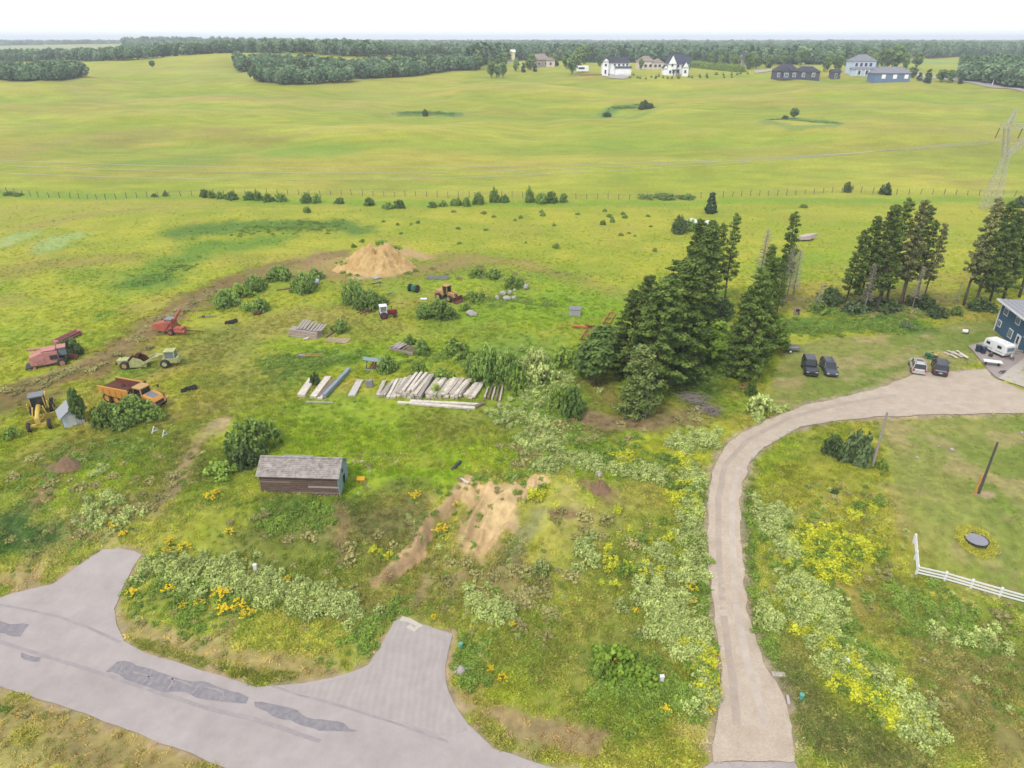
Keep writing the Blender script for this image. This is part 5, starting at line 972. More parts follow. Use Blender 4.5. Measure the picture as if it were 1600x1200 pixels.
# ---- machines -------------------------------------------------------
def dump_truck():
    a, b = gp(166, 632), gp(248, 640); t = thing('dump_truck', 'orange articulated dump truck with rusty empty bed behind the willow bushes', 'dump truck', (a+b)/2+Vector((0, 1.0, 0)), math.radians(-22)); t.scale = (.98,)*3
    m = MB(); m.box((2.6, 0, 1.0), (3.2, 2.3, .7)); m.box((0, 0, .95), (1.2, .7, .5)); m.box((-2.2, 0, .9), (3.6, .9, .5)); part('chassis', m, ORA, t)
    m = MB(); m.loft([[(2.6, -1.0, 1.3), (2.6, 1.0, 1.3), (2.6, 1.0, 2.15), (2.6, -1.0, 2.15)], [(4.1, -1.05, 1.1), (4.1, 1.05, 1.1), (4.1, .95, 1.85), (4.1, -.95, 1.85)], [(4.5, -.9, .95), (4.5, .9, .95), (4.5, .8, 1.45), (4.5, -.8, 1.45)]]); h = part('hood', m, ORA, t, bevel=.06)
    m = MB(); m.loft([[(2.75, -.55, 2.16), (2.75, .55, 2.16), (4.05, .5, 1.88), (4.05, -.5, 1.88)], [(2.8, -.5, 2.20), (2.8, .5, 2.20), (4.0, .45, 1.92), (4.0, -.45, 1.92)]]); part('hood_panel', m, GREYP, h)
    m = MB(); m.box((4.52, 0, 1.2), (.06, 1.3, .42)); part('grille', m, DSTEEL, t)
    for s_ in (-1, 1):
        m = MB(); m.box((4.46, s_*.78, 1.1), (.14, .26, .26)); part('headlight', m, LAMPW, t)
        m = MB(); m.box((3.3, s_*1.12, 1.5), (.9, .1, .5)); part('side_vent', m, DSTEEL, t)
        m = MB(); m.box((3.6, s_*1.25, 1.15), (1.9, .5, .16)); part('mudguard', m, ORA, t)
        m = MB(); m.bar((2.6, s_*1.0, 2.5), (2.9, s_*1.5, 2.6), .06); m.box((2.92, s_*1.52, 2.45), (.08, .22, .4)); part('mirror', m, DSTEEL, t)
        for x in (3.4, -1.6, -3.3): wheel_part(t, (x, s_*1.15, .8), .8, .55, ORA)
    m = MB(); m.box((1.75, 0, 2.15), (1.5, 1.5, 1.3), taper=(.86, .92)); part('cab', m, GLASSD, t)
    m = MB(); m.box((1.75, 0, 2.86), (1.55, 1.6, .16)); part('cab_roof', m, OCH, t)
    for x in (1.05, 2.45):
        for s_ in (-1, 1): m = MB(); m.bar((x, s_*.76, 1.4), (1.75+(x-1.75)*.88, s_*.7, 2.8), .12); part('cab_post', m, ORA, t)
    # bed: floor, two sides, headboard
    out = [(-4.6, 1.75), (-2.9, 1.15), (.7, 1.35), (1.0, 2.6), (-4.4, 2.3)]
    for s_ in (-1, 1):
        m = MB(); y = s_*1.4; m.prism([(-4.6, 1.9), (-2.9, 1.3), (.6, 1.3), (1.0, 2.55), (-4.5, 2.35)], y-.06, y+.06); sd2 = part('bed_side', m, RUSTR if s_ > 0 else ORA, t)
        m = MB(); m.bar((-4.55, y, 2.4), (1.05, y, 2.62), .16, .12); part('bed_rim', m, ORA, sd2)
        if s_ < 0:
            for x in (-3.6, -2.5, -1.4, -.3): m = MB(); m.box((x, y-.09, 1.85), (.14, .08, .9)); part('bed_rib', m, ORA, sd2)
    m = MB(); m.prism([(-4.6, 1.9), (-2.9, 1.3), (.6, 1.3), (.6, 1.42), (-2.85, 1.42), (-4.55, 2.0)], -1.34, 1.34); part('bed_floor', m, RUST, t)
    m = MB(); m.box((.86, 0, 2.1), (.12, 2.9, 1.6), ry=.2); part('headboard', m, RUSTR, t)
dump_truck()
def scraper():
    a, b = gp(182, 578), gp(280, 574); t = thing('motor_scraper', 'faded lime green earth scraper with rusty bowl and tractor cab on the right', 'earth scraper', (a+b)/2+Vector((0, .9, 0)), yaw(a, b)); L = (b-a).length; t.scale = (L/10.6,)*3
    m = MB(); m.box((3.7, 0, 1.15), (2.6, 1.8, .9)); m.box((5.0, 0, 1.25), (.5, 1.5, 1.1)); part('tractor_body', m, LIME, t, bevel=.06)
    m = MB(); m.box((3.8, 0, 2.2), (1.7, 1.6, 1.2), taper=(.92, .94)); part('cab_glass', m, GLASSL, t)
    m = MB(); m.box((3.8, 0, 2.88), (1.85, 1.75, .14)); part('cab_roof', m, LIME, t)
    for x in (3.0, 4.6):
        for s_ in (-1, 1): m = MB(); m.bar((x, s_*.8, 1.5), (x, s_*.76, 2.85), .14); part('cab_post', m, LIME, t)
    for s_ in (-1, 1):
        wheel_part(t, (2.9, s_*1.15, .78), .8, .6, LIME); wheel_part(t, (-3.9, s_*1.1, .78), .8, .6, OCH)
        m = MB(); m.bar((2.2, 0, 1.9), (1.0, s_*1.1, 1.9), .28, .3); m.bar((1.0, s_*1.15, 1.9), (-1.2, s_*1.25, .8), .25, .4); part('draft_arm', m, LIME, t)
        m = MB(); m.prism([(-3.2, .4), (-.3, .35), (-.1, .9), (-1.0, 1.8), (-2.2, 2.3), (-3.0, 1.5)], s_*1.15-.06, s_*1.15+.06); part('bowl_side', m, RUST if s_ > 0 else LIME, t)
    m = MB(); m.tube([(3.0, 0, 1.5), (2.5, 0, 2.15), (1.8, 0, 2.15), (1.2, 0, 1.7)], [.28, .26, .26, .3], 8); part('gooseneck', m, LIME, t)
    m = MB(); m.box((-1.8, 0, .5), (2.7, 2.2, .14)); m.box((-3.05, 0, 1.2), (.14, 2.2, 1.5)); part('bowl', m, RUST, t)
    m = MB(); m.box((-1.9, .3, 1.9), (.1, 1.7, 1.2), ry=.6); part('apron_plate', m, RUST, t)
    m = MB(); m.box((-4.3, 0, 1.3), (1.9, 1.5, .8)); part('rear_engine', m, LIME, t, bevel=.06)
    m = MB(); m.cyl((-4.7, .4, 1.95), .08, .6, 'z'); part('exhaust', m, RUST, t); m = MB(); m.box((-5.35, 0, 1.1), (.2, 1.7, .5)); part('push_block', m, RUST, t)
scraper()
def grader():
    a, b = gp(60, 674), gp(66, 634); t = thing('motor_grader', 'yellow road grader with grey cab roof facing the camera beside the little hut', 'road grader', a+Vector((.1, .3, 0)), yaw(b, a)); L = (b-a).length
    # nose at x=0, rear towards -x
    m = MB(); m.tube([(0, 0, 1.5), (-1.6, 0, 1.75), (-3.6, 0, 1.7)], [.22, .26, .3], 8); m.box((-.1, 0, 1.15), (.5, .5, .9)); part('front_frame', m, YELP, t)
    m = MB(); m.box((0, 0, .75), (.3, 2.2, .25)); part('front_axle', m, YELP, t)
    m = MB(); m.box((-5.6, 0, 1.55), (2.8, 1.3, 1.1)); part('engine_cover', m, YELP, t, bevel=.08)
    m = MB(); m.box((-3.9, 0, 2.15), (1.3, 1.4, 1.6), taper=(.94, .94)); part('cab', m, GLASSD, t)
    m = MB(); m.box((-3.9, 0, 3.02), (1.55, 1.65, .14)); part('cab_roof', m, GREYP, t)
    for x in (-3.25, -4.55):
        for s_ in (-1, 1): m = MB(); m.bar((x, s_*.72, 1.3), (x, s_*.7, 3.0), .1); part('cab_post', m, YELP, t)
    m = MB(); m.box((-2.2, 0, .55), (.12, 3.2, .6), rz=.35); part('blade', m, YELP, t)
    m = MB(); m.bar((-.4, 0, .9), (-2.2, .6, .9), .16); m.bar((-.4, 0, .9), (-2.2, -.6, .9), .16); m.bar((-2.2, -.6, .9), (-2.2, .6, .9), .16); part('drawbar', m, YELP, t)
    for s_ in (-1, 1):
        wheel_part(t, (0, s_*1.05, .62), .62, .36, YELP); wheel_part(t, (-4.6, s_*1.05, .65), .65, .38, YELP); wheel_part(t, (-6.1, s_*1.05, .65), .65, .38, YELP)
        m = MB(); m.bar((-2.6, s_*.5, 2.0), (-2.2, s_*.75, .9), .12); part('lift_cylinder', m, YELP, t)
        m = MB(); m.box((-3.0, s_*1.05, 1.9), (.3, .12, .9)); part('side_plate', m, YELP, t)
grader()
def combine():
    a, b = gp(58, 576), gp(96, 566); t = thing('combine_harvester', 'old faded red combine harvester leaning in the grass at the left edge', 'combine harvester', (a+b)/2+Vector((0, .4, -.2)), math.radians(30)); t.scale = (.80,)*3
    m = MB(); m.loft([[(-2.8, -1.3, .9), (-2.8, 1.3, .9), (-2.8, 1.1, 2.5), (-2.8, -1.1, 2.5)], [(-.6, -1.4, .8), (-.6, 1.4, .8), (-.6, 1.2, 3.1), (-.6, -1.2, 3.1)], [(1.6, -1.4, .9), (1.6, 1.4, .9), (1.6, 1.2, 2.9), (1.6, -1.2, 2.9)]]); part('body', m, FRED, t, bevel=.08)
    m = MB(); m.box((.9, -1.42, 2.0), (1.2, .08, .8)); part('side_opening', m, DSTEEL, t)
    m = MB(); m.box((-1.3, -1.36, 1.6), (1.3, .1, .9)); part('side_panel', m, FRED, t); m = MB(); m.box((-2.86, 0, 1.6), (.1, 2.0, 1.0)); part('rear_hood', m, FRED, t)
    m = MB(); m.box((2.3, 0, 2.6), (1.3, 1.7, 1.4), taper=(.9, .95)); part('cab', m, GLASSL, t); m = MB(); m.box((2.3, 0, 3.36), (1.4, 1.9, .16)); part('cab_roof', m, FRED, t)
    m = MB(); m.box((.3, 0, 3.1), (2.0, 2.0, .35), taper=(1.1, 1.1)); part('grain_tank', m, FRED, t)
    m = MB(); m.tube([(-.6, 1.2, 3.0), (-3.0, 1.3, 3.2)], .2, 8); part('unloading_auger', m, FRED, t)
    for s_ in (-1, 1): wheel_part(t, (1.9, s_*1.55, .8), .8, .6, FRED); wheel_part(t, (-2.4, s_*1.1, .5), .5, .35, FRED)
    m = MB(); m.bar((2.8, 0, 1.6), (4.3, 0, .8), 1.0, .6); part('feeder_house', m, RUSTR, t)
    m = MB(); m.box((-3.3, 0, .55), (.9, 2.7, .35)); part('straw_chopper', m, DSTEEL, t)
    a, b = gp(88, 540), gp(124, 523); t = thing('pickup_header', 'rusty pink swath header lying in the grass above the faded red combine', 'harvester header', (a+b)/2, yaw(a, b)); L = (b-a).length
    m = MB(); m.box((0, 0, .35), (L, .9, .12)); m.box((0, .45, .6), (L, .08, .6)); part('table', m, FRED, t); m = MB(); m.tube([(-L/2, -.3, .5), (L/2, -.3, .5)], .16, 8); part('pickup_drum', m, RUST, t)
    for s_ in (-1, 1): m = MB(); m.prism([(-.0, 0), (.12, 0), (.12, .9), (0, .7)], -.5, .5); o = part('end_plate', m, FRED, t); o.location.x = s_*L/2
combine()
def thresher():
    a, b = gp(243, 520), gp(290, 524); t = thing('combine_harvester', 'small red orange pull-type combine with raised chute above the lime scraper', 'combine harvester', (a+b)/2+Vector((0, .5, 0)), yaw(a, b)); L = (b-a).length; t.scale = (L/5.2,)*3
    m = MB(); m.loft([[(-2.6, -.9, .7), (-2.6, .9, .7), (-2.6, .8, 1.6), (-2.6, -.8, 1.6)], [(-.4, -1.0, .5), (-.4, 1.0, .5), (-.4, .9, 2.1), (-.4, -.9, 2.1)], [(.8, -1.0, .6), (.8, 1.0, .6), (.8, .8, 2.3), (.8, -.8, 2.3)]]); part('body', m, DRED, t, bevel=.06)
    m = MB(); m.prism([(-.6, .5), (.7, 2.0), (.5, 2.2), (-.8, .8)], -1.08, -1.0); part('side_shield', m, DRED, t)
    m = MB(); m.tube([(.7, 0, 2.0), (1.6, .3, 3.3), (2.2, .5, 4.0)], [.22, .2, .16], 8); part('chute', m, DRED, t)
    m = MB(); m.box((.1, .1, 2.35), (1.2, 1.2, .35), taper=(1.15, 1.15)); part('grain_hopper', m, STEEL, t)
    m = MB(); m.tube([(1.4, -.8, .7), (3.0, -.8, .7)], .35, 8); m.box((1.9, -.5, .9), (1.5, 1.1, .8)); part('pickup', m, DRED, t)
    for s_ in (-1, 1): wheel_part(t, (.6, s_*1.1, .55), .55, .35, DRED)
    m = MB(); m.bar((2.4, 0, .6), (5.3, .3, .45), .14); part('drawbar', m, RUST, t)
thresher()
def tractor():
    a, b = gp(594, 497), gp(617, 495); t = thing('farm_tractor', 'old red farm tractor with white cab among the bushes', 'tractor', (a+b)/2, yaw(a, b)); L = (b-a).length; t.scale = (L/3.0,)*3
    m = MB(); m.box((1.0, 0, 1.25), (1.9, .7, .75)); m.box((1.0, 0, .8), (2.2, .4, .4)); part('hood', m, TRED, t, bevel=.06); m = MB(); m.box((1.98, 0, 1.2), (.06, .6, .7)); part('grille', m, DSTEEL, t)
    m = MB(); m.box((-.75, 0, 1.95), (1.35, 1.35, 1.2), taper=(.95, .95)); part('cab_glass', m, GLASSL, t); m = MB(); m.box((-.75, 0, 2.66), (1.55, 1.55, .2)); part('cab_roof', m, WHITE, t, bevel=.05)
    m = MB(); m.box((-.75, 0, 1.3), (1.4, 1.4, .5)); part('cab_base', m, WHITE, t)
    for x in (-.1, -1.4):
        for s_ in (-1, 1): m = MB(); m.bar((x, s_*.66, 1.4), (x, s_*.64, 2.6), .12); part('cab_post', m, WHITE, t)
    for s_ in (-1, 1): wheel_part(t, (-.8, s_*.95, .75), .78, .45, TRED); wheel_part(t, (1.5, s_*.75, .42), .42, .25, TRED)
    m = MB(); m.cyl((1.0, .2, 2.0), .05, .9, 'z'); part('exhaust', m, DSTEEL, t)
    a, b = gp(561, 494), gp(584, 484); t = thing('implement_frame', 'rusty red cultivator lying behind the white cabbed tractor', 'farm implement', (a+b)/2, yaw(a, b)); L = (b-a).length
    for y in (-.35, .35): m = MB(); m.bar((-L/2, y, .45), (L/2, y, .45), .14); part('beam', m, RUSTR, t)
    for x in (-.8, -.2, .4, 1.0): m = MB(); m.bar((x, -.6, .45), (x, .6, .45), .1); m.bar((x, -.6, .45), (x+.2, -.7, .0), .08); part('tine', m, RUSTR, t)
tractor()
def loader():
    a, b = gp(684, 466), gp(712, 471); t = thing('wheel_loader', 'faded yellow wheel loader with rusty bucket behind the bush', 'wheel loader', (a+b)/2+Vector((0, .3, 0)), yaw(a, b)-.15); L = (b-a).length; t.scale = (L/4.0,)*3
    m = MB(); m.box((-1.2, 0, 1.3), (2.0, 1.5, .9)); part('engine_cover', m, OCH, t, bevel=.08); m = MB(); m.box((-2.25, 0, .95), (.3, 1.8, .8)); part('counterweight', m, OCH, t, bevel=.05)
    m = MB(); m.box((.1, 0, 2.1), (1.1, 1.2, 1.3), taper=(.92, .92)); part('cab', m, GLASSD, t); m = MB(); m.box((.1, 0, 2.82), (1.3, 1.4, .16)); part('cab_roof', m, OCH, t)
    for x in (-.4, .6):
        for s_ in (-1, 1): m = MB(); m.bar((x, s_*.6, 1.4), (x, s_*.56, 2.8), .12); part('cab_post', m, OCH, t)
    m = MB(); m.box((1.3, 0, 1.1), (1.3, 1.1, .8)); part('front_frame', m, OCH, t)
    for s_ in (-1, 1):
        m = MB(); m.tube([(.9, s_*.5, 1.7), (2.0, s_*.55, 1.5), (2.7, s_*.6, .7)], .13, 6); part('lift_arm', m, OCH, t); wheel_part(t, (-1.2, s_*1.0, .65), .68, .45, OCH); wheel_part(t, (1.4, s_*1.0, .65), .68, .45, OCH)
    m = MB(); m.prism([(2.6, .2), (3.6, .1), (3.6, .18), (2.8, .4), (2.75, 1.1), (2.6, 1.1)], -1.3, 1.3); part('bucket', m, RUST, t)
    a = gp(648, 455); t = thing('green_forage_machine', 'small dark green farm machine with black wheels near the metal racks', 'farm machine', a, 1.1); m = MB(); m.box((0, 0, .8), (1.6, 1.0, .8), taper=(.7, .8)); part('body', m, GREEN, t, bevel=.05)
    for s_ in (-1, 1): wheel_part(t, (-.3, s_*.8, .7), .72, .35, DSTEEL)
    m = MB(); m.bar((.6, .3, 1.2), (1.5, .8, .3), .14); m.bar((.2, -.3, 1.2), (1.4, -.4, 1.5), .1); part('arm', m, OCH, t)
loader()

# ---- old wooden shed -------------------------------------------------
def old_shed():
    a, b = gp(409, 769), gp(531, 777); z = min(a.z, b.z)-.15; yw = yaw(a, b); L = (b-a).xy.length; D = 3.4; hw = 2.7; hr = 3.8
    t = thing('wooden_shed', 'long weathered wooden shed with shake roof and turquoise end wall', 'shed', (a.x, a.y, z), yw)
    nb = 11; bh = hw/nb
    for k in range(nb):
        cut = R.uniform(.35, .65)*L
        for x0, x1 in ((0, cut), (cut+.01, L)): m = MB(); m.box(((x0+x1)/2, .02+R.uniform(0, .025), (k+.5)*bh), (x1-x0, .03, bh*.86), rx=-.10); o = part('wall_board', m, M('dark_brown_boards', (150, 126, 110), .95, (84, 68, 62), 1.0, 1.6, .5, stretch=(.8, 4, 9)) if R.random() < .7 else (WOODB if R.random() < .6 else WOODG), t)
    m = MB(); m.box((L/2, .09, hw/2), (L-.02, .04, hw)); m.box((L/2, D, hw/2), (L, .06, hw)); part('rear_wall', m, DSTEEL, t)
    for x in (0, L):
        n = 13
        for k in range(n):
            y = D*(k+.5)/n; top = hw+(hr-hw)*(1-abs(y-D/2)/(D/2))-.03
            if x > 0 and .42*D < y < .66*D: lo, hi = 1.75, top
            else: lo, hi = 0, top
            m = MB(); m.box((x, y, (lo+hi)/2), (.05, D/n*.93, hi-lo)); part('end_board', m, TURQ if x > 0 else WOODB, t)
    m = MB(); m.box((L-.12, D*.54, .9), (.05, D*.3, 1.8)); part('doorway', m, DSTEEL, t)
    m = MB(); m.box((L+.04, D*.40, .9), (.07, .09, 1.8)); m.box((L+.04, D*.68, .9), (.07, .09, 1.8)); m.box((L+.04, D*.54, 1.82), (.07, D*.32, .09)); part('door_frame', m, TURQ, t)
    m = MB(); m.box((L+.03, D*.5, 2.35), (.06, .4, .4)); part('gable_hatch', m, DSTEEL, t)
    # roof: courses of shakes on each slope
    ov = .28; sl = math.atan2(hr-hw, D/2); SL = math.hypot(hr-hw, D/2)+ov; nc = 11
    for side in (0, 1):
        for k in range(nc):
            s0 = SL*(k)/nc; s1 = SL*(k+1.25)/nc; m = MB(); n = 46
            for j in range(n):
                x0 = -.25+(L+.5)*j/n; x1 = x0+(L+.5)/n*.95; jit = R.uniform(-.03, .03); q = []
                for s_ in (max(0, s0+jit), min(SL, s1+jit)):
                    y = -ov*math.cos(sl)+s_*math.cos(sl); zz = hw-ov*math.sin(sl)+s_*math.sin(sl)
                    q.append((y if side == 0 else D-y, zz))
                lift = .05+R.uniform(0, .02); m.add([(x0, q[0][0], q[0][1]+lift+.03), (x1, q[0][0], q[0][1]+lift+.03), (x1, q[1][0], q[1][1]+.035), (x0, q[1][0], q[1][1]+.035), (x0, q[0][0], q[0][1]+lift-.01), (x1, q[0][0], q[0][1]+lift-.01)], [(0, 1, 2, 3), (4, 5, 1, 0)])
            o = part('shake_course', m, SHAKE, t); o['kind'] = 'stuff'
    m = MB()
    for side in (0, 1):
        y0 = -ov*math.cos(sl); z0 = hw-ov*math.sin(sl); ye, yr = (y0, D/2) if side == 0 else (D-y0, D/2); m.add([(-.25, ye, z0), (L+.25, ye, z0), (L+.25, yr, hr), (-.25, yr, hr), (-.25, ye, z0+.03), (L+.25, ye, z0+.03), (L+.25, yr, hr+.03), (-.25, yr, hr+.03)], [(0, 1, 2, 3), (4, 5, 6, 7), (0, 1, 5, 4), (1, 2, 6, 5), (3, 0, 4, 7)])
    part('roof_deck', m, WOODB, t); m = MB(); m.box((L/2, D/2, hr+.07), (L+.5, .22, .05)); part('ridge_board', m, SHAKE, t)
    # scrap sheet roofing lying behind
    p = gp(470, 716); t = thing('metal_sheet', 'pale metal sheet lying flat behind the old wooden shed', 'metal sheet', (p.x, p.y-1.3, p.z+.8), yw); m = MB(); m.box((0, 0, 0), (3.4, 1.4, .04)); part('sheet', m, BLUEM, t)
old_shed()
# ---- small hut by the grader
def hut():
    a = gp(96, 664); t = thing('small_hut', 'tiny pale blue hut with grey shingled gable roof beside the willow bushes', 'hut', a+Vector((1.0, .8, -.1)), math.radians(-52)); L, D, hw, hr = 2.4, 2.2, 1.7, 2.5
    for y, x0, x1 in ((-D/2, -L/2, L/2), (D/2, -L/2, L/2)): m = MB(); m.box((0, y, hw/2), (L, .06, hw)); part('side_wall', m, M('dark_side', (120, 116, 118), .9), t)
    for x in (-L/2, L/2): m = MB(); m.prism([(-D/2, 0), (D/2, 0), (D/2, hw), (0, hr-.08), (-D/2, hw)], -.03, .03); o = part('gable_wall', m, M('pale_blue_wall', A(226, 234, 246)*1.3, .8, A(200, 210, 226)*1.2, .6, 4), t); o.rotation_euler.z = math.pi/2; o.location.x = x
    m = MB(); m.box((L/2+.05, -.1, .85), (.05, .7, 1.5)); part('door', m, WHITE, t); m = MB(); m.box((L/2+.05, .75, 1.0), (.05, .3, .6)); part('window', m, GLASSD, t)
    for s_ in (-1, 1):
        n = 5
        for k in range(n):
            f0, f1 = k/n, (k+1.15)/n; y0 = s_*(D/2+.3)*(1-f0); y1 = s_*(D/2+.3)*(1-min(1, f1)); z0 = hw-.2+(hr-hw+.22)*f0; z1 = hw-.2+(hr-hw+.22)*min(1, f1)
            m = MB(); m.add([(-L/2-.25, y0, z0+.05), (L/2+.45, y0, z0+.05), (L/2+.45, y1, z1+.02), (-L/2-.25, y1, z1+.02), (-L/2-.25, y0, z0), (L/2+.45, y0, z0), (L/2+.45, y1, z1-.02), (-L/2-.25, y1, z1-.02)], [(0, 1, 2, 3), (7, 6, 5, 4), (0, 4, 5, 1), (1, 5, 6, 2), (3, 7, 4, 0)]); part('shingle_course', m, SHG, t)
hut()
def box_shed(u, v, L, D, hw, rz, wall, roofm, label, name, cat):
    a = gp(u, v); t = thing(name, label, cat, a, rz)
    m = MB(); m.box((0, D/2, hw/2), (L, D, hw)); part('walls', m, wall, t, bevel=.03)
    for s_ in (0, 1):
        y0, y1 = (-.08, D*.5) if s_ == 0 else (D*.5, D+.08); z0, z1 = (hw+.02, hw+.38) if s_ == 0 else (hw+.38, hw+.02); m = MB(); m.add([(-L/2-.08, y0, z0), (L/2+.08, y0, z0), (L/2+.08, y1, z1), (-L/2-.08, y1, z1), (-L/2-.08, y0, z0+.05), (L/2+.08, y0, z0+.05), (L/2+.08, y1, z1+.05), (-L/2-.08, y1, z1+.05)], [(3, 2, 1, 0), (4, 5, 6, 7), (0, 1, 5, 4), (1, 2, 6, 5), (2, 3, 7, 6), (3, 0, 4, 7)]); part('roof_panel', m, roofm, t)
    return t
t = box_shed(898, 494, 1.9, 1.5, 1.1, -.05, M('pale_grey_cladding', (216, 216, 218), .7, (196, 196, 200), .6, 3), STEEL, 'small pale grey metal shed standing in bright green grass', 'garden_shed', 'shed')
for x in (-.45, 0, .45): m = MB(); m.box((x, -.02, .55), (.03, .04, 1.0)); part('seam', m, STEEL, t)

# ---- blue house -------------------------------------------------------
def blue_house():
    a = gp(1553, 515); T = thing('blue_house', 'two-storey blue sided house with grey shingle roof at the right edge', 'house', a-Vector((0, 0, .15)), math.radians(-90-10.8)); L, D, he = 21.0, 12.0, 5.15
    # local x runs along the visible wall towards the camera, local y away from it (+y is to the right)
    n = 30
    def wall(pt, name, x0, y0, x1, y1):
        m = MB(); dx, dy = x1-x0, y1-y0; ll = math.hypot(dx, dy); ux, uy = dx/ll, dy/ll; nx, ny = uy, -ux
        for k in range(n):
            z0, z1 = he*k/n, he*(k+1)/n; m.add([(x0+nx*.05, y0+ny*.05, z0), (x1+nx*.05, y1+ny*.05, z0), (x1, y1, z1), (x0, y0, z1), (x0, y0, z0), (x1, y1, z0)], [(0, 1, 2, 3), (4, 5, 1, 0)])
        o = part(name, m, BLUES, T); o['kind'] = 'stuff'; return o
    wall(T, 'siding', 0, 0, L, 0); wall(T, 'siding', L, 0, L, D); wall(T, 'siding', L, D, 0, D); wall(T, 'siding', 0, D, 0, 0)
    for x, y in ((0, 0), (L, 0), (L, D), (0, D)): m = MB(); m.box((x, y, he/2), (.2, .2, he+.02)); part('corner_board', m, WHITE, T)
    hv, ov = 2.3, .7
    C = [(-ov, -ov), (L+ov, -ov), (L+ov, D+ov), (-ov, D+ov)]; r0, r1 = (D/2, D/2), (L-D/2, D/2); zb, zr = he-.05, he+hv
    m = MB(); vs = [(x, y, zb) for x, y in C]+[(r0[0], r0[1], zr), (r1[0], r1[1], zr)]; m.add(vs, [(0, 1, 5, 4), (1, 2, 5), (2, 3, 4, 5), (3, 0, 4), (3, 2, 1, 0)]); part('roof', m, SHG, T)
    k = 0
    for f in [i/14 for i in range(14)]:
        q = [(C[i][0]+( (r0 if i in (0, 3) else r1)[0]-C[i][0])*f, C[i][1]+(r0[1]-C[i][1])*f) for i in range(4)]; z = zb+(zr-zb)*f; m = MB()
        for i in (0, 3): j = (i+1) % 4; m.bar((*q[i], z+.03), (*q[j], z+.03), .05, .03)
        o = part('shingle_course', m, SHG, T); o['kind'] = 'stuff'
    for i in range(4): j = (i+1) % 4; m = MB(); m.bar((*C[i], zb-.04), (*C[j], zb-.04), .1, .2); part('gutter', m, WHITE, T)
    def window(x, z, w, h, nm='window'):
        m = MB(); m.box((x, -.04, z), (w+.24, .1, h+.24)); o = part(nm, m, WHITE, T); m = MB(); m.box((x-w/4-.01, -.10, z), (w/2-.06, .04, h-.06)); part('pane', m, GLASSL, o); m = MB(); m.box((x+w/4+.01, -.10, z), (w/2-.06, .04, h-.06)); part('pane', m, GLASSL, o)
    for x in (1.9, 5.9, 10.5, 15): window(x, 3.95, 1.15, .95)
    window(1.1, 1.65, .9, .85); window(5.0, 1.5, 1.1, 1.2); window(14, 1.5, 1.4, 1.2)
    m = MB(); m.box((7.6, -.06, 1.15), (1.25, .12, 2.3)); dr = part('door', m, WHITE, T); m = MB(); m.box((7.6, -.13, 1.5), (.5, .04, 1.1)); part('door_glass', m, GLASSD, dr); m = MB(); m.box((8.1, -.16, 1.1), (.06, .08, .12)); part('handle', m, DSTEEL, dr)
    m = MB(); m.box((7.6, -.8, .2), (2.0, 1.5, .4)); m.box((7.6, -1.9, .1), (2.0, .6, .2)); part('porch_step', m, WOODG, T)
    m = MB(); m.tube([(.25, -.12, .2), (.25, -.12, he-.1)], .05, 6); part('downpipe', m, WHITE, T)
    m = MB(); m.box((9.0, -.12, 2.6), (.16, .16, .24)); part('wall_lamp', m, LAMPW, T)
blue_house()
def camper():
    a = gp(1560, 556); t = thing('camper_trailer', 'white camper trailer parked on the paving beside the blue house', 'camper trailer', a+Vector((.1, .6, .05)), math.radians(-75), scale=.86)
    L, w, z0, z1 = 4.4, 2.1, .55, 2.45; pr = [(-2.2, 1.0), (-2.0, z0), (2.0, z0), (2.25, 1.15), (2.0, z1-.15), (1.7, z1), (-1.8, z1), (-2.1, z1-.2)]
    m = MB(); m.prism(pr, -w/2, w/2); part('body', m, WHITE, t, bevel=.08)
    m = MB(); m.box((-.2, 0, z1+.05), (3.0, 1.5, .04)); m.box((.4, 0, z1+.14), (.7, .6, .2)); part('roof_vent', m, WHITE, t)
    m = MB(); m.box((2.19, 0, 1.72), (.07, 1.5, .6), ry=-.25); part('front_window', m, GLASSL, t)
    for s_ in (-1, 1):
        m = MB(); m.box((.9, s_*w/2, 1.75), (.8, .06, .5)); part('side_window', m, GLASSD, t); m = MB(); m.box((-1.3, s_*w/2, 1.75), (.7, .06, .45)); part('side_window', m, GLASSD, t)
        wheel_part(t, (-.2, s_*(w/2-.12), .34), .34, .2); m = MB(); m.box((-.2, s_*(w/2), 1.0), (3.9, .03, .08)); part('stripe', m, GREYP, t)
    m = MB(); m.box((0, -w/2-.02, 1.35), (.62, .06, 1.5)); part('door', m, WHITE, t)
    m = MB(); m.bar((2.0, .5, .5), (3.2, 0, .5), .08); m.bar((2.0, -.5, .5), (3.2, 0, .5), .08); m.bar((3.15, 0, 0), (3.15, 0, .8), .06); part('hitch', m, DSTEEL, t); m = MB(); m.cyl((2.55, .15, .75), .16, .5, 'z'); part('gas_bottle', m, LAMPW, t)
    a = gp(1590, 552); t = thing('wooden_steps', 'low wooden bench like steps between the camper and the house door', 'wooden steps', a, -.2); m = MB(); m.box((0, 0, .42), (1.8, .35, .08)); part('tread', m, WOODG, t); m = MB(); m.box((0, -.35, .22), (1.8, .35, .08)); part('tread', m, WOODG, t)
    for x in (-.7, .7): m = MB(); m.box((x, -.15, .2), (.08, .7, .36)); part('side', m, WOODB, t)
camper()
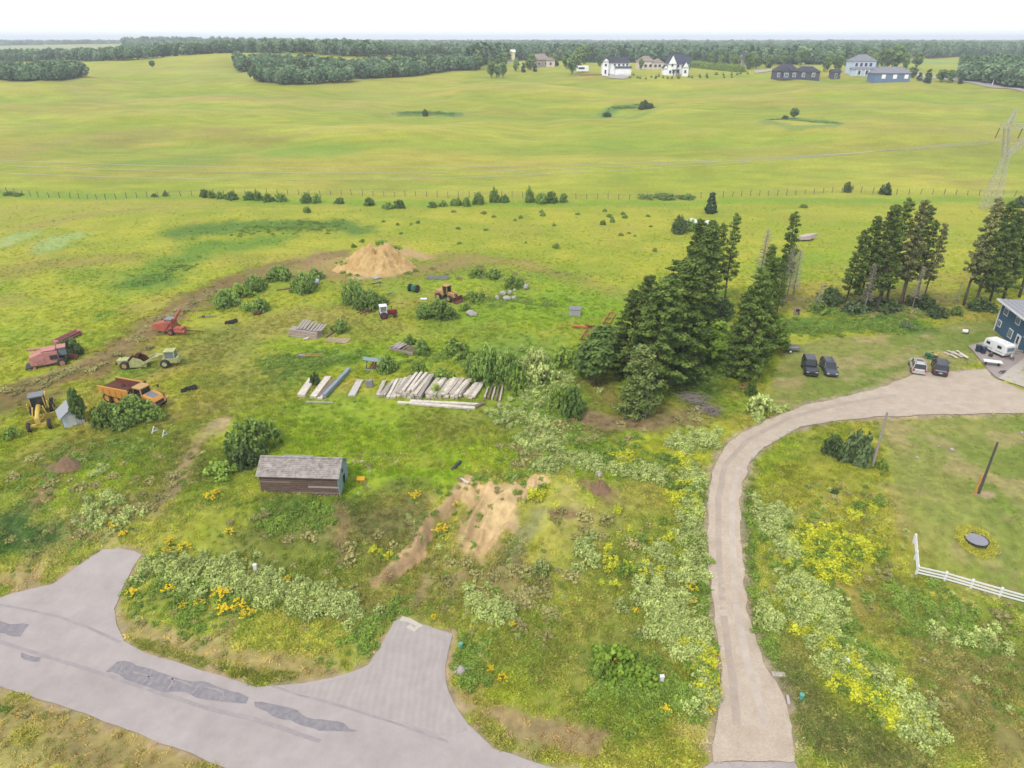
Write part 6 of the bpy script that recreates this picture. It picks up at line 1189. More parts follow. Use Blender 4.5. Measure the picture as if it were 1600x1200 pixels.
for k, (u, v, lb) in enumerate([(1527, 550, 'dark blue wheelie bin left of its twin by the camper'), (1535, 553, 'dark blue wheelie bin nearest the camper')]):
    a = gp(u, v); t = thing('wheelie_bin', lb, 'bin', a+Vector((0, 0, .05)), -.3, 'bins beside the camper'); m = MB(); m.box((0, 0, .5), (.5, .55, .95), taper=(1.2, 1.2)); part('body', m, BINM, t); m = MB(); m.box((0, 0, 1.02), (.66, .72, .08)); part('lid', m, BINM, t)
    m = MB(); m.cyl((0, .3, .12), .12, .5, 'x'); part('wheel', m, RUBBER, t)
a = gp(1549, 572); t = thing('patio_table', 'white oblong table standing on the paving corner below the camper', 'table', a+Vector((0, 0, .06)), -.35); m = MB(); m.box((0, 0, .72), (2.3, 1.0, .06)); part('tabletop', m, TARP, t, bevel=.02)
for x in (-.8, .8): m = MB(); m.box((x, 0, .35), (.08, .7, .7)); part('leg', m, DSTEEL, t)
a = gp(1547, 558); t = thing('bucket', 'small black bucket between the bins and the white table', 'bucket', a+Vector((0, 0, .06))); m = MB(); m.cyl((0, 0, .22), .24, .44, 'z', r2=.3); part('body', m, DSTEEL, t); m = MB(); m.tube([(-.28, 0, .44), (0, 0, .66), (.28, 0, .44)], .02, 5); part('handle', m, STEEL, t)
a = gp(1568, 583); t = thing('bicycle', 'dark bicycle lying flat on the paving below the white table', 'bicycle', a+Vector((0, 0, .1)), .4)
for x in (-.5, .5):
    m = MB(); ring = [(x+.32*math.cos(q*math.pi/6), .32*math.sin(q*math.pi/6), .06) for q in range(13)]; m.tube(ring, .03, 5); part('wheel', m, RUBBER, t)
m = MB(); m.bar((-.5, 0, .08), (-.1, .25, .1), .04); m.bar((-.1, .25, .1), (.3, .3, .1), .04); m.bar((.3, .3, .1), (.5, 0, .08), .04); m.bar((-.1, .25, .1), (0, -.1, .1), .04); m.bar((0, -.1, .1), (.3, .3, .1), .04); m.bar((-.5, 0, .08), (0, -.1, .1), .04); part('frame', m, DSTEEL, t)
m = MB(); m.box((-.12, .34, .12), (.24, .1, .05)); part('saddle', m, DSTEEL, t); m = MB(); m.bar((.3, .3, .1), (.42, .5, .2), .03); part('handlebar', m, STEEL, t)
a = gp(1455, 560); t = thing('riding_mower', 'green riding mower parked on the grass behind the dark minivan', 'lawn mower', a, 2.6); m = MB(); m.box((.55, 0, .55), (.8, .55, .45), taper=(.85, .85)); part('hood', m, GREEN, t, bevel=.06); m = MB(); m.box((-.35, 0, .4), (1.0, .8, .2)); part('body', m, GREEN, t)
m = MB(); m.box((-.45, 0, .7), (.45, .5, .12)); m.box((-.66, 0, .92), (.1, .5, .4)); part('seat', m, YELP, t); m = MB(); m.box((.05, 0, .2), (.9, 1.1, .14)); part('mower_deck', m, GREEN, t); m = MB(); m.cyl((.02, 0, .95), .2, .03, 'z'); part('steering_wheel', m, DSTEEL, t)
for s_ in (-1, 1): wheel_part(t, (-.5, s_*.45, .3), .3, .22, YELP); wheel_part(t, (.7, s_*.4, .2), .2, .15, YELP)
a = gp(1236, 549); t = thing('utility_trailer', 'small grey flat utility trailer beside the lime green tree', 'trailer', a, -.08); m = MB(); m.box((0, 0, .58), (2.1, 1.3, .07)); part('deck', m, STEEL, t)
for y in (-.65, .65): m = MB(); m.box((0, y, .74), (2.1, .05, .28)); part('side_rail', m, STEEL, t); wheel_part(t, (-.35, y*1.18, .32), .32, .18, WHITE)
m = MB(); m.box((-1.05, 0, .74), (.05, 1.3, .28)); part('tailboard', m, STEEL, t)
m = MB(); m.bar((1.0, .4, .52), (2.0, 0, .48), .07); m.bar((1.0, -.4, .52), (2.0, 0, .48), .07); part('drawbar', m, STEEL, t)
a = gp(1159, 607); t = thing('push_mower', 'orange push mower standing in the weeds near the driveway bend', 'lawn mower', a, .2); m = MB(); m.box((0, 0, .3), (.85, .6, .28), taper=(.7, .7)); part('deck', m, DRED, t, bevel=.04); m = MB(); m.cyl((.0, 0, .5), .16, .2, 'z'); part('engine', m, DSTEEL, t)
for s_ in (-1, 1):
    for x in (-.35, .35): wheel_part(t, (x, s_*.32, .12), .13, .07)
m = MB(); m.bar((.35, -.2, .35), (1.0, -.2, .8), .04); m.bar((.35, .2, .35), (1.0, .2, .8), .04); m.bar((1.0, -.2, .8), (1.0, .2, .8), .04); part('handle', m, DRED, t)
a = gp(1507, 521); t = thing('tank_on_stand', 'white and black barrel lying on the lawn left of the blue house', 'barrel', a, -.3); m = MB(); m.cyl((0, 0, .4), .3, .8, 'x'); part('barrel', m, WHITE, t); m = MB(); m.cyl((.42, 0, .4), .31, .12, 'x'); part('end_cap', m, DSTEEL, t)
a = gp(1244, 492); t = thing('wooden_stand', 'small open brown wooden box stand in the weeds left of the dead stump', 'wooden stand', a, .1)
for x in (-.42, .42): m = MB(); m.box((x, 0, .6), (.08, .6, 1.2)); part('side', m, WOODG, t)
for z in (.55, 1.15): m = MB(); m.box((0, 0, z), (.84, .6, .07)); part('shelf', m, WOODB, t)
m = MB(); m.box((0, .28, .85), (.8, .05, .55)); part('back', m, RUSTR, t)
# loose boards on the yard lawn
for k, (u1, v1, u2, v2) in enumerate([(1475, 551, 1490, 558), (1480, 549, 1497, 556), (1488, 551, 1503, 560), (1494, 550, 1512, 561), (1484, 556, 1494, 562), (1498, 556, 1511, 563)]):
    a, b = gp(u1, v1), gp(u2, v2); t = thing('loose_board', ['pale board at the left end of the scattered pile beside the patio', 'pale board second in the scattered pile beside the patio', 'pale board crossing the middle of the scattered pile beside the patio', 'longest pale board of the scattered pile beside the patio', 'short pale board lowest in the pile beside the patio', 'pale board at the right end of the scattered pile beside the patio'][k], 'board', (a+b)/2+Vector((0, 0, .08+.06*k)), yaw(a, b), 'loose boards beside the patio'); m = MB(); m.box((0, 0, 0), ((b-a).length, .3, .07)); part('board', m, CONC, t)

# ------------------------------------------------------------------ sand pile
def mound(name, label, cat, u, v, wpx, hpx, depth, col_hi, seed, bushes=0, n=46, rough=.16):
    """a heap of soil: heightfield with gullies that merges into the ground at its rim"""
    p = gp(u, v); k = ppm(p); w = wpx/k/2; hh = hpx/k*1.05; cx, cy = p.x, p.y+depth*.5; t = thing(name, label, cat, (cx, cy, 0)); vs = []; fs = []
    ax = np.linspace(-1.15, 1.15, n*2); ay = np.linspace(-1.15, 1.15, n); X, Y = np.meshgrid(ax, ay); an = np.arctan2(Y, X); r = np.hypot(X, Y)*(1+.22*(fbm(np.cos(an)*2+9, np.sin(an)*2, 1, seed, 3)-.5)*2)
    prof = np.clip(1-r, 0, 1); z = hh*np.clip(prof*1.5, 0, 1)**1.05*(.78+.3*fbm(X*3, Y*3, 1, seed+1, 3)); z *= 1+.7*(fbm(an*3, r*.6, .8, seed+4, 3)-.5)*(r > .2); z += (fbm(X*12, Y*12, 1, seed+2, 3)-.5)*rough*np.clip(prof*4, 0, 1)
    wx, wy = X*w+cx, Y*depth/2+cy; g = hfull(wx, wy); zz = g+z-.12*(r > 1.0)-.05
    me = bpy.data.meshes.new(name); me.from_pydata([(a-cx, b-cy, c) for a, b, c in zip(wx.ravel(), wy.ravel(), zz.ravel())], [], [(i*2*n+j, i*2*n+j+1, (i+1)*2*n+j+1, (i+1)*2*n+j) for i in range(n-1) for j in range(2*n-1)]); me.materials.append(col_hi); me.polygons.foreach_set('use_smooth', [True]*len(me.polygons)); obj('heap', me, t); return t, (cx, cy, w, depth)
mound('sand_pile', 'large pale orange sand pile with tufts of grass beyond the old machines', 'sand pile', 586, 432, 132, 36, 9.5, SOIL, 5, n=90, rough=1.3)
# slope bushes on it
for u, v, w, h, lb in ((553, 385, 10, 8, 'tuft on the left shoulder of the sand pile'), (566, 377, 9, 6, 'tuft near the top left of the sand pile'), (598, 380, 20, 8, 'grassy cap on the top of the sand pile'), (545, 408, 30, 10, 'weedy skirt on the left foot of the sand pile'), (593, 403, 8, 6, 'lone tuft on the front face of the sand pile'), (620, 388, 16, 7, 'tuft on the right shoulder of the sand pile')):
    p = gp(u, min(v+18, 420)); b2 = (600-v)/FPX; yq = gp(582, 424).y+4.2 if v < 395 else gp(582, 424).y+1.5; tt = yq/(CP+b2*SP); t = thing('grass_tuft', lb, 'grass tuft', ((u-800)/FPX*tt, yq, H+(-SP+b2*CP)*tt-.25), R.uniform(0, 6), 'tufts on the sand pile'); s_ = w/FPX*tt/2; t.scale = (s_, s_, h/FPX*tt); obj('foliage', R.choice(BUSHM['weed']), t)
mound('soil_heap', 'low brown soil heap behind the white boulder', 'soil heap', 940, 776, 34, 16, 2.2, M('brown_soil', (172, 140, 108), .98, (136, 110, 84), 1, 2, .6), 8, n=24, rough=.1)
mound('soil_heap', 'small bare brown soil heap on the slope at the far left', 'soil heap', 96, 742, 44, 18, 2.6, MATS['brown_soil'], 18, n=24, rough=.14)
def rock(u, v, w, h, label, mat=WHITE, name='boulder', cat='boulder', group=None, seed=0):
    p = gp(u, v); k = ppm(p); rr = random.Random(seed+int(u)); vs = []; n = 9; rings = [(.55, -.15), (.95, .15), (1.0, .45), (.8, .75), (.4, .97)]; m = MB(); secs = []
    for r_, z in rings: secs.append([(r_*math.cos(q*6.283/n)*(1+rr.uniform(-.14, .14)), r_*math.sin(q*6.283/n)*(1+rr.uniform(-.14, .14)), z+rr.uniform(-.05, .05)) for q in range(n)])
    m.loft(secs); o = obj(name, m.mesh(name, mat), None, p, (0, 0, rr.uniform(0, 6)), (w/k/2, w/k/2*.8, h/k)); b = o.modifiers.new('bevel', 'BEVEL'); b.width = .08; b.segments = 2; return tag(o, label, cat, group)
ROCKM = M('pale_rock', (232, 214, 204), .9, (206, 186, 172), .8, 1.5, .3); ROCKW = M('white_rock', (214, 208, 200), .9, (170, 162, 154), .8, 2, .3)
rock(935, 744, 13, 9, 'white pink boulder alone on top of the brown soil heap', ROCKM)
for k, (u, v, w, h, lb) in enumerate([(786, 461, 12, 7, 'pale rock at the left of the rubble heap'), (797, 459, 10, 6, 'pale rock in the middle of the rubble heap'), (777, 468, 9, 7, 'grey rock lowest in the rubble heap'), (792, 468, 16, 6, 'wide flat grey rock in the rubble heap'), (822, 452, 11, 9, 'brightest white rock beside the round bush'), (804, 455, 6, 4, 'little white rock left of the brightest one'), (803, 468, 9, 6, 'grey white rock on the right of the rubble'), (735, 492, 17, 8, 'grey folded tarpaulin-like rock heap right of the loader bushes'),
    (742, 493, 10, 6, 'small grey stone by the rock heap right of the loader bushes'), (588, 435, 14, 4, 'flat white stones at the foot of the sand pile'), (617, 421, 6, 4, 'single small white stone right below the sand pile')]): rock(u, v, w, h, lb, ROCKW, group='pale rocks in the yard')
for k, (u, v, w, h, lb) in enumerate([(925, 582, 6, 6, 'white bucket uppermost of the three at the left foot of the grove'), (936, 582, 6, 5, 'white bucket rightmost of the three at the left foot of the grove'), (929, 588, 5, 4, 'white bucket lowest of the three at the left foot of the grove')]):
    p = gp(u, v); m = MB(); m.cyl((0, 0, .2), .2, .4, 'z', r2=.25); o = obj('white_bucket', m.mesh('white_bucket', WHITE), None, p); tag(o, lb, 'bucket', 'white buckets at the foot of the grove')
for u, v, w, h, lb in ((566, 722, 8, 3, 'larger white scrap of board on the grass right of the shed'), (553, 721, 5, 2, 'small white scrap of board nearest the shed'), (626, 710, 6, 2, 'pale scrap lying on the bright grass in the middle'), (1433, 716, 6, 3, 'white stone on the lawn left of the dark pole'), (1487, 703, 8, 3, 'flat pale stone on the lawn near the top'), (1467, 698, 4, 2, 'tiny white stone on the lawn left of the flat one'), (1441, 856, 3, 2, 'tiny white pebble by the white fence'), (732, 643, 4, 3, 'white lump in front of the long logs'), (780, 635, 8, 6, 'pale box-like block right of the long logs'), (814, 903, 4, 3, 'little white stone beside the bare earth'), (1596, 677, 6, 3, 'pale stone at the right edge of the lawn')): rock(u, v, w, h, lb, ROCKW, 'white_stone', 'stone', 'white scraps on the grass')
rock(720, 1052, 18, 12, 'heap of broken white rubble right of the ridged apron', ROCKW, 'rubble', 'rubble')
for k in range(9):
    p = gp(720+R.uniform(-9, 9), 1052+R.uniform(-8, 5)); m = MB(); m.box((0, 0, .12), (.3, .22, .2), rx=R.random(), ry=R.random()); o = obj('rubble_piece', m.mesh('rubble_piece', ROCKW), None, p, (0, 0, R.random()*6)); tag(o, 'loose white piece around the heap of broken rubble right of the ridged apron', 'rubble', 'pieces of rubble by the apron')

# ------------------------------------------------------------------ concrete beams, logs and planks
def beam(u1, v1, u2, v2, w, h, label, mat=CONC, z0=0., name='concrete_beam', cat='beam', group='stacked concrete beams', tilt=0.):
    if name in ('square_log', 'concrete_slab', 'concrete_beam'): j1, j2 = R.uniform(-1.6, 1.6), R.uniform(-1.6, 1.6); u1 += j1*.6; v1 += j1; u2 += j2*.6; v2 += j2; z0 += R.uniform(-.03, .03)
    a, b = gp(u1, v1), gp(u2, v2); L = (b-a).xy.length; t = (a+b)/2; m = MB()
    n = 5
    secs = []
    for i in range(n+1):
        x = -L/2+L*i/n; j = lambda: R.uniform(-.025, .025); secs.append([(x, -w/2+j(), j()*.3), (x, w/2+j(), j()*.3), (x, w/2+j(), h+j()), (x, -w/2+j(), h+j())])
    m.loft(secs); o = obj(name, m.mesh(name, mat), None, (t.x, t.y, t.z+z0-.04), (0, math.atan2(a.z-b.z, L), yaw(a, b)+R.uniform(-.012, .012))); b_ = o.modifiers.new('bevel', 'BEVEL'); b_.width = .025; return tag(o, label, cat, group)
beam(470, 619, 489, 596, 1.0, .45, 'leftmost grey beam at the left end of the log row')
beam(489, 622, 514, 592, .9, .40, 'second grey beam from the left, paired with a darker one')
beam(497, 623, 522, 594, .55, .35, 'darker narrow beam between the second and the bluish one', WOODB)
beam(507, 623, 545, 580, .5, .55, 'long bluish metal beam reaching furthest to the upper right', BLUEM, .15)
beam(500, 625, 516, 604, .7, .3, 'short pale beam left below the bluish metal one')
beam(478, 628, 520, 629, .35, .22, 'crosswise pale timber under the left beams', WOODG)
beam(549, 620, 563, 595, .95, .3, 'single whitish board beam standing apart from the stacks', M('white_board', (232, 226, 220), .9, (206, 196, 188), .7, 2))
t_ = gp(578, 604); m = MB(); m.box((0, 0, .5), (.9, .7, .95), taper=(.9, .9)); o = obj('steel_bin', m.mesh('steel_bin', STEEL), None, t_); tag(o, 'square grey metal bin between the single board and the big stack', 'bin')
beam(590, 620, 602, 598, .5, .35, 'left narrow beam of the big stack', CONC2); beam(596, 621, 610, 601, .6, .4, 'second narrow beam of the big stack', WOODG)
for k in range(4): beam(600+k*5.2, 621+k*.8, 616+k*6.0, 597-k*1.5, .42, .36, ['first', 'second', 'third', 'fourth'][k]+' pale beam from the left in the low left part of the big stack', CONC if k % 2 else CONC2, .0, group='beams in the low left part of the big stack')
for k in range(7):
    for lay in range(2): beam(622+k*5.4, 621+k*.5, 643+k*5.6, 594-k*.6, .52, .36, ['lower', 'upper'][lay]+' layer square log, '+['first', 'second', 'third', 'fourth', 'fifth', 'sixth', 'seventh'][k]+' from the left in the tall half of the stack', (CONC, WOODG, CONC2)[(k+lay) % 3], .37*lay, name='square_log', cat='log', group='square logs in the tall left half of the big stack')
for k in range(3): beam(630+k*7.5, 621, 652+k*7.5, 592, .42, .36, ['uppermost left log on the big stack', 'uppermost middle log on the big stack', 'uppermost right log on the big stack'][k], CONC, .75, name='square_log', cat='log', group='uppermost logs of the big stack')
for i, (u0, u1_, lb) in enumerate([(668, 682, 'left flat slab stack of the big pile'), (686, 703, 'middle flat slab stack of the big pile'), (706, 721, 'right flat slab stack of the big pile'), (728, 743, 'lower right slab stack of the big pile')]):
    for k in range(3):
        for lay in range(3 if i < 3 else 2): beam(u0+k*5.3, 623, u1_+k*5.3+(4 if i < 3 else 2), 599 if i < 3 else 602, .56, .26, ['bottom', 'middle', 'top'][lay]+' '+['left', 'centre', 'right'][k]+' slab of the '+lb, CONC if (k+lay) % 2 else CONC2, .27*lay, name='concrete_slab', cat='slab', group='slabs of the '+lb)
for k in range(5): beam(757+k*6, 624+k*1.0, 765+k*5.5, 601-k*.5, .22, .4, ['first', 'second', 'third', 'fourth', 'fifth'][k]+' narrow plank from the left at the right end of the log row', WOODB if k % 2 else CONC2, name='plank', cat='plank', group='planks at the right end of the log row')
beam(622, 631, 743, 641, .5, .3, 'long pale log lying crosswise in front, the nearer one'); beam(640, 627, 752, 634, .5, .3, 'long pale log lying crosswise in front, the farther one'); beam(742, 636, 757, 632, .5, .3, 'short dark log end at the right of the long front logs', WOODB)
# plank piles
a, b = gp(457, 520), gp(505, 527)
for k in range(5): beam(456, 521-k*.5, 500, 527-k*.5, 2.0-.1*k, .16, ['lowest layer of tan planks under the tilted grey boards', 'second layer of tan planks under the tilted grey boards', 'third layer of tan planks under the tilted grey boards', 'fourth layer of tan planks under the tilted grey boards', 'top layer of tan planks under the tilted grey boards'][k], WOODT if k % 2 else WOODG, .17*k, name='plank_layer', cat='planks', group='plank layers of the tilted pile')
for k in range(8): beam(466+k*5.0, 523+k*.6, 477+k*4.8, 508+k*1.2, .40, .10, ['first', 'second', 'third', 'fourth', 'fifth', 'sixth', 'seventh', 'eighth'][k]+' grey board from the left on the tilted top of the plank pile', WOODG, 1.0+.10*math.sin(k), name='grey_board', cat='board', group='grey boards on top of the plank pile')
beam(511, 531, 545, 534, 1.9, .12, 'flat tan wooden floor panel right of the plank pile', WOODT, .05, name='floor_panel', cat='panel', group=None)
beam(509, 528, 524, 518, .22, .3, 'timber along the left edge of the tan floor panel', WOODB, 0, name='timber', cat='timber', group=None)
a = gp(478, 531); m = MB(); m.bar((-.4, 0, .1), (.3, .1, .35), .18, .06); m.bar((.1, 0, .05), (.45, .1, .5), .16, .05); o = obj('white_scrap', m.mesh('white_scrap', WHITE), None, a); tag(o, 'bent white scrap in the grass below the plank pile', 'scrap')
# collapsed wooden pen
a, b = gp(614, 548), gp(650, 556); t = thing('wooden_pen', 'collapsed wooden pen with its roof boards fallen in', 'wooden pen', (a+b)/2+Vector((0, .8, 0)), yaw(a, b)); L = (b-a).length
for y in (-.9, .9):
    for z in (.18, .42): m = MB(); m.box((0, y, z), (L, .07, .2)); part('side_board', m, WOODT if z < .3 else WOODG, t)
for x in (-L/2, L/2):
    for z in (.18, .42): m = MB(); m.box((x, 0, z), (.07, 1.8, .2)); part('end_board', m, WOODB, t)
for k in range(5): m = MB(); m.box((-L/2+.35+k*.33, 0, .72), (.3, 2.0, .05), ry=-.05, rx=.12*(k % 2)); part('roof_board', m, WOODG, t)
m = MB(); m.bar((.2, -.9, .6), (.7, 0, 1.1), .1); m.bar((.7, 0, 1.1), (1.2, .9, .5), .1); m.bar((.2, .9, .6), (.7, 0, 1.1), .1); part('rafter', m, WOODG, t); m = MB(); m.box((0, 0, .06), (L-.1, 1.7, .06)); part('floor', m, WOODB, t)
# scrap heap
a = gp(588, 578); t = thing('scrap_trailer', 'wrecked blue and rusty metal cart heaped beside a bush', 'scrap cart', a+Vector((0, .6, 0)), -.1)
m = MB(); m.box((-.5, .2, 1.2), (3.0, .7, .08), ry=.12, rx=.3); part('blue_panel', m, BLUEM, t); m = MB(); m.box((1.2, .3, 1.0), (1.9, .6, .07), ry=.5, rx=.2); part('blue_panel', m, BLUEM, t)
for k in range(3): m = MB(); m.bar((-1.0+k*.35, -.5, .05), (-.3+k*.4, .5, 1.2), .2, .12); part('red_beam', m, RUSTR, t)
m = MB(); m.bar((-1.5, -.6, .1), (1.2, -.5, .2), .12); m.bar((-1.4, -.6, .1), (-1.4, .3, 1.2), .1); m.bar((.9, -.5, .2), (1.2, .4, 1.0), .1); part('frame', m, DSTEEL, t); wheel_part(t, (.2, -.6, .35), .35, .2); m = MB(); m.box((-1.0, -.8, .1), (1.0, .5, .08)); part('loose_sheet', m, STEEL, t)
a = gp(488, 560); t = thing('ladder_frame', 'pale rusty ladder-like frame half hidden in tall grass', 'metal frame', a, .05)
for y in (-.3, .3): m = MB(); m.bar((-1.6, y, .55), (1.6, y, .6), .09); part('rail', m, OCH, t)
for k in range(8): m = MB(); m.bar((-1.4+k*.4, -.3, .57), (-1.4+k*.4, .3, .57), .06); part('rung', m, OCH, t)
m = MB(); m.box((-1.5, 0, .5), (.9, .5, .3)); part('grey_box', m, STEEL, t)
# orange pipe frames by the grove
def frame(p1, p2, width, label, name='pipe_frame', z=.35):
    a, b = gp(*p1), gp(*p2); t = thing(name, label, 'metal frame', (a+b)/2, yaw(a, b)); L = (b-a).xy.length; om = M('orange_tan_paint', (222, 150, 96), .7, (176, 108, 74), .9, 2)
    for y in (-width/2, width/2): m = MB(); m.bar((-L/2, y, z), (L/2, y, z), .16); part('rail', m, om, t)
    for x in (-L/2, 0, L/2): m = MB(); m.bar((x, -width/2, z), (x, width/2, z), .14); part('cross_bar', m, RUSTR if x < 0 else om, t)
    for x in (-L/2, L/2):
        for y in (-width/2, width/2): m = MB(); m.bar((x, y, -.05), (x, y, z), .1); part('leg', m, om, t)
frame((947, 508), (957, 491), 1.1, 'tallest narrow orange pipe frame leaning towards the poplars'); frame((912, 533), (921, 519), 1.2, 'lower orange frame with a rusty end below the orange beam')
beam(895, 512, 918, 514, .55, .3, 'left half of the orange steel beam beside the grove', M('orange_beam_paint', (226, 140, 84), .7, (190, 110, 70), .8, 2), .2, name='steel_beam', cat='beam', group=None); beam(914, 513, 930, 514, .5, .3, 'rusty right half of the orange steel beam beside the grove', RUSTR, .3, name='steel_beam', cat='beam', group=None)
# racks, planks, dark things
a = gp(683, 437); t = thing('slatted_rack', 'flat grey metal slatted rack lying below the sand pile', 'rack', a+Vector((0, .6, 0)), -.05)
for k in range(5): m = MB(); m.bar((-2.2, -.9+k*.45, .35), (2.2, -.9+k*.45, .35), .1); part('slat', m, STEEL, t)
for x in (-2.1, 0, 2.1): m = MB(); m.bar((x, -1, .28), (x, 1, .28), .1); part('cross_bar', m, STEEL, t)
a = gp(611, 462); t = thing('blue_grey_rack', 'bluish grey leaning metal rack left of the green machine', 'rack', a, -1.0)
for y in (-.4, .4): m = MB(); m.bar((-1.0, y, .1), (1.0, y, 1.0), .1); part('rail', m, BLUEM, t)
for k in range(6): f = k/5; m = MB(); m.bar((-1+2*f, -.4, .1+.9*f), (-1+2*f, .4, .1+.9*f), .08); part('bar', m, BLUEM, t)
a = gp(589, 449); m = MB(); m.bar((-.9, 0, .7), (.9, .1, 1.0), .35, .12); m.bar((-.6, 0, .0), (-.6, 0, .75), .08); m.bar((.6, .05, .0), (.6, .05, .9), .08); o = obj('black_bench', m.mesh('black_bench', DSTEEL), None, a); tag(o, 'black bench-like plank on legs left of the bluish rack', 'bench')
a = gp(662, 468); m = MB(); m.box((0, 0, .12), (1.2, .6, .2)); o = obj('white_slab', m.mesh('white_slab', WHITE), None, a); tag(o, 'white slab lying left of the yellow loader', 'slab')
for u, v, lb, s_ in ((295, 612, 'dark pile of old tyres on the open grass right of the dump truck', 1.), (361, 506, 'dark debris lying right of the red pull-type combine', 1.), (419, 437, 'dark rusty machine part left of the flat-topped bush', .9), (402, 493, 'rusty machine part below the bush standing apart', .7)):
    a = gp(u, v); t = thing('debris_pile', lb, 'debris', a, R.random()); 
    for k in range(4):
        m = MB(); x, y = (-.45+.35*k)*s_*1.3, R.uniform(-.3, .3); m.wheel((x, y, .0), .38*s_, .22); o = part('tyre', m, RUBBER if u < 400 and u > 290 else RUST, t, True); o.rotation_euler.x = R.uniform(-.2, .2); o.location.z = .2+.1*k
a = gp(324, 496); t = thing('metal_pipe', 'long pale pipe lying on the grass right of the red combine', 'pipe', a, -.12+.25); m = MB(); m.tube([(-1.6, 0, .15), (1.6, 0, .25)], .09, 8); part('pipe', m, STEEL, t); m = MB(); m.box((-.6, 0, .2), (.4, .5, .3)); part('bracket', m, RUST, t)
a = gp(495, 444); m = MB(); m.cyl((0, 0, .5), .55, 1.1, 'x'); o = obj('pale_barrel', m.mesh('pale_barrel', M('pale_blue_paint', (196, 208, 216), .6, (166, 176, 186), .6, 3)), None, a); tag(o, 'pale blue drum half hidden right of the tallest bush below the sand pile', 'drum')
a, b = gp(432, 455), gp(456, 451); beam(432, 454, 456, 451, .5, .15, 'rusty strip of metal sheet left of the tallest bush', RUSTR, .05, name='metal_strip', cat='metal strip', group=None)
a = gp(564, 752); m = MB(); m.box((0, 0, .35), (.9, .5, .12), rx=.5); m.box((.1, .15, .2), (.3, .3, .35)); o = obj('yellow_sign', m.mesh('yellow_sign', M('amber_paint', (250, 190, 30), .6)), None, a); tag(o, 'bright amber metal sheet in the weeds right of the shed', 'metal sheet')
a, b = gp(706, 735), gp(722, 720); beam(706, 736, 720, 722, .3, .3, 'dark fallen log on the grass above the eroded bank', DSTEEL, 0, name='fallen_log', cat='log', group=None); beam(719, 749, 732, 757, .22, .22, 'pale log at the top of the eroded bank', CONC, .1, name='fallen_log', cat='log', group=None)
# A frames of a barricade
for u, v, lb in ((243, 677, 'left white triangular trestle on the grass above the slope'), (259, 683, 'right white triangular trestle on the grass above the slope')):
    a = gp(u, v); t = thing('trestle', lb, 'trestle', a, .9, 'white trestles on the grass')
    for s_ in (-1, 1): m = MB(); m.bar((s_*.45, 0, 0), (0, 0, .95), .12, .06); part('leg', m, WHITE, t)
    m = MB(); m.bar((-.3, 0, .35), (.3, 0, .35), .12, .05); part('brace', m, WHITE, t)
beam(240, 682, 257, 686, .12, .1, 'orange barrier board lying between the white trestles', ORA, .05, name='barrier_board', cat='board', group=None)
a = gp(186, 664); m = MB(); m.box((0, 0, .3), (.9, .5, .4), rx=.3); m.box((.4, -.1, .2), (.5, .4, .3), rz=.6); o = obj('white_scrap', m.mesh('white_scrap', WHITE), None, a); tag(o, 'white scrap in front of the willow bushes below the dump truck', 'scrap')
# white tarpaulin heap, boat
a = gp(1085, 352); t = thing('tarpaulin_heap', 'white tarpaulin covered heap behind the top of the grove', 'tarpaulin', a, .1); sec_ = lambda x, w, h: [(x, -w, 0), (x, w, 0), (x, w*.7, h*.8), (x, 0, h), (x, -w*.7, h*.7)]
m = MB(); m.loft([sec_(-3.2, .7, .6), sec_(-2, 1.3, 1.5), sec_(-.6, 1.5, 1.9), sec_(.6, 1.3, 1.3), sec_(1.4, 1.0, .8)]); part('cover', m, TARP, t, bevel=.1); a = gp(1105, 351); m = MB(); m.loft([sec_(-1.2, .7, .7), sec_(0, .9, 1.1), sec_(1.6, .7, .8)]); o = obj('white_cover', m.mesh('white_cover', TARP), None, a); tag(o, 'smaller white cover right of the large white tarpaulin', 'tarpaulin')
a = gp(1262, 375); t = thing('small_boat', 'white upturned boat bow pointing right beyond the dead trees', 'boat', a, .25); m = MB(); m.loft([[(-2.2, -.7, .3), (-2.2, .7, .3), (-2.2, .6, 1.0), (-2.2, -.6, 1.0)], [(0, -.9, .3), (0, .9, .3), (0, .8, 1.3), (0, -.8, 1.3)], [(2.4, -.1, .9), (2.4, .1, .9), (2.4, .1, 1.5), (2.4, -.1, 1.5)]]); part('hull', m, ROCKM, t); m = MB(); m.box((-.3, 0, .2), (2.6, 1.2, .3)); part('cradle', m, DSTEEL, t)
# brush pile
a, b = gp(1072, 618), gp(1120, 652); t = thing('brush_pile', 'long pile of grey dead branches between the grove and the driveway', 'brush pile', (a+b)/2, yaw(a, b)); L = (b-a).length; groups = [MB() for _ in range(6)]
for k in range(150):
    x = R.uniform(-L/2, L/2); y = R.gauss(0, .5); l2 = R.uniform(.6, 1.8); an = R.gauss(.1, .7); z = R.uniform(.05, .7); groups[k % 6].tube([(x-math.cos(an)*l2, y-math.sin(an)*l2, z*.6), (x, y, z+.1), (x+math.cos(an)*l2, y+math.sin(an)*l2, z*.8+R.uniform(0, .4))], [.035, .03, .012], 4, False)
for g in groups: part('branch', g, DEADW, t)['kind'] = 'stuff'
a = gp(1112, 645); t = thing('stump', 'reddish broken stump at the lower right end of the brush pile', 'stump', a, .4); m = MB(); m.tube([(-.7, 0, .25), (.5, .1, .35)], [.22, .28], 7); m.tube([(.3, 0, .3), (.9, -.4, .6)], [.12, .05], 5); part('trunk', m, RUSTR, t)

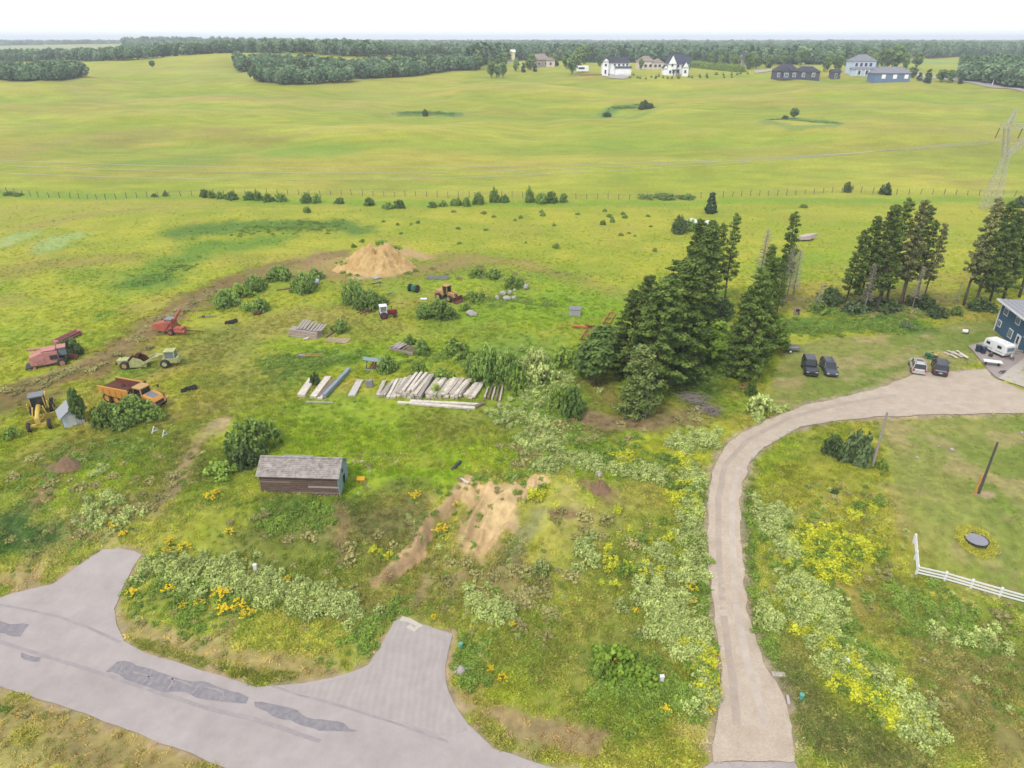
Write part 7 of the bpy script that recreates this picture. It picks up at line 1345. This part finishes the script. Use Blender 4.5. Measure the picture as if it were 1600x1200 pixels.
# ------------------------------------------------------------------ poles
def topz(p, v):
    b = (600-v)/FPX; tt = p.y/(CP+b*SP); return H+(-SP+b*CP)*tt-p.z
a = gp(1363, 730); h = topz(a, 645); t = thing('utility_pole', 'bare pale wooden pole beside the bluish willow', 'pole', a, 0); m = MB(); m.tube([(0, 0, -.3), (-.05, 0, h)], [.15, .11], 8); part('pole', m, WOODG, t); m = MB(); m.cyl((-.05, 0, h+.02), .12, .05, 'z'); part('pole_cap', m, STEEL, t)
a = gp(1529, 771); h = topz(a, 691); t = thing('utility_pole', 'dark creosoted pole with a short yellow brace post on the lawn', 'pole', a, 0); m = MB(); m.tube([(0, 0, -.3), (0, 0, h)], [.14, .10], 8); part('pole', m, M('creosoted_wood', (112, 102, 96), .95), t)
m = MB(); m.bar((-.45, 0, -.1), (-.35, 0, 2.1), .14); part('brace_post', m, ORA, t); m = MB(); m.bar((-.75, 0, 1.35), (.25, 0, 1.35), .05); part('cross_pipe', m, STEEL, t)
a = gp(1008, 653); h = topz(a, 596); t = thing('utility_pole', 'short grey pole with a meter box in front of the spruce', 'pole', a, 0); m = MB(); m.tube([(0, 0, -.2), (0, 0, h)], [.11, .09], 8); part('pole', m, WOODG, t); m = MB(); m.box((.12, -.1, 1.0), (.3, .2, .6)); part('meter_box', m, STEEL, t); m = MB(); m.tube([(-.1, -.06, 0), (-.1, -.06, 1.6)], .03, 5); part('conduit', m, STEEL, t)
# ------------------------------------------------------------------ trampoline
a = gp(1525, 846); t = thing('trampoline', 'round grey trampoline sunk in a ring of tall grass on the lawn', 'trampoline', a, 0); m = MB(); m.cyl((0, 0, .24), .95, .05, 'z', 28); part('mat', m, M('trampoline_mat', (176, 176, 186), .8, (150, 152, 162), .6, 2), t); m = MB(); m.tube([(1.0*math.cos(q*math.pi/14), 1.0*math.sin(q*math.pi/14), .26) for q in range(29)], .05, 6, False); part('rim', m, DSTEEL, t)
for k in range(4): m = MB(); an = k*math.pi/2+.4; m.bar((math.cos(an), math.sin(an), -.05), (math.cos(an), math.sin(an), .24), .06); part('leg', m, DSTEEL, t)
X = []; Y = []
for k in range(260): an = R.uniform(0, 6.28); r_ = R.uniform(1.1, 1.75); X.append(a.x+math.cos(an)*r_); Y.append(a.y+math.sin(an)*r_)
X = np.array(X); Y = np.array(Y); cc = np.tile(A(190, 188, 84)*2.2, (len(X), 1))*(.7+.6*NR.random(len(X)))[:, None]; scatter('trampoline_grass', np.stack([X, Y, hfull(X, Y)], 1), np.full(len(X), .8), TUFT, cc, 'ring of uncut grass around the sunken trampoline')
# ------------------------------------------------------------------ white fence
def white_fence():
    pix = [(1427, 848), (1429, 874), (1431, 897), (1475, 907), (1516, 919), (1561, 932), (1608, 945), (1660, 960)]; pts = [gp(u, v) for u, v in pix]; t = thing('paddock_fence', 'white painted three-rail fence around the corner of the mown lawn', 'fence', pts[2], 0); o0 = pts[2]
    for i, p in enumerate(pts): m = MB(); m.box((0, 0, .5), (.16, .16, 1.1)); o = part('post', m, WHITE, t); o.location = p-o0
    for i in range(len(pts)-1):
        for z in (.28, .60, .92): m = MB(); m.bar(pts[i]-o0+Vector((0, -.1, z)), pts[i+1]-o0+Vector((0, -.1, z+R.uniform(-.03, .03))), .05, .15); part('rail', m, WHITE, t)
white_fence()
# ------------------------------------------------------------------ utility markers
for u, v, lb, c in ((400, 893, 'white post marker on the slope between the aprons', WHITE), (1033, 1068, 'white utility pedestal in the bright weeds left of the driveway', WHITE), (1320, 1042, 'white utility pedestal among the yellow flowers right of the driveway', WHITE)):
    a = gp(u, v); t = thing('utility_pedestal', lb, 'utility box', a, R.uniform(-.3, .3)); m = MB(); m.box((0, 0, .4), (.3, .22, .8)); part('cabinet', m, c, t, bevel=.02); m = MB(); m.box((0, 0, .83), (.35, .26, .07)); part('cap', m, c, t)
for u, v, lb in ((720, 1014, 'small turquoise utility box right of the ridged apron'), (1251, 1094, 'small turquoise utility box right of the driveway mouth')):
    a = gp(u, v); t = thing('utility_box', lb, 'utility box', a, .3); m = MB(); m.cyl((0, 0, .3), .16, .6, 'z'); part('cabinet', m, M('turquoise_plastic', (120, 200, 176), .6), t); m = MB(); m.cyl((0, 0, .62), .19, .06, 'z'); part('cap', m, MATS['turquoise_plastic'], t)

# ------------------------------------------------------------------ wire fence across the picture
def wire_fence():
    pix = [(-80, 298), (0, 301), (60, 308), (110, 310), (165, 312), (230, 309), (300, 306), (400, 304), (500, 305), (600, 307), (700, 309), (800, 308), (900, 311), (1000, 312), (1060, 311), (1130, 308), (1200, 306), (1300, 301), (1345, 301), (1420, 304), (1530, 306), (1640, 309)]
    w = [gp(u, v) for u, v in pix]; t = thing('wire_fence', 'long wire fence on thin wooden posts crossing the whole field', 'fence', (0, w[10].y, 0), 0); me = MB().box((0, 0, .7), (.17, .17, 1.9)).mesh('post', M('fence_post_wood', (176, 162, 130), .95, (140, 126, 102), .8, 2)); P_ = []
    for i in range(len(w)-1):
        n = max(1, round((w[i+1]-w[i]).xy.length/3.2))
        for k in range(n): q = w[i].lerp(w[i+1], k/n); P_.append(Vector((q.x, q.y, float(hfull(q.x, q.y)))))
    for q in P_: obj('post', me, t, (q.x, q.y-w[10].y, q.z), (R.gauss(0, .05), R.gauss(0, .05), 0), (1, 1, R.uniform(.85, 1.15)))
    m = MB()
    for z in (.4, .8, 1.2, 1.5):
        for i in range(len(P_)-1): m.bar(P_[i]+Vector((0, -w[10].y, z)), P_[i+1]+Vector((0, -w[10].y, z)), .02)
    part('wire', m, STEEL, t)['kind'] = 'stuff'
wire_fence()
# ------------------------------------------------------------------ power pylon and lines
def pylon():
    a = gp(1545, 328); s_ = (a.y)/176.; t = thing('power_pylon', 'tall grey lattice power pylon rising behind the pines at the right', 'power pylon', a, -.12); t.scale = (s_,)*3; G = M('galvanised_steel', (228, 224, 206), .7, (206, 200, 186), .6, 2)
    def lattice(p0, p1, w0, w1, n, th=.10):
        """four chords and zigzag bracing between two squares; returns meshes"""
        p0, p1 = Vector(p0), Vector(p1); d = (p1-p0).normalized(); u = Vector((0, 1, 0)); s = d.cross(u).normalized(); ch = []; br = MB()
        c = lambda f, i: p0.lerp(p1, f)+(s*(1 if i in (0, 1) else -1)+u*(1 if i in (0, 3) else -1))*(w0+(w1-w0)*f)/2
        for i in range(4): ch.append(MB().bar(c(0, i), c(1, i), th))
        for k in range(n):
            f0, f1 = k/n, (k+1)/n
            for i in range(4): j = (i+1) % 4; br.bar(c(f0, i), c(f1, j), th*.6); br.bar(c(f0, j), c(f1, i), th*.6); br.bar(c(f1, i), c(f1, j), th*.5)
        return ch, br
    for nm, args in (('tower_body', ((0, 0, 0), (0, 0, 13.2), 3.6, 1.2, 10)), ('left_arm', ((0, 0, 13.2), (-1.6, 0, 19.6), 1.2, 1.0, 5)), ('right_arm', ((0, 0, 13.2), (5.6, 0, 19.6), 1.2, 1.0, 6)), ('cross_beam', ((-3.4, 0, 20.2), (9.0, 0, 20.2), 1.0, 1.0, 10)), ('earth_peak', ((-1.4, 0, 20.7), (-.8, 0, 24.2), 1.2, .15, 3)), ('earth_peak', ((5.6, 0, 20.7), (6.2, 0, 24.2), 1.2, .15, 3))):
        ch, br = lattice(*args); o = part(nm, br, G, t); o['kind'] = 'stuff'
        for c in ch: part('chord', c, G, o)
    ins = []
    for x, y in ((-3.3, 0), (1.9, 0), (8.6, 0)):
        m = MB()
        for k in range(8): m.cyl((x-.05*k, 0, 19.5-k*.28), .16, .12, 'z', 8)
        m.bar((x, 0, 19.8), (x-.4, 0, 17.2), .06); part('insulator', m, DSTEEL, t)
    return a, s_
pa, ps = pylon()
WIRE = M('conductor', (208, 206, 180), .6)
for k, (yo, dx, dz, lb) in enumerate([(-8, -3.6, 17.2, 'nearest of the three sagging power lines crossing the field'), (0, 1.6, 17.2, 'middle one of the three sagging power lines crossing the field'), (8, 8.2, 17.2, 'farthest of the three sagging power lines crossing the field')]):
    xe, ye, ze = pa.x+dx*ps, pa.y, pa.z+dz*ps; x0 = -215.; pts = []
    for i in range(61):
        f = i/60; x = xe+(x0-xe)*f; c = -50.; kq = (ze-10.0)/((xe-c)**2); z = 10.0+kq*(x-c)**2; pts.append((x, ye+yo*min(1, f*2.2)+(-4 if k == 0 else 0)*f, z))
    m = MB(); m.tube(pts, .075, 4); o = obj('power_line', m.mesh('power_line', WIRE), None); tag(o, lb, 'power line')
    m = MB(); m.tube([(xe, ye, ze), (xe+60, ye-4, ze-4), (xe+160, ye-10, ze-7)], .05, 4); o = obj('power_line', m.mesh('power_line', WIRE), None); tag(o, 'power line leaving the pylon to the right, '+['nearest', 'middle', 'farthest'][k]+' of three', 'power line')
a, h = scale_for(1550, 133, 19, hbase); t = thing('utility_pole', 'white leaning utility pole beside the far road', 'pole', a, 0); m = MB(); m.tube([(0, 0, -.5), (.6, 0, h)], [.3, .22], 6); part('pole', m, WHITE, t); m = MB(); m.bar((-.9, 0, h-.8), (2.1, 0, h-.8), .2); part('cross_arm', m, WOODG, t)

# ------------------------------------------------------------------ far houses
HW = {k: M('far_'+k, A(*c)*(1.7 if k in ('white', 'beige', 'cream', 'paleblue') else 1.1), .85, A(*c2)*(1.6 if k in ('white', 'beige', 'cream', 'paleblue') else 1.1), .5, .5) for k, c, c2 in (('white', (244, 244, 244), (228, 228, 230)), ('beige', (220, 204, 190), (206, 190, 176)), ('brown', (178, 164, 152), (160, 146, 136)), ('dark', (104, 104, 116), (92, 92, 104)), ('blue', (128, 154, 186), (116, 142, 176)), ('paleblue', (190, 206, 226), (176, 194, 214)), ('cream', (232, 224, 196), (216, 208, 184)))}
HR = {k: M('far_roof_'+k, c, .9, c2, .6, 1) for k, c, c2 in (('navy', (88, 92, 116), (76, 80, 100)), ('brown', (176, 160, 150), (156, 142, 134)), ('grey', (160, 160, 170), (144, 144, 154)), ('dark', (82, 82, 96), (72, 72, 84)))}
def block(T, x, y, L, D, hw, hr, wall, roof, hip=False, axis='x', z0=0.):
    m = MB(); m.box((x, y, z0+hw/2-.5), (L, D, hw+1)); part('wall', m, wall, T)
    o = .5; X0, X1, Y0, Y1 = x-L/2-o, x+L/2+o, y-D/2-o, y+D/2+o; zb, zr = z0+hw+.01, z0+hw+hr
    if axis == 'x': ins = D/2 if hip else 0; r = [(X0+ins, y), (X1-ins, y)]; F = [(0, 1, 5, 4), (1, 2, 5), (2, 3, 4, 5), (3, 0, 4), (3, 2, 1, 0)]
    else: ins = L/2 if hip else 0; r = [(x, Y0+ins), (x, Y1-ins)]; F = [(0, 1, 4), (1, 2, 5, 4), (2, 3, 5), (3, 0, 4, 5), (3, 2, 1, 0)]
    vs = [(X0, Y0, zb), (X1, Y0, zb), (X1, Y1, zb), (X0, Y1, zb), (*r[0], zr), (*r[1], zr)]
    m = MB(); m.add(vs, F); part('roof', m, roof, T)
    if not hip:
        m = MB()
        if axis == 'y': m.add([(x-L/2, y-D/2-.02, z0+hw-.1), (x+L/2, y-D/2-.02, z0+hw-.1), (x, y-D/2-.55, zr-.25)], [(0, 1, 2)]); m.v = [(x-L/2, Y0-.03, zb), (x+L/2, Y0-.03, zb), (x, Y0-.03, zr-.35)]; part('gable', m, wall, T)
def win(T, x, y, z, w, h, mat=GLASSD, nm='window'):
    m = MB(); m.box((x, y, z), (w+.3, .12, h+.3)); o = part(nm, m, HW['white'], T); m = MB(); m.box((x, y-.09, z), (w, .06, h)); part('pane', m, mat, o)
def far_house(u, v, wpx, label, rz=0., name='house', cat='house'):
    p = gpb(u, v); s_ = wpx/ppm(p); T_ = thing(name, label, cat, p-Vector((0, 0, .2)), rz); T_.scale = (1.04, 1.04, 1.32); return T_, s_
T, s_ = far_house(964, 116, 46, 'long white shop building with dark roof left of the beige house'); L = s_; block(T, -.08*L, 0, L*.84, 8, 5.2, 2.2, HW['white'], HR['dark']); block(T, -.42*L, -3.5, L*.18, 5, 6.0, 1.6, HW['white'], HR['dark'], axis='y'); block(T, .16*L, -4.3, L*.5, 3, 3.0, .8, HW['white'], HR['navy'])
for x in (-.42, -.12, .02, .16, .28): win(T, x*L, -4.1 if x > -.3 else -6.1, 4.4, 1.2, .9)
for x in (.02, .16, .30): win(T, x*L, -5.9, 1.4, 2.2, 2.0, HW['white'], 'garage_door')
win(T, -.2*L, -4.1, 1.5, 2.4, 2.2, HW['white'], 'garage_door'); win(T, -.42*L, -6.1, 1.4, 1.0, 1.8, GLASSD, 'door')
T, s_ = far_house(1012, 108, 44, 'beige house with low hipped brown roof between the two white buildings'); L = s_; block(T, -.1*L, 0, L*.55, 9, 4.2, 2.6, HW['beige'], HR['brown'], True); block(T, .28*L, -1.5, L*.36, 9, 3.6, 2.2, HW['beige'], HR['brown'], True)
for x in (-.28, -.12, .04, .2, .34): win(T, x*L, -4.65 if x < .1 else -6.15, 2.0, 1.8, 1.4)
T, s_ = far_house(1054, 117, 40, 'white gabled farmhouse with steep dark roof right of the beige house'); L = s_; block(T, .16*L, 1, L*.6, 10, 5.0, 4.2, HW['white'], HR['navy']); block(T, -.2*L, -2, L*.3, 9, 5.2, 4.0, HW['white'], HR['navy'], axis='y'); block(T, -.42*L, -3, L*.16, 5, 3.2, 1.6, HW['white'], HR['navy'], axis='y'); block(T, .30*L, -4.3, L*.22, 4, 3.8, 2.4, HW['white'], HR['navy'], axis='y')
for x, y, z in ((-.26, -6.6, 1.7), (-.14, -6.6, 1.7), (-.2, -6.6, 4.7), (.05, -4.1, 1.8), (.05, -4.1, 4.2), (.3, -6.4, 1.8), (.42, -4.1, 4.0)): win(T, x*L, y, z, 1.2, 1.3)
m = MB(); m.box((-.05*L, -6.2, 2.6), (L*.3, 3.4, .25)); m.box((-.15*L, -7.7, 1.3), (.3, .3, 2.6)); m.box((.05*L, -7.7, 1.3), (.3, .3, 2.6)); part('porch', m, HR['dark'], T)
T, s_ = far_house(1241, 123, 68, 'long dark charcoal bungalow with gabled entrance on the field edge'); L = s_; block(T, -.22*L, 0, L*.48, 9, 3.6, 3.0, HW['dark'], HR['dark'], True); block(T, .24*L, 0, L*.50, 8, 3.2, 2.2, HW['dark'], HR['dark'], True); block(T, -.28*L, -4.6, L*.14, 4, 3.4, 2.0, HW['dark'], HR['dark'], axis='y')
for x, w in ((-.42, 1.2), (-.28, 2.2), (-.08, 1.6), (.12, 1.4), (.34, 1.6)): win(T, x*L, -4.65 if x != -.28 else -6.65, 1.9, w, 1.5, GLASSL)
m = MB(); m.box((-.3*L, -7.4, .5), (L*.34, 2.4, .9)); part('deck', m, HW['dark'], T)
T, s_ = far_house(1303, 122, 13, 'small dark garden shed right of the dark bungalow'); L = s_; block(T, 0, 0, L, 4, 2.6, 1.4, HW['dark'], HR['dark']); win(T, 0, -2.1, 1.2, .9, 1.8)
T, s_ = far_house(1343, 117, 44, 'two-storey pale blue house with grey roof and porch'); L = s_; block(T, 0, 1, L*.76, 10, 6.2, 2.8, HW['paleblue'], HR['grey'], True); block(T, -.05*L, -5.2, L*.82, 2.6, 2.8, .9, HW['paleblue'], HR['grey']); block(T, .38*L, -2, L*.22, 8, 3.0, 1.6, HW['paleblue'], HR['grey'], True)
for x in (-.28, -.12, .04, .2): win(T, x*L, -4.15, 4.7, 1.5, 1.5)
for x in (-.3, -.16, -.02, .12, .26): m = MB(); m.box((x*L, -7.1, 1.4), (.3, .3, 2.8)); part('porch_post', m, HW['white'], T)
for x in (-.2, .05): win(T, x*L, -6.65, 1.4, 1.3, 1.6)
T, s_ = far_house(1387, 127, 56, 'long blue bungalow garage with grey roof and three white windows'); L = s_; block(T, 0, 0, L*.95, 9, 3.6, 2.6, HW['blue'], HR['grey'], True)
for x in (-.24, .06, .36): win(T, x*L, -4.65, 2.2, 1.9, 1.4, HW['white'])
T, s_ = far_house(1163, 101, 27, 'brown brick house with dark blue roof right of the hedge'); L = s_; block(T, 0, 0, L, 9, 3.8, 3.2, HW['beige'], HR['navy'], True); block(T, -.1*L, -4.6, L*.3, 3, 3.6, 2.0, HW['brown'], HR['navy'], axis='y')
for x in (-.35, -.1, .2, .36): win(T, x*L, -4.7 if x != -.1 else -6.3, 1.8, 1.6, 1.5)
T, s_ = far_house(847, 104, 40, 'grey brown house with hipped roof behind the spruces'); L = s_; block(T, -.1*L, 0, L*.78, 9, 3.8, 3.0, HW['brown'], HR['brown'], True); block(T, .3*L, -2, L*.32, 8, 3.4, 2.4, HW['beige'], HR['brown'], True)
for x in (-.35, -.12, .12, .3): win(T, x*L, -4.7 if x < .2 else -6.2, 1.8, 1.5, 1.3)
T, s_ = far_house(883, 90, 26, 'brown roofed house highest up behind the tall poplars'); L = s_; block(T, 0, 0, L, 10, 5.0, 4.0, HW['beige'], HR['brown'], True); block(T, -.2*L, -5, L*.3, 4, 4.2, 3.0, HW['beige'], HR['brown'], axis='y'); win(T, .2*L, -5.1, 2.6, 2, 2); win(T, -.2*L, -7.2, 2.6, 1.6, 2)
T, s_ = far_house(793, 95, 22, 'cream building behind the small group of trees'); L = s_; block(T, 0, 0, L, 9, 5.2, 1.6, HW['cream'], HW['cream']); win(T, -.25*L, -4.6, 3, 1.5, 2.2); win(T, .2*L, -4.6, 3, 1.5, 2.2)
T, s_ = far_house(812, 92, 24, 'low beige house between the cream building and the brown one'); L = s_; block(T, 0, 0, L, 9, 3.6, 2.2, HW['beige'], HR['brown'], True); win(T, 0, -4.7, 1.8, 2.0, 1.4)
T, s_ = far_house(1268, 100, 24, 'white two-part house half hidden in the trees above the dark bungalow'); L = s_; block(T, 0, 0, L, 9, 4.6, 2.6, HW['white'], HR['grey'], True); block(T, .3*L, -3, L*.4, 5, 3, 1.6, HW['white'], HW['white']); win(T, -.2*L, -4.7, 2.5, 1.8, 1.6); win(T, .3*L, -5.6, 1.3, 2, 1.6)
T, s_ = far_house(1238, 94, 14, 'small white house left of the half hidden white one'); L = s_; block(T, 0, 0, L, 8, 4.6, 2.2, HW['white'], HR['grey'], True); win(T, 0, -4.2, 2.5, 1.6, 1.6)
T, s_ = far_house(1304, 92, 16, 'pale house roof showing between the tall trees'); L = s_; block(T, 0, 0, L, 8, 5.2, 2.2, HW['paleblue'], HR['grey'], True); win(T, 0, -4.2, 3, 1.6, 1.6)
T, s_ = far_house(910, 113, 18, 'white camping trailer parked left of the white shop building', name='far_trailer', cat='trailer'); L = s_; m = MB(); m.box((0, 0, 1.9), (L, 3, 2.6)); part('body', m, HW['white'], T, bevel=.2); m = MB(); m.box((-.1*L, -1.55, 2.1), (L*.5, .1, .8)); part('window', m, GLASSD, T); wheel_part(T, (0, -1.3, .5), .5, .3)
# far driveways
for pp, nm in (([(940, 119), (970, 117), (984, 121), (975, 124), (955, 123)], 'far_yard'), ([(1178, 111), (1212, 108), (1212, 111), (1180, 115)], 'far_drive'), ([(775, 101), (800, 98), (800, 99), (775, 103)], 'far_drive')):
    sheet(nm, [tuple(gpb(u, v)[:2]) for u, v in pp], MATS['far_asphalt'], .3, 10, 0, hf=hbase)['kind'] = 'structure'
m = MB(); p = gpb(905, 119); q = gpb(952, 118); m.bar((0, 0, .6), (q.x-p.x, q.y-p.y, .6), .6, 1.6); o = obj('retaining_wall', m.mesh('retaining_wall', M('terracotta_wall', (196, 146, 116), .9)), None, p); tag(o, 'low reddish earth bank below the white camping trailer', 'wall')

# ------------------------------------------------------------------ haze
hz = bpy.data.meshes.new('haze'); mb = MB(); mb.box((0, 3400, 10), (14000, 8400, 130)); hz = mb.mesh('haze', bpy.data.materials.new('air')); o = obj('haze', hz); tag(o, 'thin pale summer haze over the whole countryside', None, kind='stuff'); o.display_type = 'WIRE'
am = hz.materials[0]; am.use_nodes = True; am.node_tree.nodes.clear(); n = am.node_tree.nodes; pv = n.new('ShaderNodeVolumePrincipled'); pv.inputs['Color'].default_value = (.86, .92, 1, 1); pv.inputs['Density'].default_value = .00028; pv.inputs['Anisotropy'].default_value = .2
mo = n.new('ShaderNodeOutputMaterial'); am.node_tree.links.new(pv.outputs[0], mo.inputs['Volume'])
# skirt of weeds creeping over the sand pile, bush in front of the slabs
sc_ = gp(586, 432); 
for k, (dx, dy, s_) in enumerate([(-6.5, 1.0, 1.0), (-5.2, -.2, .8), (-3.6, -.6, .7), (6.2, 1.2, .9), (7.4, 3.0, 1.1), (-7.6, 3.2, 1.1), (4.2, .2, .5)]):
    x, y = sc_.x+dx, sc_.y+dy+1; t = thing('grass_tuft', ['tuft at the far left foot of the sand pile', 'tuft at the left front foot of the sand pile', 'small tuft left of the middle foot of the sand pile', 'tuft at the right foot of the sand pile', 'tuft right of the sand pile beyond its foot', 'outermost left tuft beside the sand pile', 'tiny tuft at the right front foot of the sand pile'][k], 'grass tuft', (x, y, float(hfull(x, y))-.05), k*1.3, 'tufts around the sand pile'); t.scale = (s_*1.1, s_*.8, s_*.6); obj('foliage', R.choice(BUSHM['weed']), t)
bush(682, 622, 22, 26, 'pale', 'pale bush growing in front of the flat slab stacks'); bush(492, 602, 18, 24, 'dark', 'dark bush behind the second beam from the left')
